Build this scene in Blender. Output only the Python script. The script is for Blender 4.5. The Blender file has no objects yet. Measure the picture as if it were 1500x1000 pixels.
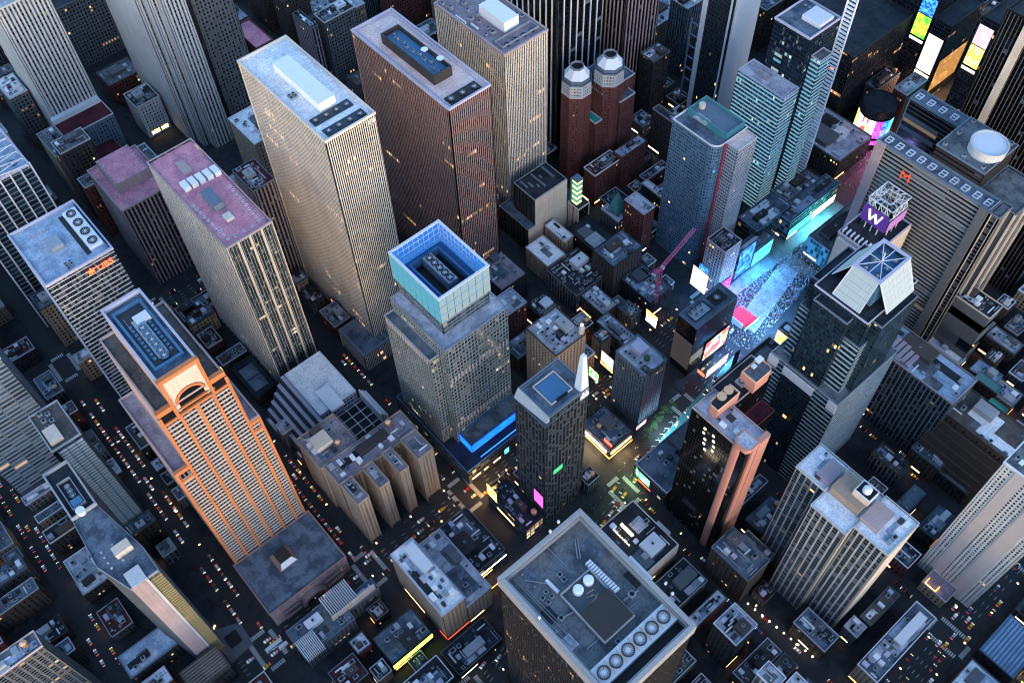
import bpy, bmesh, math, random
from mathutils import Matrix, Vector
# ------------------------------------------------------------------ camera, sky, sun, exposure
scene = bpy.context.scene
CAMH = 640.0
CR = ((0.65544782, 0.75484609, -0.02440372), (0.6145211, -0.55182759, -0.56378199), (-0.43903527, 0.35453307, -0.82556304))
FPX = 1417.64
cam_d = bpy.data.cameras.new('camera'); cam = bpy.data.objects.new('camera', cam_d); scene.collection.objects.link(cam)
rt, dn, fw = (Vector(r) for r in CR)
cam.matrix_world = Matrix(((rt.x, -dn.x, -fw.x, 0), (rt.y, -dn.y, -fw.y, 0), (rt.z, -dn.z, -fw.z, CAMH), (0, 0, 0, 1)))
cam_d.sensor_width = 36; cam_d.lens = FPX / 1500 * 36; cam_d.clip_start = 1; cam_d.clip_end = 20000
scene.camera = cam
SUN_EL, SUN_ROT = math.radians(15), math.radians(113)
world = bpy.data.worlds.new('World'); scene.world = world; world.use_nodes = True
wn = world.node_tree; bg = wn.nodes['Background']
sky = wn.nodes.new('ShaderNodeTexSky'); sky.sky_type = 'NISHITA'; sky.sun_disc = False
sky.sun_elevation = math.radians(10); sky.sun_rotation = SUN_ROT; sky.altitude = 200; sky.air_density = 1.0; sky.dust_density = 0.6; sky.ozone_density = 2.6
wn.links.new(sky.outputs[0], bg.inputs[0]); bg.inputs[1].default_value = 0.15
sun_d = bpy.data.lights.new('sun', 'SUN'); sun = bpy.data.objects.new('sun', sun_d); scene.collection.objects.link(sun)
sun_d.energy = 0.23; sun_d.angle = math.radians(40); sun_d.color = (1.0, 0.74, 0.58)
sdir = Vector((math.sin(SUN_ROT) * math.cos(SUN_EL), math.cos(SUN_ROT) * math.cos(SUN_EL), math.sin(SUN_EL)))
sun.rotation_euler = sdir.to_track_quat('Z', 'Y').to_euler()
vs = scene.view_settings; vs.view_transform = 'Standard'; vs.look = 'None'; vs.gamma = 1; vs.use_curve_mapping = False; vs.exposure = EXPO = 2.22
scene.render.engine = 'CYCLES'
try:
    scene.cycles.use_denoising = True; scene.cycles.denoiser = 'OPENIMAGEDENOISE'
    scene.cycles.pixel_filter_type = 'BLACKMAN_HARRIS'; scene.cycles.filter_width = 1.1
    scene.cycles.max_bounces = 4; scene.cycles.diffuse_bounces = 1; scene.cycles.glossy_bounces = 2; scene.cycles.sample_clamp_indirect = 4
except Exception: pass

# ------------------------------------------------------------------ helpers
rnd = random.Random(7)
COL = scene.collection
def P(u, v, z=0.0):
    """point of the plane at height z seen at photo pixel (u, v) (1500 x 1000)"""
    d = rt * ((u - 750) / FPX) + dn * ((v - 500) / FPX) + fw
    t = (z - CAMH) / d.z
    return d.x * t, d.y * t
def RC(L, R, z):
    a, b = P(*L, z), P(*R, z); return (a[0], a[1], b[0], b[1])
def pix(x, y, z):
    q = Vector((x, y, z - CAMH)); w = q.dot(fw)
    return (FPX * q.dot(rt) / w + 750, FPX * q.dot(dn) / w + 500) if w > 1 else (-9999, -9999)

class MB:
    def __init__(s): s.v = []; s.f = []; s.m = []; s.uv = []
    def quad(s, a, b, c, d, m=0, uv=None):
        i = len(s.v); s.v += [a, b, c, d]; s.f.append((i, i + 1, i + 2, i + 3)); s.m.append(m); s.uv.append(uv or ((0, 0), (1, 0), (1, 1), (0, 1)))
    def box(s, x0, y0, z0, x1, y1, z1, m=0, mt=None, bottom=False):
        i = len(s.v)
        s.v += [(x0, y0, z0), (x1, y0, z0), (x1, y1, z0), (x0, y1, z0), (x0, y0, z1), (x1, y0, z1), (x1, y1, z1), (x0, y1, z1)]
        F = [(0, 1, 5, 4), (1, 2, 6, 5), (2, 3, 7, 6), (3, 0, 4, 7), (4, 5, 6, 7)]
        if bottom: F.append((3, 2, 1, 0))
        for k, f in enumerate(F):
            s.f.append(tuple(i + q for q in f)); s.m.append(mt if (k == 4 and mt is not None) else m); s.uv.append(((0, 0), (1, 0), (1, 1), (0, 1)))
    def prism(s, poly, z0, z1, m=0, mt=None, scale=1.0):
        n = len(poly); i = len(s.v); cx = sum(p[0] for p in poly) / n; cy = sum(p[1] for p in poly) / n
        s.v += [(p[0], p[1], z0) for p in poly]; s.v += [(cx + (p[0] - cx) * scale, cy + (p[1] - cy) * scale, z1) for p in poly]
        for k in range(n):
            k2 = (k + 1) % n; s.f.append((i + k, i + k2, i + n + k2, i + n + k)); s.m.append(m); s.uv.append(((0, 0), (1, 0), (1, 1), (0, 1)))
        s.f.append(tuple(i + n + k for k in range(n))); s.m.append(m if mt is None else mt); s.uv.append(tuple((0, 0) for _ in range(n)))
    def ring(s, x0, y0, x1, y1, t, z0, z1, m=0):
        i = len(s.v)
        o = [(x0, y0), (x1, y0), (x1, y1), (x0, y1)]; n = [(x0 + t, y0 + t), (x1 - t, y0 + t), (x1 - t, y1 - t), (x0 + t, y1 - t)]
        for z in (z0, z1): s.v += [(a, b, z) for a, b in o] + [(a, b, z) for a, b in n]
        for k in range(4):
            q = (k + 1) % 4
            for f in ((k, q, 8 + q, 8 + k), (4 + q, 4 + k, 12 + k, 12 + q), (8 + k, 8 + q, 12 + q, 12 + k), (4 + k, 4 + q, q, k)):
                s.f.append(tuple(i + e for e in f)); s.m.append(m); s.uv.append(((0, 0), (1, 0), (1, 1), (0, 1)))
    def polyring(s, poly, t, z0, z1, m=0):
        n = len(poly); cx = sum(p[0] for p in poly) / n; cy = sum(p[1] for p in poly) / n
        r = max(math.hypot(p[0] - cx, p[1] - cy) for p in poly); k0 = 1 - t / r; i = len(s.v)
        inn = [(cx + (p[0] - cx) * k0, cy + (p[1] - cy) * k0) for p in poly]
        for z in (z0, z1): s.v += [(a, b, z) for a, b in poly] + [(a, b, z) for a, b in inn]
        for k in range(n):
            q = (k + 1) % n
            for f in ((k, q, 2 * n + q, 2 * n + k), (n + q, n + k, 3 * n + k, 3 * n + q), (2 * n + k, 2 * n + q, 3 * n + q, 3 * n + k)):
                s.f.append(tuple(i + e for e in f)); s.m.append(m); s.uv.append(((0, 0), (1, 0), (1, 1), (0, 1)))
    def cyl(s, x, y, z0, z1, r, n=16, m=0, mt=None, r1=None):
        s.prism([(x + r * math.cos(2 * math.pi * k / n), y + r * math.sin(2 * math.pi * k / n)) for k in range(n)], z0, z1, m, mt, 1.0 if r1 is None else max(r1 / r, .001))
    def beam(s, a, b, w, m=0):
        a, b = Vector(a), Vector(b); d = (b - a).normalized(); up = Vector((0, 0, 1)) if abs(d.z) < .9 else Vector((1, 0, 0))
        p = d.cross(up).normalized() * (w / 2); q = d.cross(p).normalized() * (w / 2); i = len(s.v)
        for c in (a, b):
            for e in (p + q, p - q, -p - q, -p + q): s.v.append(tuple(c + e))
        for f in ((0, 1, 5, 4), (1, 2, 6, 5), (2, 3, 7, 6), (3, 0, 4, 7), (3, 2, 1, 0), (4, 5, 6, 7)):
            s.f.append(tuple(i + e for e in f)); s.m.append(m); s.uv.append(((0, 0), (1, 0), (1, 1), (0, 1)))
    def mesh(s, name, mats, off=(0, 0, 0)):
        me = bpy.data.meshes.new(name); ox, oy, oz = off
        me.from_pydata([(a - ox, b - oy, c - oz) for a, b, c in s.v], [], s.f)
        ids = {}; 
        for q in mats: me.materials.append(M(q) if isinstance(q, str) else q)
        me.polygons.foreach_set('material_index', s.m)
        ul = me.uv_layers.new(name='UVMap'); flat = []
        for u in s.uv:
            for p in u: flat += p
        ul.data.foreach_set('uv', flat)
        me.update(); return me
    def build(s, name, mats, parent=None, kind=None):
        if not s.f: return None
        off = tuple(parent['_o']) if parent is not None and '_o' in parent else (0, 0, 0)
        o = bpy.data.objects.new(name, s.mesh(name, mats, off)); COL.objects.link(o)
        if parent is not None:
            o.parent = parent; 
            if '_o' in parent: o['_o'] = (0.0, 0.0, 0.0); o['_o'] = parent['_o']
        if kind: o['kind'] = kind
        return o

FOOT = []
def thing(name, label, cat, loc=(0, 0, 0), group=None):
    o = bpy.data.objects.new(name, None); COL.objects.link(o); o.location = loc; o.empty_display_size = 1
    o['label'] = label; o['category'] = cat; o['_o'] = tuple(float(q) for q in loc)
    if group: o['group'] = group
    return o
def tag(o, label, cat, group=None):
    o['label'] = label; o['category'] = cat
    if group: o['group'] = group
    return o

# ------------------------------------------------------------------ materials
MATS = {}
EF = 0.27   # lamps and screens, relative to the dusk exposure
def M(n): return MATS[n]
def _new(name):
    m = bpy.data.materials.new(name); m.use_nodes = True; nt = m.node_tree; b = nt.nodes['Principled BSDF']; MATS[name] = m
    return m, nt, b
def _noise(nt, scale, detail=3, rough=.6, src=None):
    n = nt.nodes.new('ShaderNodeTexNoise'); n.inputs['Scale'].default_value = scale; n.inputs['Detail'].default_value = detail; n.inputs['Roughness'].default_value = rough
    if src is None:
        g = nt.nodes.new('ShaderNodeNewGeometry'); src = g.outputs['Position']
    nt.links.new(src, n.inputs['Vector']); return n
def _ramp(nt, fac, stops):
    r = nt.nodes.new('ShaderNodeValToRGB'); e = r.color_ramp.elements
    while len(e) < len(stops): e.new(.5)
    for k, (p, c) in enumerate(stops): e[k].position = p; e[k].color = (*c, 1) if len(c) == 3 else c
    nt.links.new(fac, r.inputs[0]); return r
def _mix(nt, fac, a, b, mode='MIX'):
    x = nt.nodes.new('ShaderNodeMix'); x.data_type = 'RGBA'; x.blend_type = mode
    for sock, val in ((x.inputs[0], fac), (x.inputs[6], a), (x.inputs[7], b)):
        if hasattr(val, 'links'): nt.links.new(val, sock)
        elif isinstance(val, (int, float)): sock.default_value = val
        else: sock.default_value = (*val, 1)
    return x.outputs[2]
def _math(nt, op, a, b=None, c=None):
    x = nt.nodes.new('ShaderNodeMath'); x.operation = op
    for k, val in enumerate((a, b, c)):
        if val is None: continue
        if hasattr(val, 'links'): nt.links.new(val, x.inputs[k])
        else: x.inputs[k].default_value = val
    return x.outputs[0]
def stone(name, col, rough=.8, var=.25, scale=.06, metal=0.0):
    if name in MATS: return name
    m, nt, b = _new(name)
    n1 = _noise(nt, scale, 4); n2 = _noise(nt, scale * 14, 3)
    f = _math(nt, 'ADD', _math(nt, 'MULTIPLY', n1.outputs[0], .6), _math(nt, 'MULTIPLY', n2.outputs[0], .4))
    g_ = nt.nodes.new('ShaderNodeNewGeometry'); mp_ = nt.nodes.new('ShaderNodeVectorMath'); mp_.operation = 'MULTIPLY'; mp_.inputs[1].default_value = (.9, .9, .025); nt.links.new(g_.outputs['Position'], mp_.inputs[0]); n3 = _noise(nt, 1.0, 3, .6, mp_.outputs[0])
    f = _math(nt, 'ADD', _math(nt, 'MULTIPLY', f, .65), _math(nt, 'MULTIPLY', n3.outputs[0], .35))
    lo = tuple(c * (1 - var) for c in col); hi = tuple(min(1, c * (1 + var)) for c in col)
    r = _ramp(nt, f, [(.32, lo), (.68, hi)])
    nt.links.new(r.outputs[0], b.inputs['Base Color']); b.inputs['Roughness'].default_value = rough; b.inputs['Metallic'].default_value = metal
    b.inputs['Specular IOR Level'].default_value = .3
    return name
def roofm(name, col, col2, scale=.09):
    """flat roof: felt / gravel with ponding stains and patches"""
    if name in MATS: return name
    m, nt, b = _new(name)
    n1 = _noise(nt, scale, 6, .7); n2 = _noise(nt, scale * 9, 4, .6)
    g = nt.nodes.new('ShaderNodeNewGeometry')
    v = nt.nodes.new('ShaderNodeTexVoronoi'); v.inputs['Scale'].default_value = .16; v.distance = 'CHEBYCHEV'; nt.links.new(g.outputs['Position'], v.inputs['Vector'])
    sp = nt.nodes.new('ShaderNodeSeparateColor'); nt.links.new(v.outputs['Color'], sp.inputs[0])
    base = _ramp(nt, n1.outputs[0], [(.40, col2), (.56, col)])
    c = _mix(nt, _math(nt, 'MULTIPLY', sp.outputs[0], .25), base.outputs[0], tuple(q * .55 for q in col))
    spk = _ramp(nt, n2.outputs[0], [(.40, (.68, .68, .68)), (.55, (1, 1, 1))])
    sx_ = nt.nodes.new('ShaderNodeSeparateXYZ'); nt.links.new(g.outputs['Position'], sx_.inputs[0]); seam = _math(nt, 'LESS_THAN', _math(nt, 'FRACT', _math(nt, 'MULTIPLY', sx_.outputs[0], .34)), .07)
    c = _mix(nt, .8, c, spk.outputs[0], 'MULTIPLY'); c = _mix(nt, _math(nt, 'MULTIPLY', seam, .35), c, tuple(q * .35 for q in col))
    nt.links.new(c, b.inputs['Base Color']); b.inputs['Roughness'].default_value = .85; b.inputs['Specular IOR Level'].default_value = .2
    return name
def glass(name, tint=(.012, .018, .028), lit=.03, litcol=(1, .55, .2), strength=1.6, blind=(.10, .11, .13), blindf=.3, rough=.12, rows=1.0, dots=.05, runl=.13):
    """glazing; UV counts bays and floors, so each window cell has its own blind, tone and (rarely) a lamp on"""
    if name in MATS: return name
    m, nt, b = _new(name)
    uv = nt.nodes.new('ShaderNodeUVMap'); fl = nt.nodes.new('ShaderNodeVectorMath'); fl.operation = 'FLOOR'; nt.links.new(uv.outputs[0], fl.inputs[0])
    wn_ = nt.nodes.new('ShaderNodeTexWhiteNoise'); wn_.noise_dimensions = '2D'; nt.links.new(fl.outputs[0], wn_.inputs['Vector'])
    sc = nt.nodes.new('ShaderNodeSeparateColor'); nt.links.new(wn_.outputs['Color'], sc.inputs[0])
    # runs of neighbouring windows on one floor share a lamp
    mp = nt.nodes.new('ShaderNodeVectorMath'); mp.operation = 'MULTIPLY'; mp.inputs[1].default_value = (runl, 1.7, 0); nt.links.new(fl.outputs[0], mp.inputs[0])
    nz = _noise(nt, 1.0, 1, .5, mp.outputs[0]); nz.noise_dimensions = '2D'
    run = _math(nt, 'MULTIPLY', _math(nt, 'MAXIMUM', _math(nt, 'SUBTRACT', nz.outputs[0], .70 - min(lit, .1) * .8), 0.0), 7.0 * rows * min(1.0, lit / .03))
    on = _math(nt, 'LESS_THAN', sc.outputs[0], _math(nt, 'ADD', run, lit * dots))
    bl = _math(nt, 'LESS_THAN', sc.outputs[1], blindf)
    tone = _mix(nt, sc.outputs[2], tuple(q * .5 for q in tint), tuple(q * 1.5 for q in tint))
    c = _mix(nt, bl, tone, blind)
    nt.links.new(c, b.inputs['Base Color'])
    r = _math(nt, 'ADD', _math(nt, 'MULTIPLY', bl, .3), rough); nt.links.new(r, b.inputs['Roughness'])
    b.inputs['Specular IOR Level'].default_value = .42
    nt.links.new(_mix(nt, _math(nt, 'MULTIPLY', sc.outputs[1], .7), litcol, (1, .78, .5)), b.inputs['Emission Color'])
    st = _math(nt, 'MULTIPLY', on, _math(nt, 'MULTIPLY_ADD', _math(nt, 'POWER', sc.outputs[2], 2.0), strength * EF * 1.3, strength * EF * .12)); nt.links.new(st, b.inputs['Emission Strength'])
    m.cycles.emission_sampling = 'NONE'
    return name
def emit(name, col, strength, sample=True, var=0.0):
    if name in MATS: return name
    m, nt, b = _new(name); b.inputs['Base Color'].default_value = (*[q * .3 for q in col], 1); b.inputs['Emission Color'].default_value = (*col, 1); b.inputs['Emission Strength'].default_value = strength * EF
    if not sample: m.cycles.emission_sampling = 'NONE'
    return name
def screen(name, stops, strength, scale=2.0, seed=0.0, cells=False, sample=True):
    """a video screen: blobs of colour in its own UV"""
    if name in MATS: return name
    m, nt, b = _new(name)
    uv = nt.nodes.new('ShaderNodeUVMap'); ad = nt.nodes.new('ShaderNodeVectorMath'); ad.operation = 'ADD'; ad.inputs[1].default_value = (seed, seed * 1.7, 0); nt.links.new(uv.outputs[0], ad.inputs[0])
    if cells:
        t = nt.nodes.new('ShaderNodeTexVoronoi'); t.inputs['Scale'].default_value = scale; nt.links.new(ad.outputs[0], t.inputs['Vector'])
        sp = nt.nodes.new('ShaderNodeSeparateColor'); nt.links.new(t.outputs['Color'], sp.inputs[0]); fac = sp.outputs[0]
    else:
        fac = _noise(nt, scale, 2, .5, ad.outputs[0]).outputs[0]
    r = _ramp(nt, fac, stops); r.color_ramp.interpolation = 'CONSTANT' if len(name) % 3 else 'EASE'; nt.links.new(r.outputs[0], b.inputs['Emission Color']); b.inputs['Emission Strength'].default_value = strength * EF
    b.inputs['Base Color'].default_value = (.02, .02, .02, 1)
    if not sample: m.cycles.emission_sampling = 'NONE'
    return name
# ------------------------------------------------------------------ palette
stone('beige', (.60, .52, .45)); stone('beige_warm', (.55, .45, .36)); stone('redbrown', (.28, .17, .155)); stone('limestone', (.46, .45, .45)); stone('grey_stone', (.105, .11, .12))
stone('dark_stone', (.03, .032, .036)); stone('brown_brick', (.068, .05, .044)); stone('red_brick', (.125, .043, .038)); stone('tan_brick', (.30, .225, .17)); stone('dark_brick', (.032, .028, .031))
stone('orange_granite', (.50, .165, .06), var=.25); stone('pale_band', (.40, .355, .33), var=.2); stone('cream', (.58, .47, .38)); stone('salmon', (.50, .225, .175), var=.12, rough=.5)
stone('concrete', (.30, .31, .33)); stone('white_paint', (.72, .72, .74), var=.08); stone('white_wall', (.60, .60, .64), var=.1); stone('metal', (.30, .32, .35), rough=.45, metal=.4)
stone('dark_metal', (.035, .037, .042), rough=.5); stone('black', (.008, .008, .009), rough=.4); stone('blue_metal', (.055, .15, .27), rough=.5); stone('teal_paint', (.02, .30, .25)); stone('copper_green', (.08, .24, .22))
stone('pink_wall', (.52, .40, .40), var=.12); stone('bronze', (.032, .027, .027), rough=.5); stone('ochre_metal', (.42, .30, .12)); stone('lavender', (.42, .40, .50), var=.15); stone('maroon', (.13, .025, .035)); stone('dark_teal', (.016, .035, .05), rough=.35)
stone('grey_blue', (.12, .155, .20)); stone('violet_stone', (.30, .24, .27)); stone('mauve', (.36, .27, .27)); stone('wood', (.22, .12, .06)); stone('trunk', (.06, .045, .035)); stone('pale_orange', (.62, .36, .22))
roofm('r_white', (.88, .87, .88), (.70, .70, .74)); roofm('r_lav', (.55, .54, .60), (.30, .30, .36)); roofm('r_blue', (.15, .185, .235), (.055, .07, .10)); roofm('r_dark', (.035, .04, .05), (.015, .018, .024)); roofm('r_grey', (.18, .19, .205), (.07, .077, .09))
roofm('r_pink', (.70, .30, .37), (.50, .20, .27)); roofm('r_peach', (.84, .62, .56), (.72, .50, .46)); roofm('r_brown', (.13, .11, .10), (.07, .06, .058)); roofm('r_maroon', (.10, .02, .03), (.055, .012, .02)); roofm('r_bluelight', (.42, .50, .62), (.24, .31, .42)); roofm('r_mauve', (.34, .27, .30), (.20, .16, .19))
roofm('r_red', (.10, .03, .03), (.06, .02, .02))
glass('g_dark', (.008, .011, .017), blind=(.07, .075, .085), lit=.01, strength=1.0); glass('g_office', (.006, .007, .009), lit=.03, strength=1.3, blind=(.035, .033, .033), blindf=.2, litcol=(1, .42, .12), rows=1.6, dots=.01, runl=.06); glass('g_warm', lit=.10, strength=1.4); glass('g_black', (.004, .004, .005), lit=.0005, blindf=.03, rough=.1); glass('g_teal', (.012, .021, .032), lit=.012, litcol=(.9, .6, .2), strength=1.6, blind=(.012, .034, .048), blindf=.1)
glass('g_blue', (.03, .06, .10), lit=.01, blind=(.08, .12, .17)); glass('g_apt', (.006, .008, .012), lit=.03, strength=1.1, litcol=(1, .5, .18), blind=(.03, .03, .035)); glass('g_green', (.02, .032, .034), lit=.06, litcol=(.8, .75, .5), strength=.7, blind=(.09, .11, .105), blindf=.22); glass('g_pale', (.05, .06, .07), lit=.05, blind=(.3, .3, .3), blindf=.5, strength=.6)
glass('g_cyan', (.02, .07, .09), lit=.06, litcol=(.25, .85, .95), strength=.8, blind=(.08, .22, .26), blindf=.4, rows=.6); glass('g_brownlit', (.012, .010, .009), lit=.02, litcol=(1, .5, .15), strength=.8, blindf=.1)
for n_, a_, b_, c_, k_ in (('shop_warm', (.12, .035, .005), (1, .36, .08), (1, .68, .32), 7), ('lamp_orange', (.25, .05, .004), (1, .28, .04), (1, .5, .15), 9), ('shop_white', (.12, .09, .05), (1, .72, .42), (1, .92, .75), 6), ('gold_light', (.12, .06, .01), (1, .55, .12), (1, .8, .4), 7)):
    screen(n_, [(.0, a_), (.30, b_), (.74, c_)], k_, 9, 1.3, True)
emit('lamp_warm', (1, .55, .2), 14); emit('lamp_white', (1, .85, .65), 12); emit('lamp_orange', (1, .30, .05), 11); emit('lamp_red', (1, .05, .04), 7); emit('shop_warm', (1, .42, .11), 9); emit('shop_white', (1, .8, .55), 6)
emit('neon_green', (.25, 1, .25), 5); emit('neon_blue', (.03, .22, 1), 9); emit('neon_cyan', (.1, .75, 1), 3); emit('neon_magenta', (1, .05, .55), 4); emit('neon_yellow', (.95, 1, .08), 5); emit('neon_red', (1, .06, .03), 6); emit('neon_violet', (.35, .12, 1), 5); emit('gold_light', (1, .66, .18), 6)
emit('head_light', (1, .9, .75), 7, False); emit('tail_light', (1, .05, .02), 3, False); emit('dim_white', (.9, .9, .85), 1.6)

STY = {}; ROOFOF = {}
def sty(n, **k):
    d = dict(bay=3.2, fl=3.8, pw=1.0, pd=.35, sh=1.3, sd=.25, pier='beige', span='beige', glass='g_office'); d.update(k); STY[n] = d
sty('punched_brown', pier='brown_brick', span='brown_brick', bay=3.4, pw=1.9, sh=1.7, glass='g_apt')
sty('punched_tan', pier='tan_brick', span='tan_brick', bay=3.2, pw=1.7, sh=1.6, glass='g_apt')
sty('punched_red', pier='red_brick', span='red_brick', bay=3.0, pw=1.6, sh=1.6, glass='g_apt')
sty('punched_dark', pier='dark_brick', span='dark_brick', bay=3.2, pw=1.6, sh=1.6, glass='g_apt')
sty('punched_grey', pier='grey_stone', span='grey_stone', bay=3.2, pw=1.5, sh=1.5, glass='g_apt')
sty('punched_lime', pier='limestone', span='limestone', bay=3.0, pw=1.7, sh=1.6, glass='g_dark')
sty('office_grid', pier='concrete', span='concrete', bay=2.8, pw=.8, sh=1.2)
sty('dark_curtain', pier='dark_metal', span='dark_stone', bay=1.6, pw=.25, pd=.3, sh=.9, sd=.1)
sty('ribbon', pier='grey_stone', span='concrete', bay=6.0, pw=.3, pd=.1, sh=1.7, sd=.4)
SIDES = ('N', 'W', 'S', 'E')

def facade(gl, gr, rect, z0, z1, st, sides=SIDES):
    x0, y0, x1, y1 = rect
    D = max(max(st['pd'], st['sd']), *(max(st.get(k, {}).get('pd', 0), st.get(k, {}).get('sd', 0)) for k in SIDES)) + .02
    cx0, cy0, cx1, cy1 = x0 + D, y0 + D, x1 - D, y1 - D
    for sd in SIDES:
        s = dict(st); s.update(st.get(sd, {}))
        L = (x1 - x0) if sd in 'NS' else (y1 - y0)
        nb = max(1, round(L / s['bay'])); nf = max(1, round((z1 - z0) / s['fl'])); bw = L / nb; fh = (z1 - z0) / nf
        ou, ov = rnd.randrange(900), rnd.randrange(900)
        uv = ((ou, ov), (ou + nb, ov), (ou + nb, ov + nf), (ou, ov + nf))
        if sd == 'N': c = ((cx0, cy0), (cx1, cy0))
        elif sd == 'W': c = ((cx1, cy0), (cx1, cy1))
        elif sd == 'S': c = ((cx1, cy1), (cx0, cy1))
        else: c = ((cx0, cy1), (cx0, cy0))
        (ax, ay), (bx, by) = c
        gl.quad((ax, ay, z0), (bx, by, z0), (bx, by, z1), (ax, ay, z1), 0, uv)
        if sd not in sides: continue
        ux, uy = ((1, 0), (0, 1), (-1, 0), (0, -1))[SIDES.index(sd)]; nx, ny = uy, -ux
        # outline runs on the footprint; origin at the face's start corner
        sx, sy = ((x0, y0), (x1, y0), (x1, y1), (x0, y1))[SIDES.index(sd)]
        def slab(a0, a1, d0, d1, za, zb, m, caps):
            # a along face, d = depth below footprint plane (d0 outer, d1 inner)
            def q(a, d, z): return (sx + ux * a - nx * d, sy + uy * a - ny * d, z)
            gr.quad(q(a0, d0, za), q(a1, d0, za), q(a1, d0, zb), q(a0, d0, zb), m)
            if caps == 'v':
                gr.quad(q(a0, d1, za), q(a0, d0, za), q(a0, d0, zb), q(a0, d1, zb), m); gr.quad(q(a1, d0, za), q(a1, d1, za), q(a1, d1, zb), q(a1, d0, zb), m)
            else:
                gr.quad(q(a0, d0, zb), q(a1, d0, zb), q(a1, d1, zb), q(a0, d1, zb), m); gr.quad(q(a0, d1, za), q(a1, d1, za), q(a1, d0, za), q(a0, d0, za), m)
        pw, pd, sh, sdp = s['pw'], s['pd'], s['sh'], s['sd']
        if pw > 0:
            for i in range(nb + 1):
                w = pw if 0 < i < nb else max(pw, D)
                a0 = min(max(i * bw - w / 2, 0), L - w); slab(a0, a0 + w, D - pd if 0 < i < nb else .0, D, z0, z1, 0, 'v')
        if sh > 0:
            for j in range(nf + 1):
                za = z0 + j * fh - (0 if j else 0); zb = min(za + sh, z1)
                if j == nf: za, zb = z1 - sh * .8, z1
                slab(D * .3, L - D * .3, D - sdp, D, za, zb, 1, 'h')
    return D

def tower(root, rect, z0, z1, st, roof='r_grey', par='concrete', ph=1.1, pt=.7, sides=SIDES, roofpart=True, pw_out=.08):
    """one storeyed volume: glazing, the joined grid of piers and spandrels, roof deck and parapet"""
    if isinstance(st, str): st = STY[st]
    x0, y0, x1, y1 = rect; gl, gr = MB(), MB()
    D = facade(gl, gr, rect, z0, z1, st, sides)
    gl.build('glazing', [st['glass']], root); gr.build('facade_grid', [st['pier'], st['span']], root, 'stuff')
    r = MB(); zr = z1 - ph + .3; r.quad((x0 + D, y0 + D, zr), (x1 - D, y0 + D, zr), (x1 - D, y1 - D, zr), (x0 + D, y1 - D, zr)); ro = r.build('roof', [roof], root); ROOFOF[root.name] = ro
    p = MB(); p.ring(x0 - pw_out, y0 - pw_out, x1 + pw_out, y1 + pw_out, pt, z1 - ph, z1 + .3); p.build('parapet', [par], ro)
    FOOT.append((x0, y0, x1, y1))
    return zr

def bld(name, label, rect, h, st, roof='r_grey', par='concrete', cat='building', z0=0, clut=None, seed=1, group=None, **k):
    root = thing(name, label, cat, ((rect[0] + rect[2]) / 2, (rect[1] + rect[3]) / 2, 0), group)
    zr = tower(root, rect, z0, h, st, roof, par, **k)
    if clut: clutter(root, rect, zr, clut, seed)
    return root, zr

# ------------------------------------------------------------------ rooftop parts (shared meshes)
PROTO = {}
def proto(n, mb, mats): PROTO[n] = mb.mesh(n, mats)
mb = MB(); mb.box(-.5, -.5, 0, .5, .5, 1); proto('box', mb, ['metal'])
def boxmesh(mat):
    k = 'box_' + mat
    if k not in PROTO: PROTO[k] = None; b = MB(); b.box(-.5, -.5, 0, .5, .5, 1); PROTO[k] = b.mesh(k, [mat])
    return PROTO[k]
mb = MB(); mb.box(-1, -1, 0, 1, 1, 1.3, 0); mb.cyl(0, 0, 1.3, 1.5, .75, 12, 0, 1); mb.box(-1.08, -1.08, 1.0, -1.0, 1.08, 1.15, 1); proto('rooftop_unit', mb, ['metal', 'black'])
mb = MB(); mb.cyl(0, 0, 1.5, 5.0, 2.0, 14, 0, 0); mb.cyl(0, 0, 5.0, 6.2, 2.15, 14, 1, 1, .15)
proto('water_tank', mb, ['wood', 'pale_orange'])
mb = MB(); mb.box(-.15, -.15, 0, .15, .15, 1.5, 0); proto('tank_leg', mb, ['dark_metal'])
mb = MB(); mb.cyl(0, 0, 0, 1.0, .35, 8, 0, 1); mb.cyl(0, 0, 1.0, 1.25, .55, 8, 0, 0, .2); proto('roof_vent', mb, ['metal', 'black'])
mb = MB(); mb.box(-1.5, -1, 0, 1.5, 1, .5, 0); mb.prism([(-1.5, -1), (1.5, -1), (1.5, 1), (-1.5, 1)], .5, 1.2, 1, 1, .55); proto('skylight', mb, ['metal', 'g_blue'])
def fanmesh(r, n=10, key=None, ringm='metal'):
    k = 'fan%.2f%s' % (r, ringm)
    if k not in PROTO:
        b = MB(); N = 20
        po = [(r * math.cos(2 * math.pi * i / N), r * math.sin(2 * math.pi * i / N)) for i in range(N)]
        b.polyring(po, r * .12, 0, r * .35, 0); b.prism([(p[0] * .88, p[1] * .88) for p in po], 0, .05, 1)
        b2, b = b, MB()
        for i in range(n):
            a = 2 * math.pi * i / n; c, s = math.cos(a), math.sin(a); w = r * .055
            b.quad((c * r * .18 - s * w, s * r * .18 + c * w, .12 * r), (c * r * .18 + s * w, s * r * .18 - c * w, .12 * r), (c * r * .85 + s * w, s * r * .85 - c * w, .18 * r), (c * r * .85 - s * w, s * r * .85 + c * w, .18 * r), 0)
        b.cyl(0, 0, .05, r * .25, r * .2, 10, 0)
        PROTO[k] = (b2.mesh(k, [ringm, 'black']), b.mesh('fan_blades', ['white_wall']))
    return PROTO[k]
def part(root, name, me, loc, scale=(1, 1, 1), rz=0.0):
    o = bpy.data.objects.new(name, me); COL.objects.link(o); o.parent = root; ox, oy, oz = root['_o']
    o.location = (loc[0] - ox, loc[1] - oy, loc[2] - oz); o.scale = scale; o.rotation_euler = (0, 0, rz); return o
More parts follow.
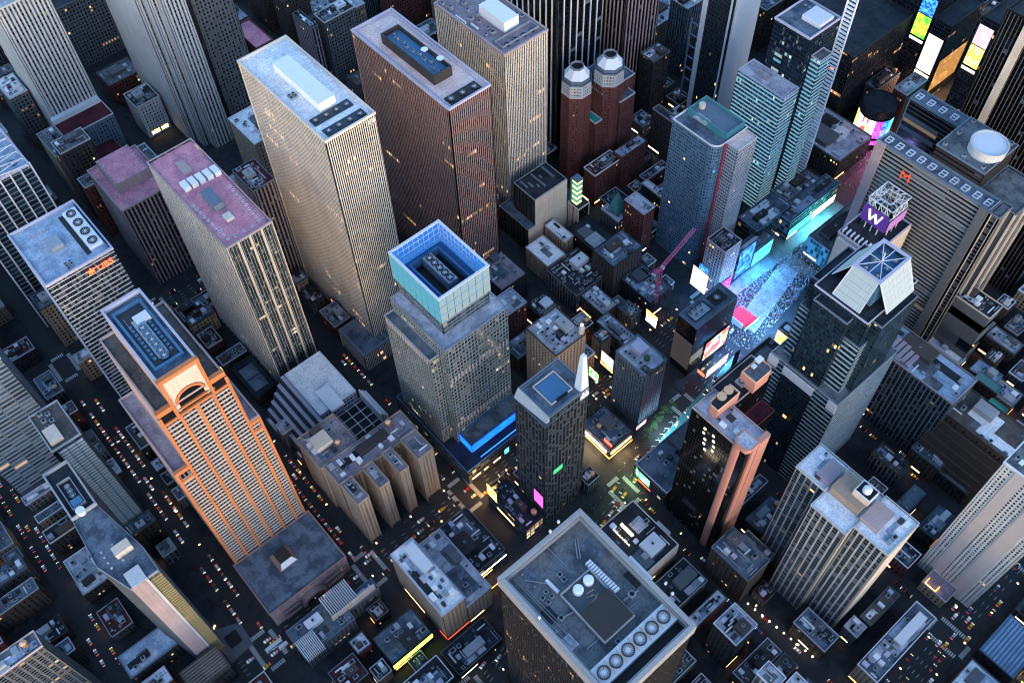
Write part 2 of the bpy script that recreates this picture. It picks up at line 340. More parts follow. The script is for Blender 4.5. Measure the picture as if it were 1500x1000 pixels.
def pbox(root, name, rect, z0, z1, mat):
    x0, y0, x1, y1 = rect
    return part(root, name, boxmesh(mat), ((x0 + x1) / 2, (y0 + y1) / 2, z0), (abs(x1 - x0), abs(y1 - y0), z1 - z0))
def fan(root, x, y, z, r, ringm='metal', n=10):
    a, b = fanmesh(r, n, None, ringm); o = part(root, 'cooling_fan', a, (x, y, z + .02), rz=rnd.random()); c = bpy.data.objects.new('fan_blades', b); COL.objects.link(c); c.parent = o; return o
def tank(root, x, y, z, s=1.0):
    if root.parent is not None: root = root.parent
    o = part(root, 'water_tank', PROTO['water_tank'], (x, y, z), (s, s, s))
    for sx in (-1, 1):
        for sy in (-1, 1): c = bpy.data.objects.new('leg', PROTO['tank_leg']); COL.objects.link(c); c.parent = o; c.location = (sx * 1.2, sy * 1.2, 0)
    return o

def clutter(root, rect, z, n=6, seed=1, tankp=.25, big=True):
    root = ROOFOF.get(root.name, root)
    r = random.Random(seed * 7919 + 13); x0, y0, x1, y1 = rect; w, d = x1 - x0, y1 - y0; used = []
    if min(w, d) > 7:
        for k in range(r.randint(1, 3)):
            a, b = r.uniform(.2, .5) * w, r.uniform(.2, .55) * d; px, py = r.uniform(x0 + 1, x1 - a - 1), r.uniform(y0 + 1, y1 - b - 1); pbox(root, 'roof_patch', (px, py, px + a, py + b), z, z + .04 + k * .03, r.choice(['r_lav', 'r_white', 'r_grey', 'r_dark', 'r_blue', 'r_bluelight']))
    def spot(a, b, m=1.2):
        for _ in range(12):
            x = r.uniform(x0 + a / 2 + m, x1 - a / 2 - m) if w > a + 2 * m else None; y = r.uniform(y0 + b / 2 + m, y1 - b / 2 - m) if d > b + 2 * m else None
            if x is None or y is None: return None
            if all(abs(x - u[0]) > (a + u[2]) / 2 + .3 or abs(y - u[1]) > (b + u[3]) / 2 + .3 for u in used): used.append((x, y, a, b)); return x, y
        return None
    if big and min(w, d) > 9:
        a, b = r.uniform(.22, .42) * w, r.uniform(.25, .45) * d; s = spot(a, b)
        if s:
            hh = r.uniform(2.6, 5); n = int(n * 1.6) + 3; pbox(root, 'stair_bulkhead', (s[0] - a / 2, s[1] - b / 2, s[0] + a / 2, s[1] + b / 2), z, z + hh, r.choice(['concrete', 'dark_brick', 'grey_stone', 'white_wall', 'brown_brick']))
            if r.random() < .5: part(root, 'rooftop_unit', PROTO['rooftop_unit'], (s[0], s[1], z + hh), (.9, .9, .8))
    if r.random() < tankp and min(w, d) > 8:
        s = spot(4.4, 4.4)
        if s: tank(root, s[0], s[1], z, r.uniform(.8, 1.05))
    for i in range(n):
        t = r.random()
        if t < .34:
            k = r.uniform(.7, 1.5); s = spot(2.2 * k, 2.2 * k)
            if s: part(root, 'rooftop_unit', PROTO['rooftop_unit'], (s[0], s[1], z), (k, k * r.choice([1, 1.5]), k), 0)
        elif t < .56:
            a, b = (r.uniform(4, 11), r.choice((.35, .6, .9))) if r.random() < .5 else (.8, r.uniform(4, 9)); s = spot(a, b)
            if s: pbox(root, 'duct', (s[0] - a / 2, s[1] - b / 2, s[0] + a / 2, s[1] + b / 2), z, z + .8, r.choice(['metal', 'white_paint', 'concrete']))
        elif t < .64:
            s = spot(3, 2)
            if s: part(root, 'skylight', PROTO['skylight'], (s[0], s[1], z), (1, 1, 1))
        elif t < .76:
            s = spot(1.2, 1.2)
            if s: part(root, 'roof_vent', PROTO['roof_vent'], (s[0], s[1], z), (1.3, 1.3, 1.3))
        else:
            a, b = r.uniform(2.5, 5), r.uniform(2, 4); s = spot(a, b)
            if s: pbox(root, 'equipment_box', (s[0] - a / 2, s[1] - b / 2, s[0] + a / 2, s[1] + b / 2), z, z + r.uniform(1.2, 2.6), r.choice(['white_paint', 'white_paint', 'metal', 'white_wall', 'dark_metal', 'lavender']))

def panel(root, name, a, b, z0, z1, mat, t=.35, nrm=None, back='dark_metal'):
    """an upright screen or sign between plan points a and b with real thickness, facing right of a->b"""
    d = Vector((b[0] - a[0], b[1] - a[1], 0)).normalized(); n = Vector((d.y, -d.x, 0)) * t
    m = MB(); A, B = Vector((a[0], a[1], 0)), Vector((b[0], b[1], 0))
    def q(p, z): return (p.x, p.y, z)
    m.quad(q(A + n, z0), q(B + n, z0), q(B + n, z1), q(A + n, z1), 0)
    m.quad(q(B, z0), q(A, z0), q(A, z1), q(B, z1), 1); m.quad(q(A + n, z1), q(B + n, z1), q(B, z1), q(A, z1), 1); m.quad(q(A, z0), q(B, z0), q(B + n, z0), q(A + n, z0), 1)
    m.quad(q(A, z0), q(A + n, z0), q(A + n, z1), q(A, z1), 1); m.quad(q(B + n, z0), q(B, z0), q(B, z1), q(B + n, z1), 1)
    return m.build(name, [mat, back], root)

# ------------------------------------------------------------------ ground, pavements, road paint
STR = {56: -342, 55: -258, 54: -174, 53: -90, 52: -7, 51: 77, 50: 162, 49: 249, 48: 334, 47: 418, 46: 505, 45: 590, 44: 675, 43: 760, 42: 845, 41: 930, 40: 1015}
AVE = {5: -850, 6: -560, 7: -262, 8: 28}
def bway(y): return -190 + (262 - y) * .22
m, nt, b = _new('asphalt'); n1 = _noise(nt, .05, 5); n2 = _noise(nt, 1.1, 3)
f = _math(nt, 'ADD', _math(nt, 'MULTIPLY', n1.outputs[0], .6), _math(nt, 'MULTIPLY', n2.outputs[0], .4)); r = _ramp(nt, f, [(.3, (.008, .0095, .012)), (.7, (.02, .022, .025))])
nt.links.new(r.outputs[0], b.inputs['Base Color']); b.inputs['Roughness'].default_value = .75
roofm('paving', (.045, .045, .05), (.025, .026, .03), .12)
emit_dummy = None
stone('road_paint', (.62, .62, .60), var=.15, scale=.6); stone('red_paint', (.45, .05, .05), var=.2, scale=.3); stone('teal_road', (.05, .20, .20), var=.25, scale=.2)
g = MB(); g.quad((-3500, -3000, 0), (3000, -3000, 0), (3000, 4000, 0), (-3500, 4000, 0)); o = g.build('ground', ['asphalt']); o['kind'] = 'structure'
ys = sorted(STR.values()); PAVE = []
def pavement(poly):
    mb = MB(); mb.prism(poly, 0, .15); o = mb.build('pavement', ['paving']); o['kind'] = 'structure'; PAVE.append(poly)
ST2, AV2 = 5.6, 10.5
for k in range(len(ys) - 1):
    ya, yb = ys[k] + ST2, ys[k + 1] - ST2
    pavement([(-850 + AV2, ya), (-560 - AV2, ya), (-560 - AV2, yb), (-850 + AV2, yb)])
    pavement([(-560 + AV2, ya), (-262 - AV2, ya), (-262 - AV2, yb), (-560 + AV2, yb)])
    wa, wb = bway(ya), bway(yb)
    if ys[k] < 500:
        pavement([(-262 + AV2, ya), (max(wa - 9, -251), ya), (max(wb - 9, -251), yb), (-262 + AV2, yb)])
        pavement([(wa + 9, ya), (28 - AV2, ya), (28 - AV2, yb), (wb + 9, yb)])
    else:
        pavement([(-262 + AV2, ya), (28 - AV2, ya), (28 - AV2, yb), (-262 + AV2, yb)])
    pavement([(28 + AV2, ya), (300, ya), (300, yb), (28 + AV2, yb)])
def marks(x, y, hx, hy):
    """zebra crossings and stop lines of one junction"""
    mb = MB(); z = .008
    for s in (-1, 1):
        for i in range(int(2 * hx / 1.5)):
            a = x - hx + i * 1.5 + .3; mb.quad((a, y + s * (hy + 2.2) - 1.5, z), (a + .65, y + s * (hy + 2.2) - 1.5, z), (a + .65, y + s * (hy + 2.2) + 1.5, z), (a, y + s * (hy + 2.2) + 1.5, z))
        for i in range(int(2 * hy / 1.5)):
            a = y - hy + i * 1.5 + .3; mb.quad((x + s * (hx + 2.2) - 1.5, a, z), (x + s * (hx + 2.2) + 1.5, a, z), (x + s * (hx + 2.2) + 1.5, a + .65, z), (x + s * (hx + 2.2) - 1.5, a + .65, z))
    o = mb.build('crosswalk', ['road_paint']); o['kind'] = 'structure'
lm = MB()
for n, y in STR.items():
    for a in (6, 7, 8):
        if n > 46 or a != 7: marks(AVE[a], y, AV2, ST2)
    if 47 < n < 53: marks(bway(y), y, 9, ST2)
for n, xs in AVE.items():
    for i in range(-60, 560):
        y = i * 3.0
        if i % 3 == 0 and min(abs(y - q) for q in ys) > 11 and y < 900 and not (n == 7 and y > 430):
            for off in (-5.2, -1.7, 1.7, 5.2): lm.quad((xs + off - .09, y, .008), (xs + off + .09, y, .008), (xs + off + .09, y + 3, .008), (xs + off - .09, y + 3, .008))
for i in range(0, 150):
    y = i * 3.0
    if i % 3 == 0 and min(abs(y - q) for q in ys) > 11:
        for off in (-3, 0, 3): lm.quad((bway(y) + off - .09, y, .008), (bway(y) + off + .09, y, .008), (bway(y + 3) + off + .09, y + 3, .008), (bway(y + 3) + off - .09, y + 3, .008))
o = lm.build('lane_marking', ['road_paint'], None, 'structure')
# ------------------------------------------------------------------ polygon facade
def ptower(root, poly, z0, z1, st, roof='r_grey', par='concrete', ph=1.0, pt=.8, foot=True, parapet=True):
    if isinstance(st, str): st = STY[st]
    D = max(st['pd'], st['sd']) + .02; n = len(poly); gl, gr = MB(), MB(); E = []
    for k in range(n):
        a, b = Vector(poly[k]), Vector(poly[(k + 1) % n]); u = (b - a); L = u.length; u = u / L; E.append((a, b, u, Vector((u.y, -u.x)), L))
    inner = []
    for k in range(n):
        n1, n2 = E[k - 1][3], E[k][3]; h = (n1 + n2); inner.append(Vector(poly[k]) - h * (D / max(1 + n1.dot(n2), .3)))
    for k in range(n):
        a, b, u, nn, L = E[k]; ia, ib = inner[k], inner[(k + 1) % n]
        nb = max(1, round(L / st['bay'])); nf = max(1, round((z1 - z0) / st['fl'])); bw = L / nb; fh = (z1 - z0) / nf; ou, ov = rnd.randrange(900), rnd.randrange(900)
        gl.quad((ia.x, ia.y, z0), (ib.x, ib.y, z0), (ib.x, ib.y, z1), (ia.x, ia.y, z1), 0, ((ou, ov), (ou + nb, ov), (ou + nb, ov + nf), (ou, ov + nf)))
        def q(t, d, z): p = a + u * t - nn * d; return (p.x, p.y, z)
        if st['pw'] > 0:
            for i in range(nb + 1):
                w = st['pw']; a0 = min(max(i * bw - w / 2, 0), max(L - w, 0)); d0 = D - st['pd']; a1 = a0 + w
                gr.quad(q(a0, d0, z0), q(a1, d0, z0), q(a1, d0, z1), q(a0, d0, z1), 0); gr.quad(q(a0, D, z0), q(a0, d0, z0), q(a0, d0, z1), q(a0, D, z1), 0); gr.quad(q(a1, d0, z0), q(a1, D, z0), q(a1, D, z1), q(a1, d0, z1), 0)
        if st['sh'] > 0:
            for j in range(nf + 1):
                za = z0 + j * fh; zb = za + st['sh']
                if j == nf: za, zb = z1 - st['sh'] * .8, z1
                d0 = D - st['sd']; gr.quad(q(0, d0, za), q(L, d0, za), q(L, d0, zb), q(0, d0, zb), 1); gr.quad(q(0, d0, zb), q(L, d0, zb), (ib.x, ib.y, zb), (ia.x, ia.y, zb), 1)
    gl.build('glazing', [st['glass']], root); gr.build('facade_grid', [st['pier'], st['span']], root, 'stuff')
    r = MB(); i = len(r.v); r.v += [(p.x, p.y, z1 - ph + .3) for p in inner]; r.f.append(tuple(range(n))); r.m.append(0); r.uv.append(tuple((0, 0) for _ in range(n))); ro = r.build('roof', [roof], root); ROOFOF[root.name] = ro
    if parapet: p = MB(); p.polyring([tuple(Vector(q) * 1) for q in poly], pt, z1 - ph, z1 + .3); p.build('parapet', [par], ro)
    if foot: FOOT.append((min(p[0] for p in poly), min(p[1] for p in poly), max(p[0] for p in poly), max(p[1] for p in poly)))
    return z1 - ph + .3
def octa(cx, cy, r, n=8): return [(cx + r * math.cos(2 * math.pi * (k + .5) / n), cy + r * math.sin(2 * math.pi * (k + .5) / n)) for k in range(n)]

def fanrow(root, pa, pb, z, n, r, ringm='metal', base=None, bh=1.0, pad=1.0):
    """a bank of cooling fans between two photo pixels of the roof plane"""
    a, b = P(*pa, z), P(*pb, z)
    if base:
        x0, x1 = sorted((a[0], b[0])); y0, y1 = sorted((a[1], b[1])); pbox(root, 'fan_deck', (x0 - r - pad, y0 - r - pad, x1 + r + pad, y1 + r + pad), z, z + bh, base)
    for i in range(n):
        t = i / (n - 1) if n > 1 else .5
        fan(root, a[0] + (b[0] - a[0]) * t, a[1] + (b[1] - a[1]) * t, z + (bh if base else 0), r, ringm)

# ------------------------------------------------------------------ the avenue slabs
sty('slab_beige', bay=1.5, fl=4.1, pw=.72, pd=.6, sh=1.0, sd=.05, pier='beige', span='bronze', glass='g_office', N=dict(bay=2.0, pw=1.0, pd=.14), W=dict(pw=.66, pd=.22))
sty('slab_red', bay=1.75, fl=4.1, pw=.72, pd=.75, sh=1.1, sd=.12, pier='redbrown', span='bronze', glass='g_office', N=dict(bay=2.1, pw=.95, pd=.14, sd=.05), W=dict(pw=.66, pd=.22, sd=.05))
sty('slab_tan', bay=1.75, fl=4.1, pw=.85, pd=.45, sh=1.0, sd=.05, pier='beige', span='bronze', glass='g_office', N=dict(bay=2.2, pw=1.1, pd=.16), W=dict(pw=.8, pd=.22))
# tall beige slab
R_ = (-504, 188, -404, 226); root = thing('office_tower', 'tall beige fine-ribbed slab tower with pale roof and long white penthouse', 'skyscraper', (-454, 207, 0))
zr = tower(root, R_, 0, 229, 'slab_beige', 'r_white', 'beige', 1.6, 1.2)
r4 = RC((402, 105), (493, 152), zr); pbox(root, 'penthouse', r4, zr, zr + 7, 'white_paint')
fanrow(root, (463, 178), (508, 154), zr, 4, 2.1, 'dark_metal', 'dark_teal', .8); fanrow(root, (482, 193), (528, 168), zr, 4, 2.1, 'dark_metal', 'dark_teal', .8)
x, y = P(424, 142, zr)
for i in range(4): part(root, 'rooftop_unit', PROTO['rooftop_unit'], (x + (i % 2) * 3, y + (i // 2) * 3, zr), (1.1, 1.1, 1))
pbox(root, 'equipment_pad', (x - 4, y - 4, x + 6, y + 6), zr, zr + .3, 'concrete') if False else None
pd_ = tower(root, (-428, 171, -394, 196), 0, 22, 'slab_beige', 'r_blue', 'grey_blue', 1.5, 2.2)
# red brown slab
R_ = (-507, 276, -397, 312); root = thing('office_tower', 'red-brown ribbed slab tower with pink roof and long sunken blue machinery deck', 'skyscraper', (-452, 294, 0))
zr = tower(root, R_, 0, 205, 'slab_red', 'r_peach', 'lavender', 1.4, 1.3)
mb = MB(); mb.ring(R_[0] + 3, R_[1] + 3, R_[2] - 3, R_[3] - 3, .8, zr, zr + .35); mb.build('roof_kerb', ['lavender'], root)
q = RC((558, 53), (662, 100), zr + 6); mb = MB(); mb.ring(*q, .9, zr, zr + 8); mb.build('machinery_wall', ['bronze'], root)
pbox(root, 'machinery_deck', (q[0] + .95, q[1] + .95, q[2] - .95, q[3] - .95), zr, zr + 4.5, 'blue_metal')
for i in range(10):
    t = (i + .5) / 10; xx = q[0] + (q[2] - q[0]) * t; yy = (q[1] + q[3]) / 2 + rnd.uniform(-1.6, 1.6)
    part(root, 'rooftop_unit', PROTO['rooftop_unit'], (xx, yy, zr + 4.5), (rnd.uniform(.8, 1.5), rnd.uniform(.8, 1.4), rnd.uniform(.8, 2)))
for uu in ((622, 75), (645, 88)):
    xx, yy = P(*uu, zr + 8); mb = MB(); mb.cyl(xx, yy, zr + 7.2, zr + 8.6, .3, 8); mb.cyl(xx, yy, zr + 8.6, zr + 9.6, .6, 14, 0, 0, 2.6); mb.build('dish_antenna', ['white_paint'], root)
fanrow(root, (661, 146), (695, 128), zr, 3, 2.5, 'dark_metal', 'black', .7)
# second beige slab behind
R_ = (-519, 357, -437, 400); root = thing('office_tower', 'light tan ribbed slab tower with dark cluttered roof, white block and star fans', 'skyscraper', (-478, 378, 0))
zr = tower(root, R_, 0, 180, 'slab_tan', 'r_mauve', 'mauve', 1.6, 1.6)
pbox(root, 'penthouse', RC((702, 22), (760, 37), zr), zr, zr + 9, 'white_paint')
q = RC((724, 64), (789, 42), zr); mb = MB(); mb.ring(*q, .5, zr, zr + 2.2); mb.build('fan_well', ['metal'], root); fanrow(root, (743, 66), (779, 45), zr, 4, 2.4, 'dark_metal')
for (u, v) in ((648, 8), (660, 14), (670, 3), (685, 18), (690, 30), (702, 34), (715, 44), (722, 50), (712, 52), (765, 25), (757, 22), (680, 8), (698, 24)):
    xx, yy = P(u, v, zr); part(root, 'rooftop_unit', PROTO['rooftop_unit'], (xx, yy, zr), (rnd.uniform(1, 2), rnd.uniform(1, 2.4), rnd.uniform(1, 2.2)))
for (u, v, a) in ((655, 20, 9), (675, 30, 12), (695, 40, 8)):
    xx, yy = P(u, v, zr); pbox(root, 'duct', (xx - a / 2, yy - .6, xx + a / 2, yy + .6), zr, zr + 1.5, 'white_wall')

# pink-roofed tower with bold piers
sty('pink_tower', bay=5.5, fl=4.0, pw=1.25, pd=1.0, sh=1.5, sd=.15, pier='limestone', span='dark_stone', glass='g_office', W=dict(bay=2.1, pw=.22, pd=.2, sh=1.3, sd=.12, fl=3.9), E=dict(bay=2.1, pw=.22, pd=.2, sh=1.3))
STY['pink_tower']['glass'] = 'g_green'
R_ = (-518, 111, -417, 145); root = thing('office_tower', 'tower with dusty pink roof, ring of small round vents and bold pale piers', 'skyscraper', (-467, 128, 0))
zr = tower(root, R_, 0, 179, 'pink_tower', 'r_pink', 'mauve', 1.5, 1.0)
for i in range(5):
    yy = 111 + (145 - 111) * i / 4; pbox(root, 'pier', (-417.3, yy - .75 - (.0 if i else -.75), -416.1, yy + .75 - (0 if i < 4 else .75)), 0, 179.5, 'cream')
for i in range(5):
    u, v = 268 + i * 11, 268 - i * 5.6; q = RC((u - 6, v), (u + 8, v + 9), zr + 3); pbox(root, 'cooling_tower', (q[0], q[1], q[0] + 8, q[1] + 4.2), zr, zr + 3.4, 'white_paint')
pbox(root, 'bulkhead', RC((294, 284), (328, 298), zr + 4), zr, zr + 6, 'grey_blue'); pbox(root, 'stair_bulkhead', RC((257, 243), (283, 252), zr), zr, zr + 2.2, 'mauve'); pbox(root, 'equipment_box', RC((326, 318), (344, 320), zr), zr, zr + 2, 'beige')
for (a, b_, n) in (((337, 273), (380, 323), 10), ((283, 302), (334, 350), 10), ((345, 345), (370, 331), 3)):
    p0, p1 = P(*a, zr), P(*b_, zr)
    for i in range(n): fan(root, p0[0] + (p1[0] - p0[0]) * i / (n - 1), p0[1] + (p1[1] - p0[1]) * i / (n - 1), zr, 1.15, 'white_paint')
# low pink-roofed wing across the avenue
sty('dim_ribs', bay=3.4, fl=3.9, pw=1.3, pd=.5, sh=1.4, sd=.2, pier='violet_stone', span='dark_stone', glass='g_brownlit')
root = thing('office_building', 'ribbed stone block with two dusty pink roof levels across the avenue', 'building', (-605, 115, 0))
zr = tower(root, (-640, 92, -582, 135), 0, 92, 'dim_ribs', 'r_pink', 'mauve', 1.4, 1); pbox(root, 'roof_wall', (-634, 100, -600, 128), zr, zr + 10, 'violet_stone')
mb = MB(); mb.quad((-633.5, 100.5, zr + 10.05), (-600.5, 100.5, zr + 10.05), (-600.5, 127.5, zr + 10.05), (-633.5, 127.5, zr + 10.05)); mb.build('upper_roof', ['r_pink'], root)
for i in range(16): part(root, 'roof_vent', PROTO['roof_vent'], (-632 + i * 2.05, 100.9 if i % 2 else 127, zr + 10.05), (1.2, 1.2, 1.4))

# wide banded tower with red sign
sty('banded', bay=1.55, fl=3.9, pw=.22, pd=.10, sh=.5, sd=.28, pier='grey_stone', span='white_wall', glass='g_dark')
R_ = (-524, 13, -469, 59); root = thing('office_tower', 'wide tower of thin white floor bands with glowing red roof sign and four black fans', 'skyscraper', (-496, 36, 0))
zr = tower(root, R_, 0, 176, 'banded', 'r_bluelight', 'lavender', 1.8, 1.1)
q = RC((92, 316), (142, 362), zr); pbox(root, 'fan_deck', (q[0], q[1], q[2], q[1] + 9), zr, zr + 2.2, 'white_paint')
for i in range(4): fan(root, q[0] + (q[2] - q[0]) * (i + .5) / 4, q[1] + 4.5, zr + 2.2, 3.1, 'dark_metal')
mb = MB(); mb.ring(q[0] - 3, q[1] + 9.6, q[2] + 5, 57.6, .4, zr, zr + 2.6); mb.build('machinery_wall', ['blue_metal'], root); pbox(root, 'machinery_deck', (q[0] - 2.5, q[1] + 10.1, q[2] + 4.5, 57.1), zr, zr + .6, 'blue_metal')
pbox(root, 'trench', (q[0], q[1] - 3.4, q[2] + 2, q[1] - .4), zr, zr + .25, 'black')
pbox(root, 'stair_bulkhead', RC((68, 358), (96, 362), zr), zr, zr + 4, 'metal'); x, y = P(97, 388, zr)
for i in range(5): part(root, 'rooftop_unit', PROTO['rooftop_unit'], (x + (i % 3) * 2.6, y + (i // 3) * 3, zr), (1, 1, 1.1))
for i in range(6):
    x, y = P(48 + i * 4.5, 347 - i * 2.2, zr); part(root, 'roof_vent', PROTO['roof_vent'], (x, y, zr), (1.3, 1.3, 1.2))
def text_part(root, name, body, size, loc, rot, mat, ext=.15):
    c = bpy.data.curves.new(name, 'FONT'); c.body = body; c.size = size; c.extrude = ext; c.align_x = 'CENTER'; c.materials.append(M(mat))
    t_ = bpy.data.objects.new(name, c); COL.objects.link(t_); bpy.context.view_layer.update(); me = bpy.data.meshes.new_from_object(t_.evaluated_get(bpy.context.evaluated_depsgraph_get())); bpy.data.objects.remove(t_); bpy.data.curves.remove(c)
    o = bpy.data.objects.new(name, me); COL.objects.link(o); o.parent = root; ox, oy, oz = root['_o']; o.location = (loc[0] - ox, loc[1] - oy, loc[2] - oz); o.rotation_euler = rot; return o
emit('sign_red', (1, .10, .03), 4)
WEST = (math.radians(90), 0, math.radians(90))   # text upright on a west face, reading towards the south
text_part(root, 'sign_lettering', 'UBS', 6.4, (-468.55, 50.0, 165.2), WEST, 'sign_red', .2)
mb = MB()   # three crossed keys emblem
for k in range(3):
    a = math.radians(60 * k + 30); dy, dz = math.cos(a) * 2.3, math.sin(a) * 2.3
    mb.beam((-468.6 - .1 * k, 40.5 - dy, 167.4 - dz), (-468.6 - .1 * k, 40.5 + dy, 167.4 + dz), .6)
    mb.cyl(0, 0, 0, .01, .01, 3) if False else None
    mb.box(-468.9, 40.5 + dy - .6, 167.4 + dz - .6, -468.5 + .05 * k, 40.5 + dy + .6, 167.4 + dz + .6)
mb.build('sign_emblem', ['sign_red'], root)

# far left tower with white fins
sty('fins', bay=7.5, fl=4.4, pw=.0, sh=1.0, sd=.2, span='grey_blue', pier='white_wall', glass='g_teal')
R_ = (-660, 0, -607, 55); root = thing('office_tower', 'dark glass tower with tall white fins and open trussed roof deck', 'skyscraper', (-633, 27, 0))
zr = tower(root, R_, 0, 150, 'fins', 'r_bluelight', 'lavender', 2.2, 1.6)
for i in range(8): pbox(root, 'fin', (-607.2, 0.2 + i * 7.75, -605.6, 1.3 + i * 7.75), 0, 151, 'white_wall')
for i in range(5):
    mb = MB(); xx = -650 + i * 9; mb.beam((xx, 2, zr + 3), (xx + 9, 53, zr + 3), .6); mb.beam((xx + 9, 2, zr + 3.4), (xx, 53, zr + 3.4), .5); mb.beam((xx, 2, zr), (xx, 2, zr + 3.2), .5); mb.beam((xx + 9, 53, zr), (xx + 9, 53, zr + 3.2), .5); mb.build('roof_truss', ['white_wall'], root)
for i in range(4): fan(root, -617, 10 + i * 12, zr, 3, 'blue_metal')
# left edge gridded tower
sty('bluegrid', bay=10, fl=3.9, pw=.7, pd=.5, sh=1.2, sd=.25, pier='grey_blue', span='metal', glass='g_blue')
root, zr = bld('office_tower', 'blue-grey gridded tower beside the thin white-balconied tower', (-520, -80, -462, -32), 150, 'bluegrid', 'r_blue', 'lavender', 'skyscraper', clut=8, seed=3)

# ------------------------------------------------------------------ orange arched tower
sty('arched', bay=2.6, fl=3.9, pw=.9, pd=.35, sh=1.5, sd=.2, pier='mauve', span='mauve', glass='g_dark', W=dict(bay=60, pw=0, sh=2.0, sd=.55, fl=3.85))
STY['arched']['span'] = 'mauve'
root = thing('office_tower', 'orange granite tower with white-striped west front and a great arch below its roof', 'skyscraper', (-345, 37, 0))
def axtier(rect, z0, z1, roof, ph=1.2):
    st = dict(STY['arched']); st['W'] = dict(bay=2.4, pw=.4, pd=.1, sh=0, sd=.1); st['glass'] = 'g_black'
    zz = tower(root, rect, z0, z1, st, roof, 'mauve', ph, 1.0)
    x1, y0, y1 = rect[2], rect[1], rect[3]; nf = int((z1 - z0 - 2) / 3.85); bm = MB()
    for j in range(nf):
        za = z0 + j * 3.85 + .4; bm.box(x1 - .5, y0 + .4, za, x1 - .02, y1 - .4, za + 1.6, bottom=True)
    bm.build('floor_band', ['pale_band'], root, 'stuff'); return zz
za = axtier((-384, 8, -317, 17.4), 0, 152, 'r_mauve'); za = axtier((-384, 57.6, -317, 65), 0, 155, 'r_mauve'); zb = axtier((-381, 17.5, -317.1, 57.5), 0, 209, 'r_brown')
for i in range(5):
    yy = 17.5 + 40 * i / 4; pbox(root, 'pier', (-318, yy - .9, -316.5, yy + .9), 0, 205 if i in (0, 4) else 199, 'orange_granite')
for yy in (8.8, 64.2): pbox(root, 'pier', (-318, yy - .85, -316.4, yy + .85), 0, 153, 'orange_granite')
for (y0, y1) in ((8, 18.6), (56.4, 65)): pbox(root, 'cornice', (-318.5, y0, -316.2, y1), 151, 154.2, 'orange_granite'); pbox(root, 'cornice', (-318.5, y0, -316.2, y1), 142, 144, 'orange_granite')
for (y0, y1) in ((17, 26.5), (48.5, 58)):
    pbox(root, 'cornice', (-319, y0, -316.3, y1), 206.5, 210.3, 'orange_granite'); pbox(root, 'cornice', (-319, y0, -316.3, y1), 197, 199, 'orange_granite'); pbox(root, 'loggia_shade', (-317.6, y0 + 1.5, -316.9, y1 - .5), 199.2, 206.3, 'black')  # loggia is a flat black slab, its shade put into the colour
R_ = (-377, 26, -317.6, 49); st = dict(STY['arched']); st['W'] = dict(bay=24, pw=0, sh=0)
zr = tower(root, R_, 207.5, 232, st, 'r_blue', 'lavender', 3.0, 1.2)
# arch front: cream wall above an arch, orange frame
mb = MB(); N = 14; yc, zc, ra = 37.5, 208.0, 7.4; X = -316.9; pts = [(yc - ra * math.cos(math.pi * k / N), zc + ra * math.sin(math.pi * k / N)) for k in range(N + 1)]
tops = [(27.2 + (47.8 - 27.2) * k / N, 229.5) for k in range(N + 1)]
for k in range(N): mb.quad((X, pts[k][0], pts[k][1]), (X, pts[k + 1][0], pts[k + 1][1]), (X, tops[k + 1][0], tops[k + 1][1]), (X, tops[k][0], tops[k][1]))
mb.quad((X, 27.2, 203), (X, yc - ra, 203), (X, yc - ra, 208), (X, 27.2, 208)); mb.quad((X, yc + ra, 203), (X, 47.8, 203), (X, 47.8, 208), (X, yc + ra, 208)); mb.quad((X, 27.2, 208), (X, yc - ra, 208), (X, 27.2, 229.5), (X, 27.2, 229.4)); mb.quad((X, yc + ra, 208), (X, 47.8, 208), (X, 47.8, 229.4), (X, 47.8, 229.5)); mb.build('arch_wall', ['cream'], root)
mb = MB()
for k in range(N):
    for (r0, r1) in ((ra, ra + 1.5),):
        a0, a1 = math.pi * k / N, math.pi * (k + 1) / N
        def pt_(r_, a, x): return (x, yc - r_ * math.cos(a), zc + r_ * math.sin(a))
        mb.quad(pt_(r0, a0, X + .9), pt_(r0, a1, X + .9), pt_(r1, a1, X + .9), pt_(r1, a0, X + .9)); mb.quad(pt_(r1, a0, X + .9), pt_(r1, a1, X + .9), pt_(r1, a1, X), pt_(r1, a0, X)); mb.quad(pt_(r0, a0, X - 1.5), pt_(r0, a1, X - 1.5), pt_(r0, a1, X + .9), pt_(r0, a0, X + .9))
mb.build('arch_ring', ['orange_granite'], root)
mb = MB(); mb.quad((X - .15, yc - ra - .2, 200), (X - .15, yc + ra + .2, 200), (X - .15, yc + ra + .2, 215.6), (X - .15, yc - ra - .2, 215.6)); mb.build('arch_glazing', ['g_black'], root)
pbox(root, 'frame_band', (-318.6, 25.6, -315.9, 49.4), 229.5, 232.4, 'orange_granite'); pbox(root, 'frame_band', (-318.4, 25.8, -316, 27.6), 197, 229.4, 'orange_granite'); pbox(root, 'frame_band', (-318.4, 47.4, -316, 49.2), 197, 229.4, 'orange_granite'); pbox(root, 'frame_band', (-318.2, 29, -315.9, 46), 202.6, 204, 'orange_granite'); pbox(root, 'frame_band', (-318.2, 27.7, -316.1, 47.3), 197.5, 199.5, 'orange_granite')
mb = MB(); mb.ring(-372, 29, -325, 46, 1.4, zr, zr + 1.8); mb.build('machinery_wall', ['blue_metal'], root)
pbox(root, 'machinery_deck', (-370, 31, -327, 44), zr, zr + .3, 'dark_metal'); pbox(root, 'fan_deck', (-360, 34.5, -331, 40.5), zr + .3, zr + 2.2, 'metal')
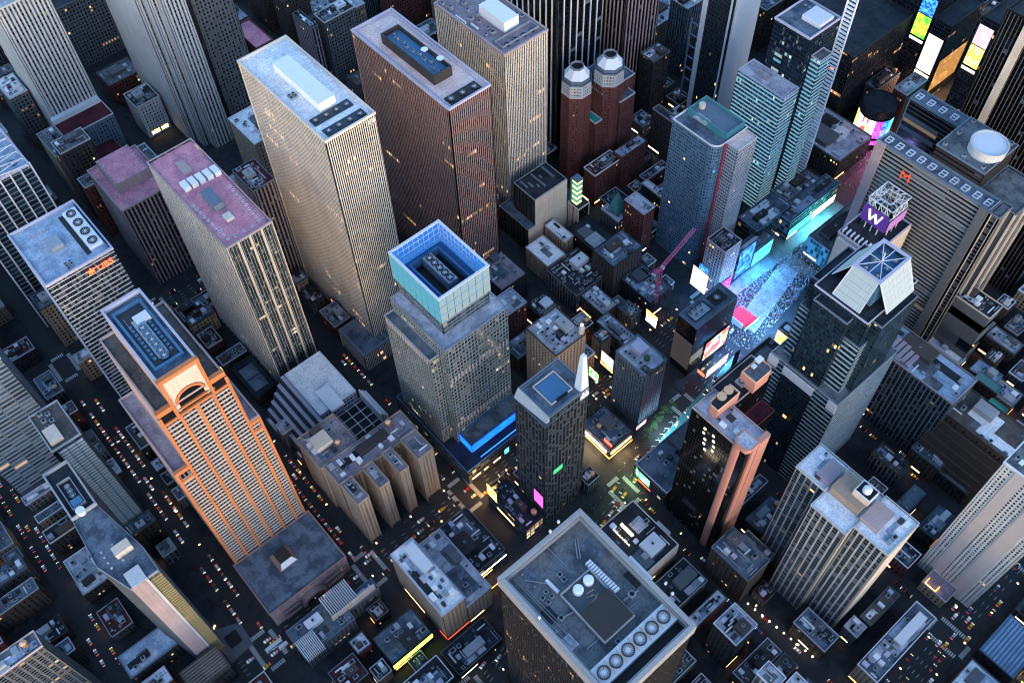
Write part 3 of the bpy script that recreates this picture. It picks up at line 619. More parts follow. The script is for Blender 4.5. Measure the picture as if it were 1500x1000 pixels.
for (u, v) in ((207, 482), (214, 490), (220, 499), (226, 506), (232, 515), (238, 522)):
    x, y = P(u, v, zr + 2.2); fan(root, x, 37.5, zr + 2.2, 2.3, 'blue_metal')
for s in (32, 41.6):
    for i in range(9): pbox(root, 'louvre', (-359 + i * 3.2, s, -357.2 + i * 3.2, s + 1.6), zr + .3, zr + 1.2, 'blue_metal')
x, y = P(209, 468, zr); pbox(root, 'equipment_box', (x - 3, y - 4, x + 3, y + 4), zr + .3, zr + 2.5, 'white_wall')
pbox(root, 'hatch', RC((181, 470), (196, 488), zr), zr + .3, zr + 1.4, 'metal')
# podium
zp = tower(root, (-316.5, 6, -271, 67), 0, 22, dict(STY['arched'], W=dict(bay=6, pw=2.2, sh=3)), 'r_blue', 'redbrown', 1.2, .8)
q = RC((392, 812), (436, 815), zp + 4); mb = MB(); mb.prism([(q[0], q[1]), (q[2], q[1]), (q[2], q[3]), (q[0], q[3])], zp, zp + 5, 0, 1, .62); mb.build('skylight', ['redbrown', 'bronze'], root)
mb = MB(); mb.quad((q[2] - .2, q[1] + 1, zp + 1), (q[2] - .2, q[3] - 1, zp + 1), (q[2] - 2.6, q[3] - 3, zp + 4.9), (q[2] - 2.6, q[1] + 3, zp + 4.9)); mb.build('skylight_glazing', ['white_paint'], root)
for (y0, y1) in ((14, 26), (47, 60)):
    for j in range(3): pbox(root, 'entrance_ledge', (-271.2 + j * 1.2, y0, -270 + j * 1.2, y1), 16 - j * 5, 18 - j * 5, 'redbrown')
mb = MB(); N = 12; yc, zc, ra = 36.5, 6, 7
for k in range(N):
    a0, a1 = math.pi * k / N, math.pi * (k + 1) / N
    for (r0, r1, xa, xb) in ((ra, ra + 2.5, -270.9, -266.5),):
        f0 = [(xx, yc - rr * math.cos(aa), zc + rr * math.sin(aa)) for xx in (xa, xb) for rr in (r0, r1) for aa in (a0, a1)]
        mb.quad(f0[4], f0[5], f0[7], f0[6]); mb.quad(f0[2], f0[6], f0[7], f0[3]); mb.quad(f0[0], f0[1], f0[5], f0[4])
mb.build('entrance_arch', ['redbrown'], root)
mb = MB(); mb.quad((-270.8, yc - ra, 0), (-270.8, yc + ra, 0), (-270.8, yc + ra, 11), (-270.8, yc - ra, 11)); mb.build('entrance_glazing', [glass('g_lobby', (.05, .03, .02), .6, (1, .45, .12), .8)], root)

# ------------------------------------------------------------------ white-balcony and yellow-balcony towers
sty('apt_grey', bay=4, fl=3.0, pw=1.2, pd=.3, sh=1.1, sd=.2, pier='grey_stone', span='grey_stone', glass='g_apt')
root = thing('apartment_tower', 'slender tower with stacked white balcony slabs on its west end', 'apartment tower', (-405, -29, 0))
zr = tower(root, (-424, -39, -392, -20), 0, 134, dict(STY['apt_grey'], W=dict(bay=5, pw=.2, pd=.05, sh=0), glass='g_dark'), 'r_brown', 'concrete', 1.2, .8)
bm = MB()
for j in range(42): bm.box(-392.1, -36, 6 + j * 3.0, -391.0, -20.5, 7.0 + j * 3.0, bottom=True)
bm.build('balcony_slab', ['white_paint'], root, 'stuff')
for yy in (-36.2, -31, -25.6, -20.6): pbox(root, 'balcony_fin', (-392.1, yy - .2, -390.0, yy + .2), 4, 132, 'grey_blue')
x, y = P(60, 620, zr)
for i in range(5): part(root, 'rooftop_unit', PROTO['rooftop_unit'], (-421 + i * 3, -33 + (i % 2) * 4, zr), (1.4, 1.4, 1.3))
pbox(root, 'stair_bulkhead', (-408, -37, -396, -29), zr, zr + 3, 'cream')
root = thing('apartment_tower', 'long narrow roofed tower with grey end wall and amber-lit balcony slabs', 'apartment tower', (-330, -40, 0))
zr = tower(root, (-377, -49.5, -340, -34), 0, 140, 'apt_grey', 'r_dark', 'concrete', 2.4, 1.0); z2 = ptower(root, [(-341, -49.5), (-306, -52), (-282, -44), (-282, -27), (-300, -27), (-341, -34.5)], 0, 138, 'apt_grey', 'r_blue', 'concrete', 1.2, .8)
bm = MB()
for j in range(44): bm.box(-282.3, -33.5, 4 + j * 3.0, -281.3, -27.2, 4.8 + j * 3.0, bottom=True)
bm.build('balcony_slab', ['ochre_metal'], root, 'stuff')
pbox(root, 'end_wall', (-282.6, -43.5, -281.3, -35.5), 0, 138.6, 'mauve'); pbox(root, 'end_wall_strip', (-282.6, -35.3, -281.1, -33.8), 0, 138.4, 'limestone'); pbox(root, 'end_cap', (-292, -43, -281.6, -34), 137.5, 139.2, 'limestone')
pbox(root, 'penthouse', RC((163, 805), (194, 800), z2 + 3), z2, z2 + 5, 'cream'); q = (-366, -46, -345, -38); mb = MB(); mb.ring(*q, .4, zr, zr + 2.4); mb.build('machinery_wall', ['metal'], root)
for i in range(3): fan(root, -362 + i * 3.6, -42, zr, 1.7, 'metal')
pbox(root, 'equipment_box', (-351, -45, -346, -39), zr, zr + 2.5, 'blue_metal'); x, y = P(125, 730, zr); mb = MB(); mb.cyl(-341.5, -43, zr, zr + 3.2, 2.6, 16, 0, 0); mb.build('water_drum', ['white_paint'], root)
for i in range(8): part(root, 'roof_vent', PROTO['roof_vent'], (-312 + (i % 4) * 4, -46 + (i // 4) * 7, z2), (1.5, 1.5, 1.5))

# ------------------------------------------------------------------ mid-rise row by the avenue
sty('white_mid', bay=3, fl=3.8, pw=.7, pd=.3, sh=1.3, sd=.25, pier='lavender', span='lavender', glass='g_dark')
root = thing('office_building', 'mid-rise with flat white roof and long white terraces stepping down its side', 'building', (-380, 120, 0))
zr = tower(root, (-405, 112, -359, 143), 0, 46, 'white_mid', 'r_white', 'white_wall', .9, .5)
for j in range(5): pbox(root, 'terrace', (-408, 109.2 - j * 4.6, -352, 111.9 - j * 4.6 + 0), 0, 42 - j * 6.5, 'lavender'); pbox(root, 'terrace_edge', (-408, 107.4 - j * 4.6, -352, 109.1 - j * 4.6), 0, 39 - j * 6.5, 'dark_stone')
pbox(root, 'raised_roof', RC((462, 577), (505, 592), zr), zr, zr + 2.6, 'white_paint'); zq = tower(root, (-358.9, 118, -330, 150), 0, 34, 'white_mid', 'r_dark', 'metal', 1.2, .5)
for i in range(4):
    mb = MB(); mb.beam((-356 + i * 7, 119, zq + 2), (-356 + i * 7, 149, zq + 2), .5); mb.beam((-358 , 123 + i * 7.5, zq + 2.6), (-332, 123 + i * 7.5, zq + 2.6), .5); mb.beam((-356 + i * 7, 119, zq), (-356 + i * 7, 119, zq + 2), .4); mb.build('roof_frame', ['white_wall'], root)
for i in range(3): pbox(root, 'cornice', (-358, 144.6 + i * 2.1, -331, 145.8 + i * 2.1), 30 - i * 3, 46 - i * 3, 'white_wall')
sty('hotel', bay=2.7, fl=3.2, pw=1.5, pd=.25, sh=1.5, sd=.2, pier='tan_brick', span='tan_brick', glass='g_apt')
root = thing('hotel', 'tan brick hotel with four parallel wings ending at the avenue', 'hotel', (-320, 120, 0))
z1 = tower(root, (-346, 86, -316, 117), 0, 60, 'hotel', 'r_mauve', 'tan_brick', 1.2, .6)
wy = [P(u, v, 65)[1] for u, v in ((522, 737), (540, 725), (556, 715), (570, 703), (585, 692), (599, 683), (612, 672), (634, 655))]
zz = tower(root, (-316, 88, -296, 153), 0, 62, 'hotel', 'r_mauve', 'tan_brick', 1, .5)
for i in range(4):
    y0, y1 = wy[2 * i], wy[2 * i + 1]; zt = tower(root, (-295.9, y0, -276, y1), 0, 65, 'hotel', 'r_mauve', 'tan_brick', 1.1, .5); clutter(root, (-295, y0, -277, y1), zt, 4, 40 + i, 0, False)
    pbox(root, 'awning', (-276.2, y0 + 1, -273, y1 - 1), 3.4, 4.2, 'bronze')
tank(root, -312, 140, zz, 1); clutter(root, (-316, 88, -297, 150), zz, 12, 9, 0, True); clutter(root, (-345, 87, -318, 116), z1, 10, 10, 1)
pbox(root, 'rooftop_wall', (-338, 92, -327, 104), z1, z1 + 5, 'cream')

# ------------------------------------------------------------------ tower with the glowing blue crown
stone('concrete_d', (.25, .26, .26))
sty('crown_shaft', bay=2.6, fl=4.0, pw=.75, pd=.22, sh=1.2, sd=.15, pier='concrete_d', span='concrete_d', glass='g_green')
sty('crown_neck', bay=4, fl=3.2, pw=.2, pd=.1, sh=.8, sd=.4, pier='metal', span='metal', glass=glass('g_neck', (.04, .05, .05), .35, (1, .85, .5), .35))
sty('podium_dark', bay=4, fl=5, pw=.6, pd=.2, sh=1.2, sd=.3, pier='dark_stone', span='grey_stone', glass='g_warm')
root = thing('office_tower', 'grey gridded tower with a glowing cyan glass crown open to the sky', 'skyscraper', (-320, 206, 0))
tower(root, (-344, 171, -296, 178.9), 0, 128, 'crown_shaft', 'r_grey', 'concrete', 1.2, .6); zs = tower(root, (-346, 179, -289, 231), 0, 138, 'crown_shaft', 'r_lav', 'metal', 1.0, .8)
tower(root, (-346, 187, -300, 225), 138 - 1, 151, 'crown_neck', 'r_dark', 'metal', .6, .4)
emit('crown_cyan', (.09, .32, .40), .85); emit('crown_pale', (.28, .38, .39), .8); emit('crown_blue', (.012, .10, .36), 1.5)
pm = {}
for nm, mt in (('c', 'crown_cyan'), ('p', 'crown_pale')):
    b_ = MB(); b_.box(-.5, -.06, 0, .5, .06, 1, bottom=True); pm[nm] = b_.mesh('glass_panel', [mt])
cx0, cy0, cx1, cy1, cz0, cz1 = -349, 186, -299, 226, 151, 175
for sd, L, nb in (('N', 50, 8), ('W', 40, 7), ('S', 50, 8), ('E', 40, 7)):
    for i in range(nb):
        for j in range(3):
            a = (i + .5) * L / nb; z = cz0 + j * 8 + .08
            loc, rz = {'N': ((cx0 + a, cy0, z), 0), 'W': ((cx1, cy0 + a, z), math.pi / 2), 'S': ((cx0 + a, cy1, z), 0), 'E': ((cx0, cy0 + a, z), math.pi / 2)}[sd]
            part(root, 'glass_panel', pm['c' if sd in 'NS' else 'p'], loc, (L / nb - .5, 1, 7.5), rz)  # paler west and east panels: sky reflection put into their glow colour
mb = MB()
mb.ring(cx0 - .3, cy0 - .3, cx1 + .3, cy1 + .3, 1.6, cz1, cz1 + 1.0); mb.build('crown_rim', ['white_wall'], root)
mb = MB(); mb.ring(cx0 - .2, cy0 - .2, cx1 + .2, cy1 + .2, .9, cz0 - .6, cz0); mb.build('crown_sill', ['metal'], root)
mb = MB(); t = 1.0
for (a, b_) in (((cx0 + t, cy0 + t), (cx0 + t, cy1 - t)), ((cx0 + t, cy1 - t), (cx1 - t, cy1 - t)), ((cx1 - t, cy1 - t), (cx1 - t, cy0 + t)), ((cx1 - t, cy0 + t), (cx0 + t, cy0 + t))):
    mb.quad((*a, cz0 + 4), (*b_, cz0 + 4), (*b_, cz1 - .1), (*a, cz1 - .1))
mb.build('crown_lining', ['crown_blue'], root)
mb = MB()
for i in range(13):
    xx = cx0 + 2 + i * 3.8; mb.beam((xx, cy1 - 1.3, cz0 + 5), (xx, cy1 - 1.3, cz1 - .5), .3); 
    if i < 10: yy = cy0 + 2 + i * 4; mb.beam((cx0 + 1.3, yy, cz0 + 5), (cx0 + 1.3, yy, cz1 - .5), .3)
for z in (cz0 + 10, cz0 + 15, cz0 + 20): mb.beam((cx0 + 1.4, cy1 - 1.4, z), (cx1 - 1.4, cy1 - 1.4, z), .35); mb.beam((cx0 + 1.4, cy0 + 1.4, z), (cx0 + 1.4, cy1 - 1.4, z), .35)
mb.build('crown_lattice', ['white_wall'], root, 'stuff')
mb = MB(); mb.quad((cx0 + 1, cy0 + 1, cz0 + 6), (cx1 - 1, cy0 + 1, cz0 + 6), (cx1 - 1, cy1 - 1, cz0 + 6), (cx0 + 1, cy1 - 1, cz0 + 6)); mb.build('crown_deck', ['blue_metal'], root)
mb = MB(); mb.ring(-341, 194, -307, 218, 1.2, cz0 + 6, cz0 + 13); mb.build('machinery_wall', ['blue_metal'], root); pbox(root, 'machinery_deck', (-339.7, 195.3, -308.3, 216.7), cz0 + 6, cz0 + 6.6, 'black')
pbox(root, 'fan_deck', (-338, 203, -311, 210), cz0 + 6.6, cz0 + 15, 'metal')
for i in range(5): fan(root, -335 + i * 5.2, 206.5, cz0 + 15, 2.4, 'dark_metal')
zp = tower(root, (-350, 169, -266, 233), 0, 20, 'podium_dark', 'r_dark', 'blue_metal', 1.0, .6); zp2 = tower(root, (-288.9, 182, -276, 231), 19, 31, 'podium_dark', 'r_grey', 'blue_metal', .8, .5)
screen('led_blue', [(.35, (.004, .08, .9)), (.55, (.01, .18, 1)), (.72, (.15, .5, 1))], 2.6, 6, 3)
panel(root, 'led_screen', (-275.6, 181.6), (-275.6, 231.4), 20.6, 30.5, 'led_blue', .3); panel(root, 'led_screen', (-288.9, 181.4), (-275.4, 181.4), 20.6, 30.5, 'led_blue', .3)
bm = MB()
for (za_, zb_) in ((98, 104), (40, 45)):
    for k in range(17): bm.box(-289.3, 181 + k * 2.95, za_, -288.85, 182.2 + k * 2.95, zb_, bottom=True)
for k in range(16): bm.box(-342 + k * 2.85, 170.8, 121, -340.8 + k * 2.85, 171.2, 126.5, bottom=True)
bm.build('pale_window_strip', ['pink_wall'], root, 'stuff')  # pale lit windows put in as strips of pink wall colour
for i in range(26): 
    pbox(root, 'canopy_light', (-269, 184 + i * 1.8, -268.5, 184.5 + i * 1.8), 20.4, 20.8, 'neon_blue')
for (y0, y1, mt) in ((172, 180, 'shop_warm'), (183, 187, 'shop_warm'), (192, 199, 'shop_warm'), (214, 222, 'shop_warm'), (203, 207, 'neon_cyan')): panel(root, 'shop_sign', (-265.8, y0), (-265.8, y1), 4.5, 6.5 if mt == 'shop_warm' else 11, mt, .3)

# ------------------------------------------------------------------ spiked grey tower on the wedge block
stone('slate', (.075, .08, .085))
sty('spiked', bay=3.0, fl=3.8, pw=.8, pd=.35, sh=1.2, sd=.2, pier='slate', span='dark_stone', glass='g_dark')
root = thing('office_tower', 'dark gridded tower with blue roof, white sloped shoulder and white tapering spike', 'skyscraper', (-220, 206, 0))
tower(root, (-234, 189, -206.5, 224), 0, 140, 'spiked', 'r_blue', 'grey_blue', .6, .4); zr = tower(root, (-234, 192.2, -206.5, 224), 139.5, 148, 'spiked', 'r_blue', 'grey_blue', 1.6, .9)
mb = MB(); mb.v += [(-234.2, 188.6, 140.4), (-206.3, 189.8, 143.4), (-206.3, 192.3, 148.4), (-234.2, 192.3, 148.4), (-234.2, 192.3, 140.4), (-206.3, 192.3, 143.4)]; mb.f += [(0, 1, 2, 3), (0, 3, 4), (1, 5, 2)]; mb.m += [0, 0, 0]; mb.uv += [((0, 0),) * 4, ((0, 0),) * 3, ((0, 0),) * 3]; mb.build('sloped_shoulder', ['limestone'], root)
mb = MB(); mb.v += [(-206.2, 189, 139), (-206.2, 193, 148), (-206.2, 189, 148)]; mb.f.append((0, 1, 2)); mb.m.append(0); mb.uv.append(((0, 0),) * 3)
q = RC((796, 566), (830, 560), zr); mb = MB(); mb.ring(-229, 199, -212, 216, .5, zr, zr + 1.6); mb.build('roof_screen', ['gold_rim' if False else 'cream'], root); pbox(root, 'skylight_deck', (-228, 200, -213, 215), zr, zr + .8, 'blue_metal'); pbox(root, 'trench', (-213, 203, -211.8, 212), zr, zr + 1.7, 'black')
mb = MB(); mb.ring(-232.5, 192, -208, 222.5, .35, zr, zr + .6); mb.build('roof_kerb', ['metal'], root)
mb = MB(); mb.prism([(-213.0, 217.4), (-206.3, 217.4), (-206.3, 224.6), (-213.0, 224.6)], 139, 181, 0, None, .38); mb.build('spike', ['white_paint'], root)
panel(root, 'sign', (-216, 188.3), (-207, 188.3), 28, 45, 'neon_magenta', .3)
panel(root, 'sign', (-206, 196), (-206, 204), 70, 76, emit('dim_green', (.1, .8, .3), .8), .3)
root, zr = bld('corner_store', 'low dark corner block with a glowing gold sign screen at the avenue corner', (-246, 171.5, -206, 188), 16, 'podium_dark', 'r_dark', 'dark_stone', clut=9, seed=61)
screen('gold_screen', [(.35, (1, .45, .05)), (.55, (1, .7, .25)), (.7, (1, .85, .55))], 4.5, 3, 1)
panel(root, 'sign_screen', (-246.3, 171.2), (-236, 171.2), 14, 30, 'gold_screen', .4); panel(root, 'sign_screen', (-246.4, 181), (-246.4, 171.4), 14, 24, 'gold_screen', .4)
pbox(root, 'sign_frame', (-246.2, 171.3, -245.6, 186), 24, 25, 'ochre_metal'); panel(root, 'shop_sign', (-236, 171.1), (-218, 171.1), 5, 8, 'shop_warm', .3)
root, zr = bld('brick_building', 'tan brick block with busy roof standing behind the white spike', (-301, 256, -269, 285), 78, 'punched_tan', 'r_lav', 'brown_brick', clut=16, seed=5)
mb = MB(); mb.cyl(-272, 283, 78, 84, 2.2, 12, 0, 1); mb.cyl(-272, 283, 84, 86.5, 2.4, 12, 1, 1, .3); mb.build('roof_lantern', ['cream', 'limestone'], root); part(root, 'lamp', boxmesh('lamp_white'), (-272, 283, 86.6), (1.2, 1.2, 1.2))

# ------------------------------------------------------------------ the big square roof in front
sty('fine_brown', bay=1.5, fl=3.9, pw=.35, pd=.3, sh=.9, sd=.15, pier='bronze', span='bronze', glass='g_brownlit')
R_ = (-135, 95, -59, 147); root = thing('office_tower', 'dark brown tower with big square grey roof, wide parapet and six fans', 'skyscraper', (-97, 121, 0))
st = dict(STY['fine_brown'])
gl, gr = MB(), MB(); facade(gl, gr, R_, 0, 197, st); gl.build('glazing', ['g_brownlit'], root); gr.build('facade_grid', ['bronze', 'bronze'], root, 'stuff'); FOOT.append(R_)
zr = 196.5; mb = MB(); mb.ring(R_[0] - .6, R_[1] - .6, R_[2] + .6, R_[3] + .6, 2.4, 194, 204); mb.build('parapet', [stone('parapet_grey', (.30, .28, .28))], root)
mb = MB(); mb.ring(R_[0] + 2.2, R_[1] + 2.2, R_[2] - 2.2, R_[3] - 2.2, .5, 202.2, 202.8); mb.build('rail_track', ['metal'], root)
mb = MB(); mb.quad((R_[0] + 1.5, R_[1] + 1.5, zr), (R_[2] - 1.5, R_[1] + 1.5, zr), (R_[2] - 1.5, R_[3] - 1.5, zr), (R_[0] + 1.5, R_[3] - 1.5, zr)); mb.build('roof', ['r_grey'], root)
pbox(root, 'fan_deck', (-76.5, 98, -67, 144.5), zr, zr + 4.4, 'white_wall')
for i in range(6): fan(root, -71.7, 102.2 + i * 7.55, zr + 4.4, 3.2, 'dark_metal', 16); pbox(root, 'fan_pad', (-75.6, 102.2 + i * 7.55 + 3.3, -68, 102.2 + i * 7.55 + 4.2), zr + 4.4, zr + 4.7, 'cream')
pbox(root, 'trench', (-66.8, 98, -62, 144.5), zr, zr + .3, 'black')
q = RC((820, 871), (930, 902), zr + 3); q = (q[0], q[1], q[2], q[3]); pbox(root, 'machinery_deck', (q[0], q[1], q[2], q[3]), zr, zr + 1.6, 'grey_stone')
mb = MB(); mb.ring(*q, .5, zr + 1.6, zr + 4.2); mb.build('machinery_wall', ['concrete'], root); xm = (q[0] + q[2]) / 2 - 2; pbox(root, 'penthouse', (xm, q[1] + .6, q[2] - .6, q[3] - .6), zr + 1.6, zr + 5.6, 'bronze')
for (u, v) in ((847, 863), (862, 849)):
    x, y = P(u, v, zr + 4); mb = MB(); mb.cyl(x, y, zr + 1.6, zr + 4.6, 2.6, 18, 0, 0); mb.cyl(x, y, zr + 4.6, zr + 5.1, 2.6, 18, 0, 0, 1.6); mb.build('water_drum', ['white_paint'], root)
x, y = P(867, 872, zr + 3); mb = MB()
for k in range(9): mb.beam((x - 3 + rnd.random() * 6, y - 3 + rnd.random() * 6, zr + 1.7 + k * .25), (x - 3 + rnd.random() * 6, y - 3 + rnd.random() * 6, zr + 1.8 + k * .25), .22)
mb.build('pipework', ['pale_orange'], root)
a, b_ = P(862, 823, zr + 2), P(903, 863, zr + 2)
for i in range(13): t = i / 12; pbox(root, 'vent_unit', (a[0] + (b_[0] - a[0]) * t - .55, a[1] + (b_[1] - a[1]) * t - 1.6, a[0] + (b_[0] - a[0]) * t + .55, a[1] + (b_[1] - a[1]) * t + 1.6), zr, zr + 2.2, 'white_paint')
for (u, v, s) in ((820, 843, 1.2), (826, 850, 1.2), (795, 877, 1.1), (803, 883, 1.1), (808, 874, 1), (800, 868, 1), (822, 906, 1.3), (885, 920, 1), (925, 872, 1.6), (905, 940, 1.2)):
    x, y = P(u, v, zr); part(root, 'rooftop_unit', PROTO['rooftop_unit'], (x, y, zr), (s, s, s * 1.2))
for (A, B, w) in (((768, 850), (800, 855), .4), ((800, 850), (818, 868), 1.6), ((842, 790), (846, 818), .5), ((846, 790), (850, 818), .5), ((913, 880), (935, 865), .7), ((825, 905), (840, 896), .6)):
    pa, pb = P(*A, zr), P(*B, zr); mb = MB(); mb.beam((*pa, zr + .7), (*pb, zr + .7), w); mb.build('duct', ['metal' if w < 1 else 'white_wall'], root)
for (u, v) in ((806, 779), (818, 765), (975, 855), (985, 870), (790, 905)):
    x, y = P(u, v, 204); pbox(root, 'davit', (x - .5, y - .5, x + .5, y + .5), 204, 206, 'white_wall')
for k, (u, v, a_, b_, mt) in enumerate(((775, 840, 9, 6, 'r_blue'), (800, 905, 8, 10, 'r_dark'), (870, 800, 12, 8, 'r_blue'), (930, 845, 9, 7, 'r_dark'), (835, 940, 7, 5, 'r_lav'), (905, 820, 6, 9, 'r_grey'))):
    x, y = P(u, v, zr); pbox(root, 'roof_patch', (x - a_ / 2, y - b_ / 2, x + a_ / 2, y + b_ / 2), zr, zr + .04 + .02 * k, mt)
for (A, B, w) in (((745, 852), (838, 948), .3), ((752, 848), (845, 944), .3), ((850, 762), (985, 880), .3), ((800, 800), (830, 830), .35), ((890, 800), (940, 850), .35), ((770, 862), (820, 912), .25), ((935, 880), (905, 905), .3), ((860, 950), (900, 915), .4)):
    pa, pb = P(*A, zr), P(*B, zr); mb = MB(); mb.beam((*pa, zr + .35), (*pb, zr + .35), w); mb.build('pipe', ['metal'], root)
for (u, v, s) in ((765, 842, .7), (783, 860, .6), (870, 780, .8), (890, 795, .7), (915, 815, .7), (945, 845, .8), (815, 925, .8), (840, 945, .7), (830, 880, .7), (868, 905, .6), (880, 890, .6), (960, 870, .8)):
    x, y = P(u, v, zr); part(root, 'roof_vent', PROTO['roof_vent'], (x, y, zr), (s * 1.6, s * 1.6, s * 1.6))
pbox(root, 'window_rig', (-103, 147.7, -88, 150.2), 198, 200, 'white_wall')

# ------------------------------------------------------------------ salmon corner hotel on the diagonal avenue
sty('black_glass', bay=2.0, fl=3.3, pw=.12, pd=.1, sh=.35, sd=.06, pier='black', span='black', glass='g_black')
root = thing('hotel', 'black glass tower with smooth salmon-pink rounded columns and two orange roof drums', 'hotel', (-138, 288, 0))
z1 = tower(root, (-157.5, 262, -116, 281), 0, 143, 'black_glass', 'r_lav', 'mauve', 1.1, .7); z2 = tower(root, (-160, 281.1, -143, 318), 0, 140, 'black_glass', 'r_dark', 'mauve', 1.0, .6); z3 = tower(root, (-142.9, 281.1, -132, 316), 0, 110, 'black_glass', 'r_maroon', 'maroon', 1, .6)
def rounded(x0, y0, x1, y1, r, n=5, corners='abcd'):
    out = []
    for k, (cx, cy, a0) in enumerate(((x0 + r, y0 + r, 180), (x1 - r, y0 + r, 270), (x1 - r, y1 - r, 0), (x0 + r, y1 - r, 90))):
        if 'abcd'[k] in corners:
            for i in range(n + 1): a = math.radians(a0 + 90 * i / n); out.append((cx + r * math.cos(a), cy + r * math.sin(a)))
        else: out.append(((x0, y0), (x1, y0), (x1, y1), (x0, y1))[k])
    return out
mb = MB(); mb.prism(rounded(-126, 261.0, -119.5, 266, 2.4, 5, 'ab'), 0, 143.6); mb.build('corner_column', ['salmon'], root); pbox(root, 'column', (-118, 266.6, -114.5, 271.2), 0, 143.7, 'salmon'); pbox(root, 'corner_glazing', (-119.5, 262.6, -115.6, 266.5), 0, 143, 'black')
mb = MB(); mb.prism(rounded(-126.2, 260.8, -114.3, 271.4, 4, 6, 'ab'), 143.75, 147.5); mb.build('column_cap', ['salmon'], root); mb = MB(); mb.prism(rounded(-125.2, 261.8, -115.3, 270.4, 3.4, 6, 'ab'), 147.5, 147.6); mb.build('column_cap_roof', ['r_lav'], root)
pbox(root, 'column', (-118, 272.3, -114.6, 282), 0, 144, 'salmon')
for (L, R, hh, kind) in (((1037, 590), (1084, 575), 10, 't'), ((1086, 545), (1133, 540), 9, 'b')):
    q = RC(L, R, 152); mb = MB(); mb.prism(rounded(*q, 3, 4, 'cd' if kind == 'b' else 'a'), 141, 151.5); mb.build('penthouse', ['salmon'], root)
    mb = MB(); mb.prism(rounded(q[0] + .8, q[1] + .8, q[2] - .8, q[3] - .8, 2.5, 4, 'cd' if kind == 'b' else 'a'), 151.5, 151.7); mb.build('penthouse_roof', ['r_dark' if kind == 't' else 'r_grey'], root); mb = MB(); mb.polyring(rounded(*q, 3, 4, 'cd' if kind == 'b' else 'a'), .9, 151.5, 153); mb.build('penthouse_parapet', ['pale_orange'], root)
for (u, v) in ((1058, 578), (1068, 569)):
    x, y = P(u, v, 154); mb = MB(); mb.cyl(x, y, 151.7, 152.9, 2.9, 18); mb.build('roof_drum', ['pale_orange'], root)
x, y = P(1112, 527, 152); pbox(root, 'hatch', (x - 1.8, y - 2.4, x + 1.8, y + 2.4), 151.7, 153.2, 'white_paint'); x, y = P(1104, 537, 152); pbox(root, 'hatch', (x - 1.2, y - 1.2, x + 1.2, y + 1.2), 151.7, 153.6, 'white_wall')
fanrow(root, (1086, 560), (1095, 552), 143, 2, 1.9, 'dark_metal', 'metal', 1.4)
clutter(root, (-150, 263, -126, 280), z1, 8, 3, 0, False)
mb = MB(); emit('win_lamps', (1, .8, .5), 4)
for (u, v) in ((1040, 652), (1046, 664), (1050, 678), (1053, 690), (1056, 655), (1060, 665), (1065, 676)):
    pass
for k in range(9):
    x = -146 + (k % 2) * 7 + rnd.uniform(-.6, .6) + (k // 2) * .9; z = 132 - (k // 2) * 5.2; part(root, 'lit_window', boxmesh('win_lamps'), (x, 261.95, z), (1.7, .2, 1.9))
root, zr = bld('theatre_podium', 'low curved-corner podium with a green lit corner screen', (-192, 263, -161, 322), 19, 'podium_dark', 'r_blue', 'lavender', clut=5, seed=8)
screen('green_screen', [(.3, (.05, .5, .08)), (.5, (.1, 1, .25)), (.7, (.5, .95, .4))], 4, 2, 5)
q = rounded(-192.6, 262.4, -170, 290, 6, 6, 'a')[:7]
for k in range(6): panel(root, 'sign_screen', q[k], q[k + 1], 7, 16, 'green_screen', .4)
panel(root, 'sign_screen', (-186, 262.4), (-176, 262.4), 7, 16, 'green_screen', .4); panel(root, 'sign', (-186, 262), (-174, 262), 3.5, 5.5, 'neon_red', .4)
panel(root, 'sign', (-192.6, 318), (-192.6, 292), 8, 16, screen('led_magenta', [(.3, (.6, .02, .3)), (.5, (1, .1, .2)), (.7, (.4, .2, 1))], 5, 3, 2), .4)
stone('band_teal', (.26, .34, .40), rough=.5)
# ------------------------------------------------------------------ dark glass tower with faceted glass crown
sty('teal_band', bay=3, fl=4.6, pw=.12, pd=.05, sh=1.6, sd=.2, pier='dark_teal', span='band_teal', glass='g_teal'); sty('teal_dark', bay=1.6, fl=3.9, pw=.15, pd=.12, sh=.5, sd=.06, pier='dark_teal', span='dark_teal', glass='g_teal')
root = thing('office_tower', 'dark teal glass tower with notched corners and a white sloped-glass crown', 'skyscraper', (-133, 373, 0))
tower(root, (-160, 343, -106.5, 404), 0, 118, 'teal_band', 'r_grey', 'metal', .8, .6)
tower(root, (-148, 342.4, -124, 343.4), 0, 116, 'teal_dark', 'r_grey', 'white_wall', .6, .2)
for (rc, s_) in (((-156, 350, -145, 398), 'teal_band'), ((-125, 350, -112, 398), 'teal_band')): tower(root, rc, 117.5, 168, s_, 'r_blue', 'grey_blue', .8, .5)
tower(root, (-147, 345, -123, 402), 117.5, 186, 'teal_dark', 'r_dark', 'grey_blue', 1.2, .5)
tower(root, (-158, 357, -108, 391), 117.4, 186.6, dict(STY['teal_dark'], N=dict(sh=1.5, sd=.1)), 'r_dark', 'grey_blue', 1.2, .5)
for rc in ((-152, 350.5, -114, 397),): tower(root, rc, 168, 190, 'teal_dark', 'r_dark', 'lavender', 1.0, .5)
pbox(root, 'white_panel_band', (-148, 341.9, -124, 342.3), 108, 116, 'white_wall'); pbox(root, 'white_panel_band', (-113, 342.2, -106.2, 342.9), 108, 117, 'white_wall'); pbox(root, 'white_panel_band', (-160.3, 342.2, -153, 342.9), 108, 117, 'white_wall')
stone('panel_white', (.40, .46, .47), rough=.3, var=.1, scale=.2)
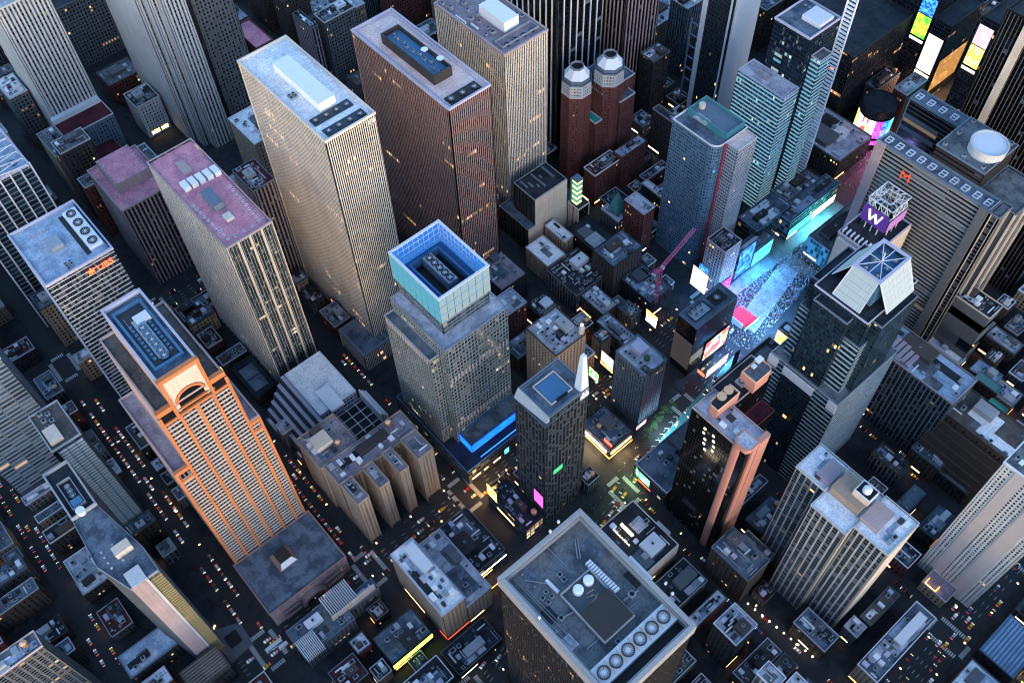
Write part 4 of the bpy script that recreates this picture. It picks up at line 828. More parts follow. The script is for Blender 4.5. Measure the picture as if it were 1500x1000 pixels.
def sloped(a, b, c, d, n, m):
    """a sloped face of n x m panes, each pane an object of its own, in a metal frame"""
    a, b, c, d = (Vector(q) for q in (a, b, c, d)); nn = (b - a).cross(d - a).normalized()
    def at(s, t): return (a * (1 - s) + b * s) * (1 - t) + (d * (1 - s) + c * s) * t
    for i in range(n):
        for j in range(m):
            e = .004; mb = MB(); p = [at(i / n + e, j / m + e), at((i + 1) / n - e, j / m + e), at((i + 1) / n - e, (j + 1) / m - e), at(i / n + e, (j + 1) / m - e)]
            mb.quad(*[tuple(q + nn * .12) for q in p]); 
            for k in range(4): mb.quad(tuple(p[k]), tuple(p[(k + 1) % 4]), tuple(p[(k + 1) % 4] + nn * .12), tuple(p[k] + nn * .12))
            mb.build('pane', ['panel_white'], root)
    mb = MB(); mb.quad(tuple(a), tuple(b), tuple(c), tuple(d)); mb.build('crown_backing', ['metal'], root)
    for p, q in ((a, d), (b, c), (a, b), (d, c)): mb = MB(); mb.beam(tuple(p + nn * .1), tuple(q + nn * .1), .5); mb.build('crown_edge', ['white_wall'], root)
T = 211; B0 = 190
n0, n1, n2, n3 = (-141, 353, B0), (-122, 353, B0), (-122, 361, T), (-139, 361, T); w0, w1, w2, w3 = (-111.5, 364, B0), (-111.5, 389, B0), (-121, 388, T), (-121, 361, T)
sloped(n0, n1, n2, n3, 8, 5); sloped(w0, w1, w2, w3, 8, 5); sloped((-122, 397, B0), (-141, 397, B0), (-139, 388, T), (-121, 388, T), 6, 4); sloped((-150, 389, B0), (-150, 364, B0), (-139, 361, T), (-139, 388, T), 6, 4)
mb = MB(); mb.ring(-139.6, 360.4, -120.4, 388.6, 1.8, T, T + 1.2); mb.build('crown_rim', ['lavender'], root); mb = MB(); mb.prism([(-139, 361), (-121, 361), (-121, 388), (-139, 388)], B0, T - 3, 0); mb.build('crown_core', ['blue_metal'], root)
for i in range(2):
    for j in range(3): fan(root, -134 + i * 8, 367 + j * 8, T - 2.9, 2.5, 'blue_metal')
mb = MB()
for (A, B) in (((-138, 362), (-122, 387)), ((-122, 362), (-138, 387)), ((-130, 361), (-130, 388)), ((-138, 374), (-122, 374))): mb.beam((*A, T + .6), (*B, T + .6), .4)
mb.beam((-130, 374, T), (-130, 374, T + 8), .5); mb.build('crown_truss', ['white_wall'], root)

# ------------------------------------------------------------------ striped hotel slabs with revolving drum
stone('stripe_grey', (.215, .215, .22))
sty('striped', bay=30, fl=3.6, pw=0, sh=1.9, sd=.3, pier='concrete', span='stripe_grey', glass=glass('g_stripe', (.004, .004, .005), .015, (1, .6, .3), .5, blindf=.05))
sty('hotel_end', bay=9, fl=3.6, pw=1.4, pd=.7, sh=.0, sd=.1, pier='cream', span='dark_stone', glass='g_dark')
root = thing('hotel', 'twin concrete slab hotel with black-striped front and white revolving drum on a core tower', 'hotel', (-168, 530, 0))
st = dict(STY['striped']); st['W'] = dict(bay=6, pw=1.2, pd=.6, sh=.0); st['E'] = dict(bay=12, pw=3, pd=.6, sh=1.6)
z1 = tower(root, (-211, 500, -124, 513), 0, 165, st, 'r_blue', 'grey_blue', 1.6, .8); pbox(root, 'end_pier', (-211.4, 498.4, -204.5, 500.2), 0, 165.4, 'mauve'); pbox(root, 'end_pier', (-130, 498.6, -123.6, 500.2), 0, 165.4, 'grey_stone')
z2 = tower(root, (-222, 551, -165, 564), 0, 165, dict(st, span='grey_stone', sh=.5, sd=.1), 'r_blue', 'grey_blue', 1.6, .8)
tower(root, (-200, 513.1, -178.2, 550.9), 0, 120, 'black_glass', 'r_dark', 'grey_blue', 1, .5)
for (xa, xb, y, zz, n) in ((-206, -128, 506.5, z1, 10), (-218, -170, 557.5, z2, 6)):
    for i in range(n):
        xx = xa + (xb - xa) * i / (n - 1)
        if rnd.random() < .93:
            mb = MB(); mb.ring(xx - 2.6, y - 3.2, xx + 1.6, y + 3.2, .6, zz, zz + .8); mb.beam((xx - 2.4, y, zz + .4), (xx + 2.2, y, zz + .4), .6); mb.build('roof_frame', ['white_wall'], root)
sty('core_tower', bay=6, fl=3.6, pw=.4, pd=.3, sh=2.2, sd=.4, pier='black', span='bronze', glass='g_black')
zc = tower(root, (-178, 513.2, -141, 552), 0, 176, 'core_tower', 'r_grey', 'grey_blue', 1.0, .8); x, y = P(1452, 207, 184)
mb = MB(); mb.cyl(x, y, zc, zc + 6.5, 12.0, 40, 0, 1); mb.polyring([(x + 12.4 * math.cos(2 * math.pi * k / 40), y + 12.4 * math.sin(2 * math.pi * k / 40)) for k in range(40)], 1.2, zc + 6.5, zc + 7.3, 0); mb.build('revolving_drum', ['limestone', 'white_wall'], root)
for i in range(9): part(root, 'rooftop_unit', PROTO['rooftop_unit'], (-174 + (i % 3) * 14.5, 517 + (i // 3) * 16, zc), (1.2, 1.2, 1.4))
sty('pier_end', bay=15, fl=3.6, pw=1.7, pd=1.2, sh=1.2, sd=.05, pier='cream', span='grey_stone', glass='g_dark')
tower(root, (-123.4, 501, -116, 516), 0, 163, 'pier_end', 'r_grey', 'grey_blue', 1, .6); tower(root, (-140.8, 517, -112, 552), 0, 158, dict(STY['pier_end'], N=dict(pw=0, sh=3.6)), 'r_grey', 'grey_blue', 1, .6)
emit('sign_m', (1, .12, .05), .6); text_part(root, 'sign_lettering', 'M', 11, (-183, 498.3, 148), (math.radians(90), 0, 0), 'sign_m', .25)

# hotel with trussed purple W sign
root = thing('hotel', 'hotel tower crowned by a white lattice box with purple W sign', 'hotel', (-179, 473, 0))
x0, y0 = P(1275, 287, 150); x1, y1 = P(1338, 285, 150)
ax0, ay0, ax1, ay1 = -194, 452, -164, 495
sty('whotel', bay=3, fl=3.4, pw=.8, pd=.5, sh=1.2, sd=.3, pier='concrete', span='concrete', glass='g_pale')
zr = tower(root, (ax0, ay0, ax1, ay1), 0, 122, 'whotel', 'r_dark', 'lavender', 1.2, .7)
cx0, cy0, cx1, cy1 = -189.5, 469, -170, 490; mb = MB(); Z0, Z1 = 130, 148
for (p, q) in (((cx0, cy0), (cx1, cy0)), ((cx1, cy0), (cx1, cy1)), ((cx1, cy1), (cx0, cy1)), ((cx0, cy1), (cx0, cy0))):
    for z in (Z0, (Z0 + Z1) / 2, Z1): mb.beam((*p, z), (*q, z), .55)
    for k in range(5):
        s = (p[0] + (q[0] - p[0]) * k / 4, p[1] + (q[1] - p[1]) * k / 4); mb.beam((*s, zr), (*s, Z1), .5)
        if k < 4:
            e = (p[0] + (q[0] - p[0]) * (k + 1) / 4, p[1] + (q[1] - p[1]) * (k + 1) / 4); mb.beam((*s, Z0), (*e, (Z0 + Z1) / 2), .35); mb.beam((*s, Z1), (*e, (Z0 + Z1) / 2), .35)
ix0, iy0, ix1, iy1 = cx0 + 5, cy0 + 5, cx1 - 5, cy1 - 5
for (p, q) in (((ix0, iy0), (ix1, iy0)), ((ix1, iy0), (ix1, iy1)), ((ix1, iy1), (ix0, iy1)), ((ix0, iy1), (ix0, iy0))): mb.beam((*p, Z1), (*q, Z1), .5)
for k in range(5):
    t = k / 4
    for (o_, i_) in ((((cx0 + (cx1 - cx0) * t), cy0), ((ix0 + (ix1 - ix0) * t), iy0)), (((cx0 + (cx1 - cx0) * t), cy1), ((ix0 + (ix1 - ix0) * t), iy1)), ((cx0, cy0 + (cy1 - cy0) * t), (ix0, iy0 + (iy1 - iy0) * t)), ((cx1, cy0 + (cy1 - cy0) * t), (ix1, iy0 + (iy1 - iy0) * t))): mb.beam((*o_, Z1), (*i_, Z1), .4)
mb.build('lattice_crown', ['white_paint'], root, 'stuff'); mb = MB(); mb.cyl((ix0 + ix1) / 2, (iy0 + iy1) / 2, zr, zr + 9, 3, 16); mb.build('water_drum', ['white_wall'], root)
stone('w_dark', (.02, .015, .05)); emit('w_purple', (.08, .03, .26), .7); panel(root, 'sign_board', (cx0 - .5, cy0 - .6), (cx1 + .5, cy0 - .6), Z0 - 2, Z0 + 13, 'w_purple', .4); emit('w_white', (.9, .9, .95), 1.3)
mb = MB(); yw = cy0 - 1.3; xs = [cx0 + 4.5 + k * 2.6 for k in range(5)]; zs = [Z0 + 10.5, Z0 + 2, Z0 + 9, Z0 + 2, Z0 + 10.5]
for k in range(4): mb.beam((xs[k], yw, zs[k]), (xs[k + 1], yw, zs[k + 1]), 1.25)
mb.build('sign_letter', ['w_white'], root); panel(root, 'sign_board', (cx1 + .6, cy0), (cx1 + .6, cy1), Z0 - 2, Z0 + 8, emit('w_pink', (.5, .2, .5), .8), .4)
pbox(root, 'front_panel', (ax0 + 2, ay0 - 2.4, ax1, ay0 - .3), 90, 119, 'limestone')
for k in range(7): pbox(root, 'roof_light', (ax0 + 2 + k * 3.4, ay0 + 1.5, ax0 + 3 + k * 3.4, ay0 + 6.5), zr, zr + 3, 'white_wall')
pbox(root, 'west_wall', (ax1 - .2, ay0 + 4, ax1 + .5, ay1), 0, 121, 'cream')

# ------------------------------------------------------------------ condominium slab and pale tower
sty('condo', bay=3.9, fl=3.05, pw=1.0, pd=.4, sh=.7, sd=.2, pier='tan_brick', span='grey_blue', glass='g_dark', W=dict(bay=9, pw=4.6, sh=1.0, pd=.5), E=dict(bay=9, pw=4.6, sh=1))
stone('condo_tan', (.36, .35, .33)); STY['condo']['pier'] = 'condo_tan'
root = thing('apartment_tower', 'stepped apartment slab with striped blue balconies and stained white roof', 'apartment tower', (-60, 292, 0))
z1 = tower(root, (-95, 286, -74, 309), 0, 127, 'condo', 'r_white', 'limestone', 1, .6); z2 = tower(root, (-73.9, 274, -49, 309.5), 0, 126, 'condo', 'r_white', 'limestone', 1, .6); z3 = tower(root, (-48.9, 281, -26, 310), 0, 127, 'condo', 'r_white', 'limestone', 1, .6)
pbox(root, 'west_wall', (-26.2, 282, -25.5, 309.4), 0, 126.6, 'cream')
pbox(root, 'penthouse', (-72, 288, -52, 304), z2, z2 + 7, 'tan_brick'); q = RC((1254, 712), (1292, 716), 142); pbox(root, 'tank_house', q, z2 + 7, z2 + 12, 'cream'); mb = MB(); mb.ring(q[0], q[1], q[2], q[3], .5, z2 + 12, z2 + 13.2); mb.build('tank_house_rim', ['white_wall'], root); pbox(root, 'tank_house_floor', (q[0] + .6, q[1] + .6, q[2] - .6, q[3] - .6), z2 + 12, z2 + 12.2, 'black'); mb = MB(); mb.cyl((q[0] + q[2]) / 2, (q[1] + q[3]) / 2, z2 + 12.2, z2 + 15, 2.6, 18, 0, 0); mb.cyl((q[0] + q[2]) / 2, (q[1] + q[3]) / 2, z2 + 15, z2 + 16, 2.6, 18, 0, 0, 1.2); mb.build('water_drum', ['white_paint'], root)
pbox(root, 'bulkhead', (-84, 290, -74.2, 305), z1, z1 + 3, 'violet_stone'); pbox(root, 'bulkhead', (-50, 287, -38, 303), z3, z3 + 3.5, 'mauve'); clutter(root, (-94, 287, -76, 308), z1, 5, 6, 0, False); clutter(root, (-37, 283, -27, 309), z3, 7, 7, 0, False)
stone('pink_pale', (.42, .36, .35), var=.12)
sty('pale_tower', bay=2.4, fl=3.1, pw=1.2, pd=.3, sh=1.3, sd=.2, pier='limestone', span='limestone', glass='g_dark')
root = thing('apartment_tower', 'pale tower with smooth pink north wall and three columns of small windows', 'apartment tower', (5, 378, 0))
zr = tower(root, (-16, 360, 25, 398), 0, 152, 'pale_tower', 'r_grey', 'white_wall', 1.2, .8); pbox(root, 'smooth_wall', (-8, 359.5, -1, 360.4), 0, 151.4, 'pink_pale'); pbox(root, 'smooth_wall', (8.5, 359.5, 17, 360.4), 0, 151.4, 'pink_pale'); clutter(root, (-15, 361, 24, 397), zr, 10, 8)
z2 = tower(root, (-6, 346, 13, 359.4), 0, 12, 'punched_tan', 'r_mauve', 'limestone', 1, .5)
for (A, B) in (((-4, 347), (-4, 352)), ((4, 347), (4, 352)), ((-4, 347), (4, 347))): mb = MB(); mb.beam((*A, z2 + .6), (*B, z2 + .6), .35); mb.build('terrace_light', ['lamp_orange'], root)

# ------------------------------------------------------------------ theatre-district towers
stone('hotel_blue', (.115, .18, .25), rough=.5)
sty('blue_hotel', bay=1.9, fl=3.2, pw=.35, pd=.2, sh=1.1, sd=.18, pier='hotel_blue', span='hotel_blue', glass='g_blue')
root = thing('hotel', 'blue-grey hotel tower with one rounded corner and a thin red stripe', 'hotel', (-310, 450, 0))
zr = ptower(root, rounded(-337, 434, -294, 468, 7, 5, 'b'), 0, 140, 'blue_hotel', 'r_blue', 'white_wall', 1.4, 1.0); tower(root, (-293.9, 445, -283, 466), 0, 139, dict(STY['blue_hotel'], pier='limestone', span='limestone'), 'r_peach', 'limestone', 1, .6)
stone('stripe_red', (.5, .05, .08)); pbox(root, 'red_stripe', (-293.4, 442.4, -292.4, 443.6), 0, 139.8, 'stripe_red')
mb = MB(); mb.ring(-334, 446, -296, 466, .8, zr, zr + 6); mb.build('machinery_wall', [emit('hotel_cyan_glow', (.1, .4, .5), .12)], root); pbox(root, 'machinery_deck', (-333, 447, -297, 465), zr, zr + 3.5, 'grey_blue'); mb = MB(); mb.cyl(-329, 456, zr + 3.5, zr + 7, 2.6, 14); mb.build('roof_drum', ['cream'], root); fanrow(root, (1022, 172), (1034, 178), zr + 3.5, 2, 1.6, 'white_wall', 'concrete', 1)  # wall is no lamp, its brightness is put in as faint emission
sty('cyan_band', bay=1.6, fl=3.9, pw=.2, pd=.15, sh=1.3, sd=.18, pier='grey_blue', span=None, glass='g_cyan'); STY['cyan_band']['span'] = emit('band_cyan_glow', (.34, .64, .80), .5, False)  # floor bands emit faintly, their bright reflection put into the colour
root = thing('office_tower', 'cyan-banded office block with bright horizontal floor bands and pale flat roof', 'skyscraper', (-328, 540, 0))
zr = tower(root, (-351, 525, -304.5, 543.5), 0, 125, 'cyan_band', 'r_lav', 'lavender', 1.0, .9); mb = MB(); mb.ring(*RC((1105, 108), (1133, 112), zr), .6, zr, zr + 1.6); mb.build('roof_kerb', ['violet_stone'], root)
sty('dark_grid', bay=2.2, fl=3.9, pw=.4, pd=.3, sh=1.1, sd=.2, pier='black', span='dark_teal', glass=glass('g_navy', (.008, .014, .03), .05, (.4, .9, .95), 1.0, blindf=.1))
root = thing('office_tower', 'dark navy tower with white ladder truss mast running up its corner', 'skyscraper', (-323, 562, 0))
zr = tower(root, (-341, 543.6, -307, 580), 0, 170, 'dark_grid', 'r_blue', 'lavender', 1.6, .9); z2 = tower(root, (-306.9, 552, -298, 566), 0, 150, dict(STY['cyan_band']), 'r_grey', 'lavender', 1, .5)
pbox(root, 'penthouse', (-327, 558, -310, 574), zr, zr + 4, 'white_wall'); fanrow(root, (1180, 8), (1200, 18), zr, 4, 1.4, 'metal')
mb = MB()
for k in range(58):
    z = 8 + k * 3.6; mb.box(-305.5, 578.4, z, -297.5, 579.8, z + 1.2, bottom=True)
mb.box(-305.8, 578.2, 0, -305.2, 580, 218, bottom=True); mb.box(-298, 578.2, 0, -297.4, 580, 218, bottom=True); mb.build('ladder_mast', ['white_paint'], root)
for k in range(4): part(root, 'lit_window_bay', boxmesh('crown_pale'), (-330 + (k % 2) * .1, 543.4, 140 - k * 7), (7, .3, 2.6)) if k % 2 == 0 else part(root, 'lit_window_bay', boxmesh('crown_cyan'), (-330, 543.4, 142 - k * 7), (7, .3, 2.2))
root = thing('office_tower', 'dark glass tower framed by smooth white concrete side walls', 'skyscraper', (-410, 580, 0))
tower(root, (-425, 566, -395, 600), 0, 185, dict(STY['dark_curtain'], glass='g_teal'), 'r_grey', 'concrete'); pbox(root, 'side_wall', (-394.9, 568, -393, 600), 0, 186, 'white_wall'); pbox(root, 'edge_fin', (-425.6, 564.9, -421, 566), 0, 186, 'white_wall'); pbox(root, 'edge_fin', (-397.6, 565.2, -396, 566), 0, 186, 'white_wall')
mb = MB()
for k in range(6): z = 40 + k * 12; mb.box(-436, 566.5, z, -426, 567.5, z + 1, bottom=True)
mb.box(-436.4, 566.3, 0, -435.4, 567.7, 104, bottom=True); mb.build('side_frame', ['grey_blue'], root)
# red-brick twin octagons
sty('brick_oct', bay=2.6, fl=3.1, pw=1.5, pd=.3, sh=1.6, sd=.2, pier='red_brick', span='red_brick', glass='g_dark'); sty('brick_white', bay=2.6, fl=3.1, pw=1.2, pd=.3, sh=1.6, sd=.2, pier='limestone', span='limestone', glass='g_dark')
root = thing('apartment_tower', 'red-brick pair of octagonal towers with white faceted caps', 'apartment tower', (-440, 452, 0))
for (u, v, hh) in ((845, 112, 108), (893, 95, 112)):
    x, y = P(u, v, hh); ptower(root, octa(x, y, 13.5), 0, hh - 12, 'brick_oct', 'r_grey', 'limestone', 1, .6); ptower(root, octa(x, y, 13), hh - 12.5, hh, 'brick_white', 'r_grey', 'grey_blue', 1, .6, False)
    mb = MB(); mb.prism(octa(x, y, 11.5), hh, hh + 3, 0); mb.prism(octa(x, y, 11), hh + 3, hh + 10, 1, 2, .52); mb.build('faceted_cap', ['grey_blue', 'white_paint', 'black'], root); mb = MB(); mb.polyring(octa(x, y, 6), 1, hh + 10, hh + 11.5); mb.build('cap_rim', ['metal'], root)
a = P(868, 120, 95); zr = tower(root, (a[0] - 18, a[1] - 2, a[0] + 14, a[1] + 36), 0, 92, 'brick_oct', 'r_blue', 'lavender', 1, .5); tower(root, (a[0] + 4, a[1] + 12, a[0] + 22, a[1] + 30), 0, 80, 'brick_oct', 'r_grey', 'limestone'); tower(root, (a[0] + 2, a[1] - 10, a[0] + 16, a[1] - 2.1), 0, 66, 'brick_oct', 'teal_paint', 'limestone'); clutter(root, (a[0] - 17, a[1], a[0] + 3, a[1] + 34), zr, 7, 4, 0, False)
# windowless beige block with lit stair tower
root = thing('utility_building', 'windowless beige block with dark slatted roof and pleated north side', 'building', (-413, 370, 0))
sty('blank', bay=4, fl=60, pw=2.6, pd=.8, sh=0, sd=.1, pier='dark_stone', span='dark_stone', glass='g_black', W=dict(bay=60, pw=0))
zr = tower(root, (-426, 353, -400, 388), 30, 60, 'blank', 'r_dark', 'metal', 1.2, .6); pbox(root, 'west_wall', (-400.3, 353, -399.4, 388), 0, 59.4, 'beige_warm')
for i in range(7): pbox(root, 'roof_slat', (-424 + (i % 3) * 6, 357 + i * 4, -415 + (i % 4) * 3, 358.4 + i * 4), zr, zr + 1.6, 'grey_blue')
z0 = tower(root, (-436, 345, -399.6, 401), 0, 30, dict(STY['blank'], pier='bronze'), 'r_blue', 'metal', 1, .5); pbox(root, 'west_wall', (-399.8, 345, -399, 388.5), 0, 29.6, 'beige_warm'); tower(root, (-399.2, 389, -386, 402), 0, 33, dict(STY['blank'], pier='beige_warm'), 'r_dark', 'beige', 1, .5)
st_ = thing('stair_tower', 'glass stair tower with green-gold chevron lights beside the beige block', 'stair tower', (-394, 394.5, 33)); emit('stair_glow', (.75, .85, .35), 1.2); emit('stair_teal', (.1, .45, .4), .6)
for k in range(9):
    z = 33 + k * 3; mb = MB(); mb.v += [(-397, 391.5, z), (-391, 391.5, z), (-391, 397.5, z), (-397, 391.5, z + 2.1), (-391, 391.5, z + 2.1), (-391, 397.5, z + 2.1)]; mb.f += [(0, 1, 4, 3), (1, 2, 5, 4), (2, 0, 3, 5), (3, 4, 5)]; mb.m += [0] * 4; mb.uv += [((0, 0),) * 4] * 3 + [((0, 0),) * 3]; mb.build('landing', ['stair_glow' if k % 2 == 0 else 'stair_teal'], st_)
pbox(st_, 'stair_core', (-398.2, 390.4, -397.1, 398.4), 33, 61, 'grey_blue'); pbox(st_, 'stair_roof', (-398, 391, -390.6, 398), 60, 61, 'grey_blue')

# ------------------------------------------------------------------ far office towers along the top
sty('black_white', bay=7.2, fl=4, pw=.9, pd=.8, sh=.5, sd=.05, pier='white_wall', span='black', glass='g_black'); sty('brown_rib', bay=4.5, fl=4, pw=1.0, pd=.8, sh=.5, sd=.05, pier='mauve', span='black', glass='g_black')
bld('office_tower', 'black tower with widely spaced thin white vertical ribs', (-548, 440, -470, 492), 190, 'black_white', 'r_dark', 'black', 'skyscraper')
bld('office_tower', 'dark tower with closely spaced dull pink ribs beside the white-ribbed black tower', (-548, 516, -468, 560), 190, 'brown_rib', 'r_dark', 'black', 'skyscraper')
sty('rock', bay=3.3, fl=3.8, pw=1.7, pd=.55, sh=1.6, sd=.12, pier='limestone', span='grey_stone', glass='g_dark'); sty('rock_fine', bay=2.2, fl=3.8, pw=1.1, pd=.5, sh=1.4, sd=.12, pier='limestone', span='grey_stone', glass='g_dark')
root = thing('office_tower', 'limestone setback slab with long vertical window stripes rising out of view', 'skyscraper', (-740, 220, 0))
tower(root, (-800, 199, -712, 238), 0, 256, dict(STY['rock'], N=dict(bay=2.2, pw=1.1)), 'r_lav', 'limestone'); tower(root, (-711.9, 205, -700, 234), 0, 215, 'rock', 'r_lav', 'limestone'); tower(root, (-699.9, 212, -690, 232), 0, 175, 'rock', 'r_lav', 'limestone'); tower(root, (-780, 238.1, -700, 275), 0, 150, dict(STY['rock'], pier='grey_stone'), 'r_grey', 'grey_stone')
root = thing('office_tower', 'striped limestone tower above a maroon-roofed lower wing', 'skyscraper', (-790, 128, 0))
tower(root, (-830, 106, -765, 150), 0, 165, 'rock', 'r_lav', 'limestone'); zr = tower(root, (-764.9, 103, -738, 150), 0, 50, dict(STY['punched_lime'], pier='grey_blue', span='grey_blue'), 'r_maroon', 'limestone', 1, .6); pbox(root, 'white_screen', (-765, 104, -760, 149), zr, zr + 5, 'white_wall'); tower(root, (-737.9, 103, -716, 140), 0, 28, dict(STY['punched_lime'], pier='grey_stone', span='grey_stone'), 'r_maroon', 'grey_stone')
bld('office_building', 'broad dim office block of small windows beyond the limestone towers', (-960, 150, -880, 240), 70, 'punched_grey', 'r_dark', 'grey_stone', clut=8, seed=71)
root, zr = bld('music_hall', 'pale low hall with small punched windows and yellow lit entrance signs', (-770, 172, -745, 196), 38, 'punched_lime', 'r_dark', 'limestone', clut=7, seed=72)
panel(root, 'shop_sign', (-744.5, 176), (-744.5, 184), 3, 7, 'gold_light', .4); panel(root, 'shop_sign', (-744.5, 186), (-744.5, 193), 3, 7, 'gold_light', .4)
bld('brick_building', 'narrow brown building with pink and maroon roof squeezed beside the limestone slab', RC((340, 40), (400, 58), 70), 70, 'punched_brown', 'r_pink', 'maroon')

# ------------------------------------------------------------------ plaza end of the square: screens and dark towers
SC = [screen('scr_blue', [(.3, (.01, .08, .6)), (.5, (.05, .3, 1)), (.68, (.5, .7, 1))], 1.9, 5, 1), screen('scr_green', [(.3, (.02, .5, .03)), (.45, (.2, .9, .05)), (.58, (.95, .8, .05)), (.72, (1, .2, .05))], 1.9, 2.5, 2), screen('scr_pink', [(.3, (.95, .35, .75)), (.5, (1, .6, .9)), (.7, (.6, .3, .9))], 1.9, 2, 3), screen('scr_yellow', [(.3, (.6, .9, .1)), (.5, (1, .9, .3)), (.65, (1, .5, .1)), (.8, (.4, .9, .5))], 1.9, 2.5, 4),
      screen('scr_white', [(.3, (1, .55, .45)), (.5, (1, .85, .75)), (.7, (.7, .75, 1))], 2.4, 3, 5), screen('scr_cyan', [(.3, (.05, .5, .9)), (.5, (.1, .85, 1)), (.7, (.7, 1, 1))], 1.9, 3, 6), screen('scr_purple', [(.3, (.4, .02, .6)), (.5, (.9, .1, .5)), (.7, (.15, .2, 1))], 1.9, 3, 7), screen('scr_mix', [(.25, (.9, .1, .1)), (.4, (.1, .2, .9)), (.55, (.95, .8, .2)), (.7, (.9, .9, .95))], 1.9, 4, 8, True)]
root, zr = bld('office_tower', 'broad dark office tower of many small dim windows beyond the grey sheet roofs', (-400, 650, -322, 735), 85, dict(STY['dark_curtain'], glass='g_office'), 'r_dark', 'dark_stone', 'skyscraper')
panel(root, 'sign', (-340, 649.6), (-336, 649.6), 60, 66, 'neon_red', .4)
root = thing('round_corner_building', 'black round-cornered block wrapped in bright screens at the crossing', 'building', (-292, 666, 0)); zr = ptower(root, octa(-292, 666, 15, 16), 0, 46, 'dark_curtain', 'r_dark', 'dark_stone', 1, .5)
pts = octa(-292, 666, 15.6, 16)
for k, s in ((9, 3), (10, 4), (11, 7), (12, 4), (13, 6), (14, 0), (15, 5)): panel(root, 'advert_screen', pts[k % 16], pts[(k + 1) % 16], 16, 36, SC[s], .5)
for k in (11, 12, 13, 14, 15): panel(root, 'lit_base', pts[k % 16], pts[(k + 1) % 16], 8, 13, SC[6], .5)
root, zr = bld('office_tower', 'dark tower carrying tall blue and green advertising screens', (-346, 736, -304.5, 775), 108, dict(STY['dark_curtain'], glass='g_office'), 'r_dark', 'dark_stone', 'skyscraper')
for (z0, z1, s) in ((90, 107, 0), (67, 89, 1)): panel(root, 'advert_screen', (-319, 735.6), (-305, 735.6), z0, z1, SC[s], .5)
panel(root, 'advert_screen', (-319, 735.6), (-305, 735.6), 62, 65, 'dim_white', .5)
root, zr = bld('narrow_tower', 'slim wedge tower wrapped in white spotted and golden screens', (-303.5, 736, -286, 785), 92, 'dark_curtain', 'r_dark', 'dark_stone')
screen('scr_gold0', [(.3, (.8, .4, .15)), (.6, (1, .75, .5))], 2, 4, 3); screen('scr_spots', [(.2, (.1, .08, .08)), (.28, (.95, .82, .72)), (.6, (1, .88, .8))], 1.2, 9, 2); panel(root, 'advert_screen', (-302.5, 735.6), (-287.5, 735.6), 38, 76, 'scr_spots', .5); panel(root, 'advert_screen', (-302.5, 735.6), (-287.5, 735.6), 14, 36, 'scr_gold0', .5); panel(root, 'advert_screen', (-285.6, 740), (-285.6, 783), 16, 52, screen('scr_gold', [(.3, (.5, .22, .05)), (.6, (.9, .5, .2))], 1.0, 8, 3), .5)
root, zr = bld('office_tower', 'black tower with one broad white vertical band beside the crossing', (-204, 604, -105, 668), 222, dict(STY['black_white'], bay=3.0, pw=.25, pier='grey_stone'), 'r_dark', 'black', 'skyscraper')
pbox(root, 'white_band', (-189, 603, -183.5, 604.2), 0, 223, 'cream'); panel(root, 'advert_screen', (-204.5, 646), (-204.5, 606), 150, 190, SC[6], .5)
root, zr = bld('theatre_building', 'dark tower with pink and yellow stacked screens beside the white-banded black tower', (-246, 684.5, -196, 750), 152, 'dark_curtain', 'r_dark', 'dark_stone')
for (z0, z1, s) in ((127, 145, 2), (107, 126, 3)): panel(root, 'advert_screen', (-245.4, 684), (-233, 684), z0, z1, SC[s], .5)
panel(root, 'advert_screen', (-245.4, 684), (-233, 684), 102, 105, 'dim_white', .5); panel(root, 'advert_screen', (-226, 684), (-208, 684), 120, 150, SC[0], .5); panel(root, 'advert_screen', (-246.5, 730), (-246.5, 690), 20, 60, SC[5], .5)
root, zr = bld('theatre_building', 'low corner block ringed with amber and magenta signs below the black tower', (-247, 606, -205.2, 668), 16, 'podium_dark', 'r_dark', 'dark_stone', clut=5, seed=14)
for (y0, y1, s) in ((668, 652, 4), (650, 640, 7), (636, 622, 3), (620, 608, 6)): panel(root, 'advert_screen', (-247.5, y0), (-247.5, y1), 4, 15, SC[s], .4)
# dark slab between the two avenues
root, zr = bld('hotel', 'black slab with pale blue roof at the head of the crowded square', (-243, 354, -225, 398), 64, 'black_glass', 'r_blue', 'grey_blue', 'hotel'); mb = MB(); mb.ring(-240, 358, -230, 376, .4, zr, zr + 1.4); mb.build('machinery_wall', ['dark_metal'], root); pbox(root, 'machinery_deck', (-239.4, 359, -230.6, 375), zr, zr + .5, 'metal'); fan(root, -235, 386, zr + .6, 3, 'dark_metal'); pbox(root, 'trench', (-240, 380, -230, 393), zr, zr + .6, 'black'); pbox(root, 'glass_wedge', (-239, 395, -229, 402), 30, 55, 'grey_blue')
for i in range(5): part(root, 'rooftop_unit', PROTO['rooftop_unit'], (-238 + (i % 2) * 4, 361 + i * 2.6, zr + .5), (1, 1, 1))
panel(root, 'advert_screen', (-243, 353.6), (-225, 353.6), 10, 44, emit('screen_off', (.10, .09, .09), .35), .5)
panel(root, 'advert_screen', (-228, 402.6 + .4), (-240, 402.6 + .4), 8, 52, SC[5], .5); panel(root, 'advert_screen', (-224.6, 370), (-224.6, 396), 6, 30, SC[7], .5)
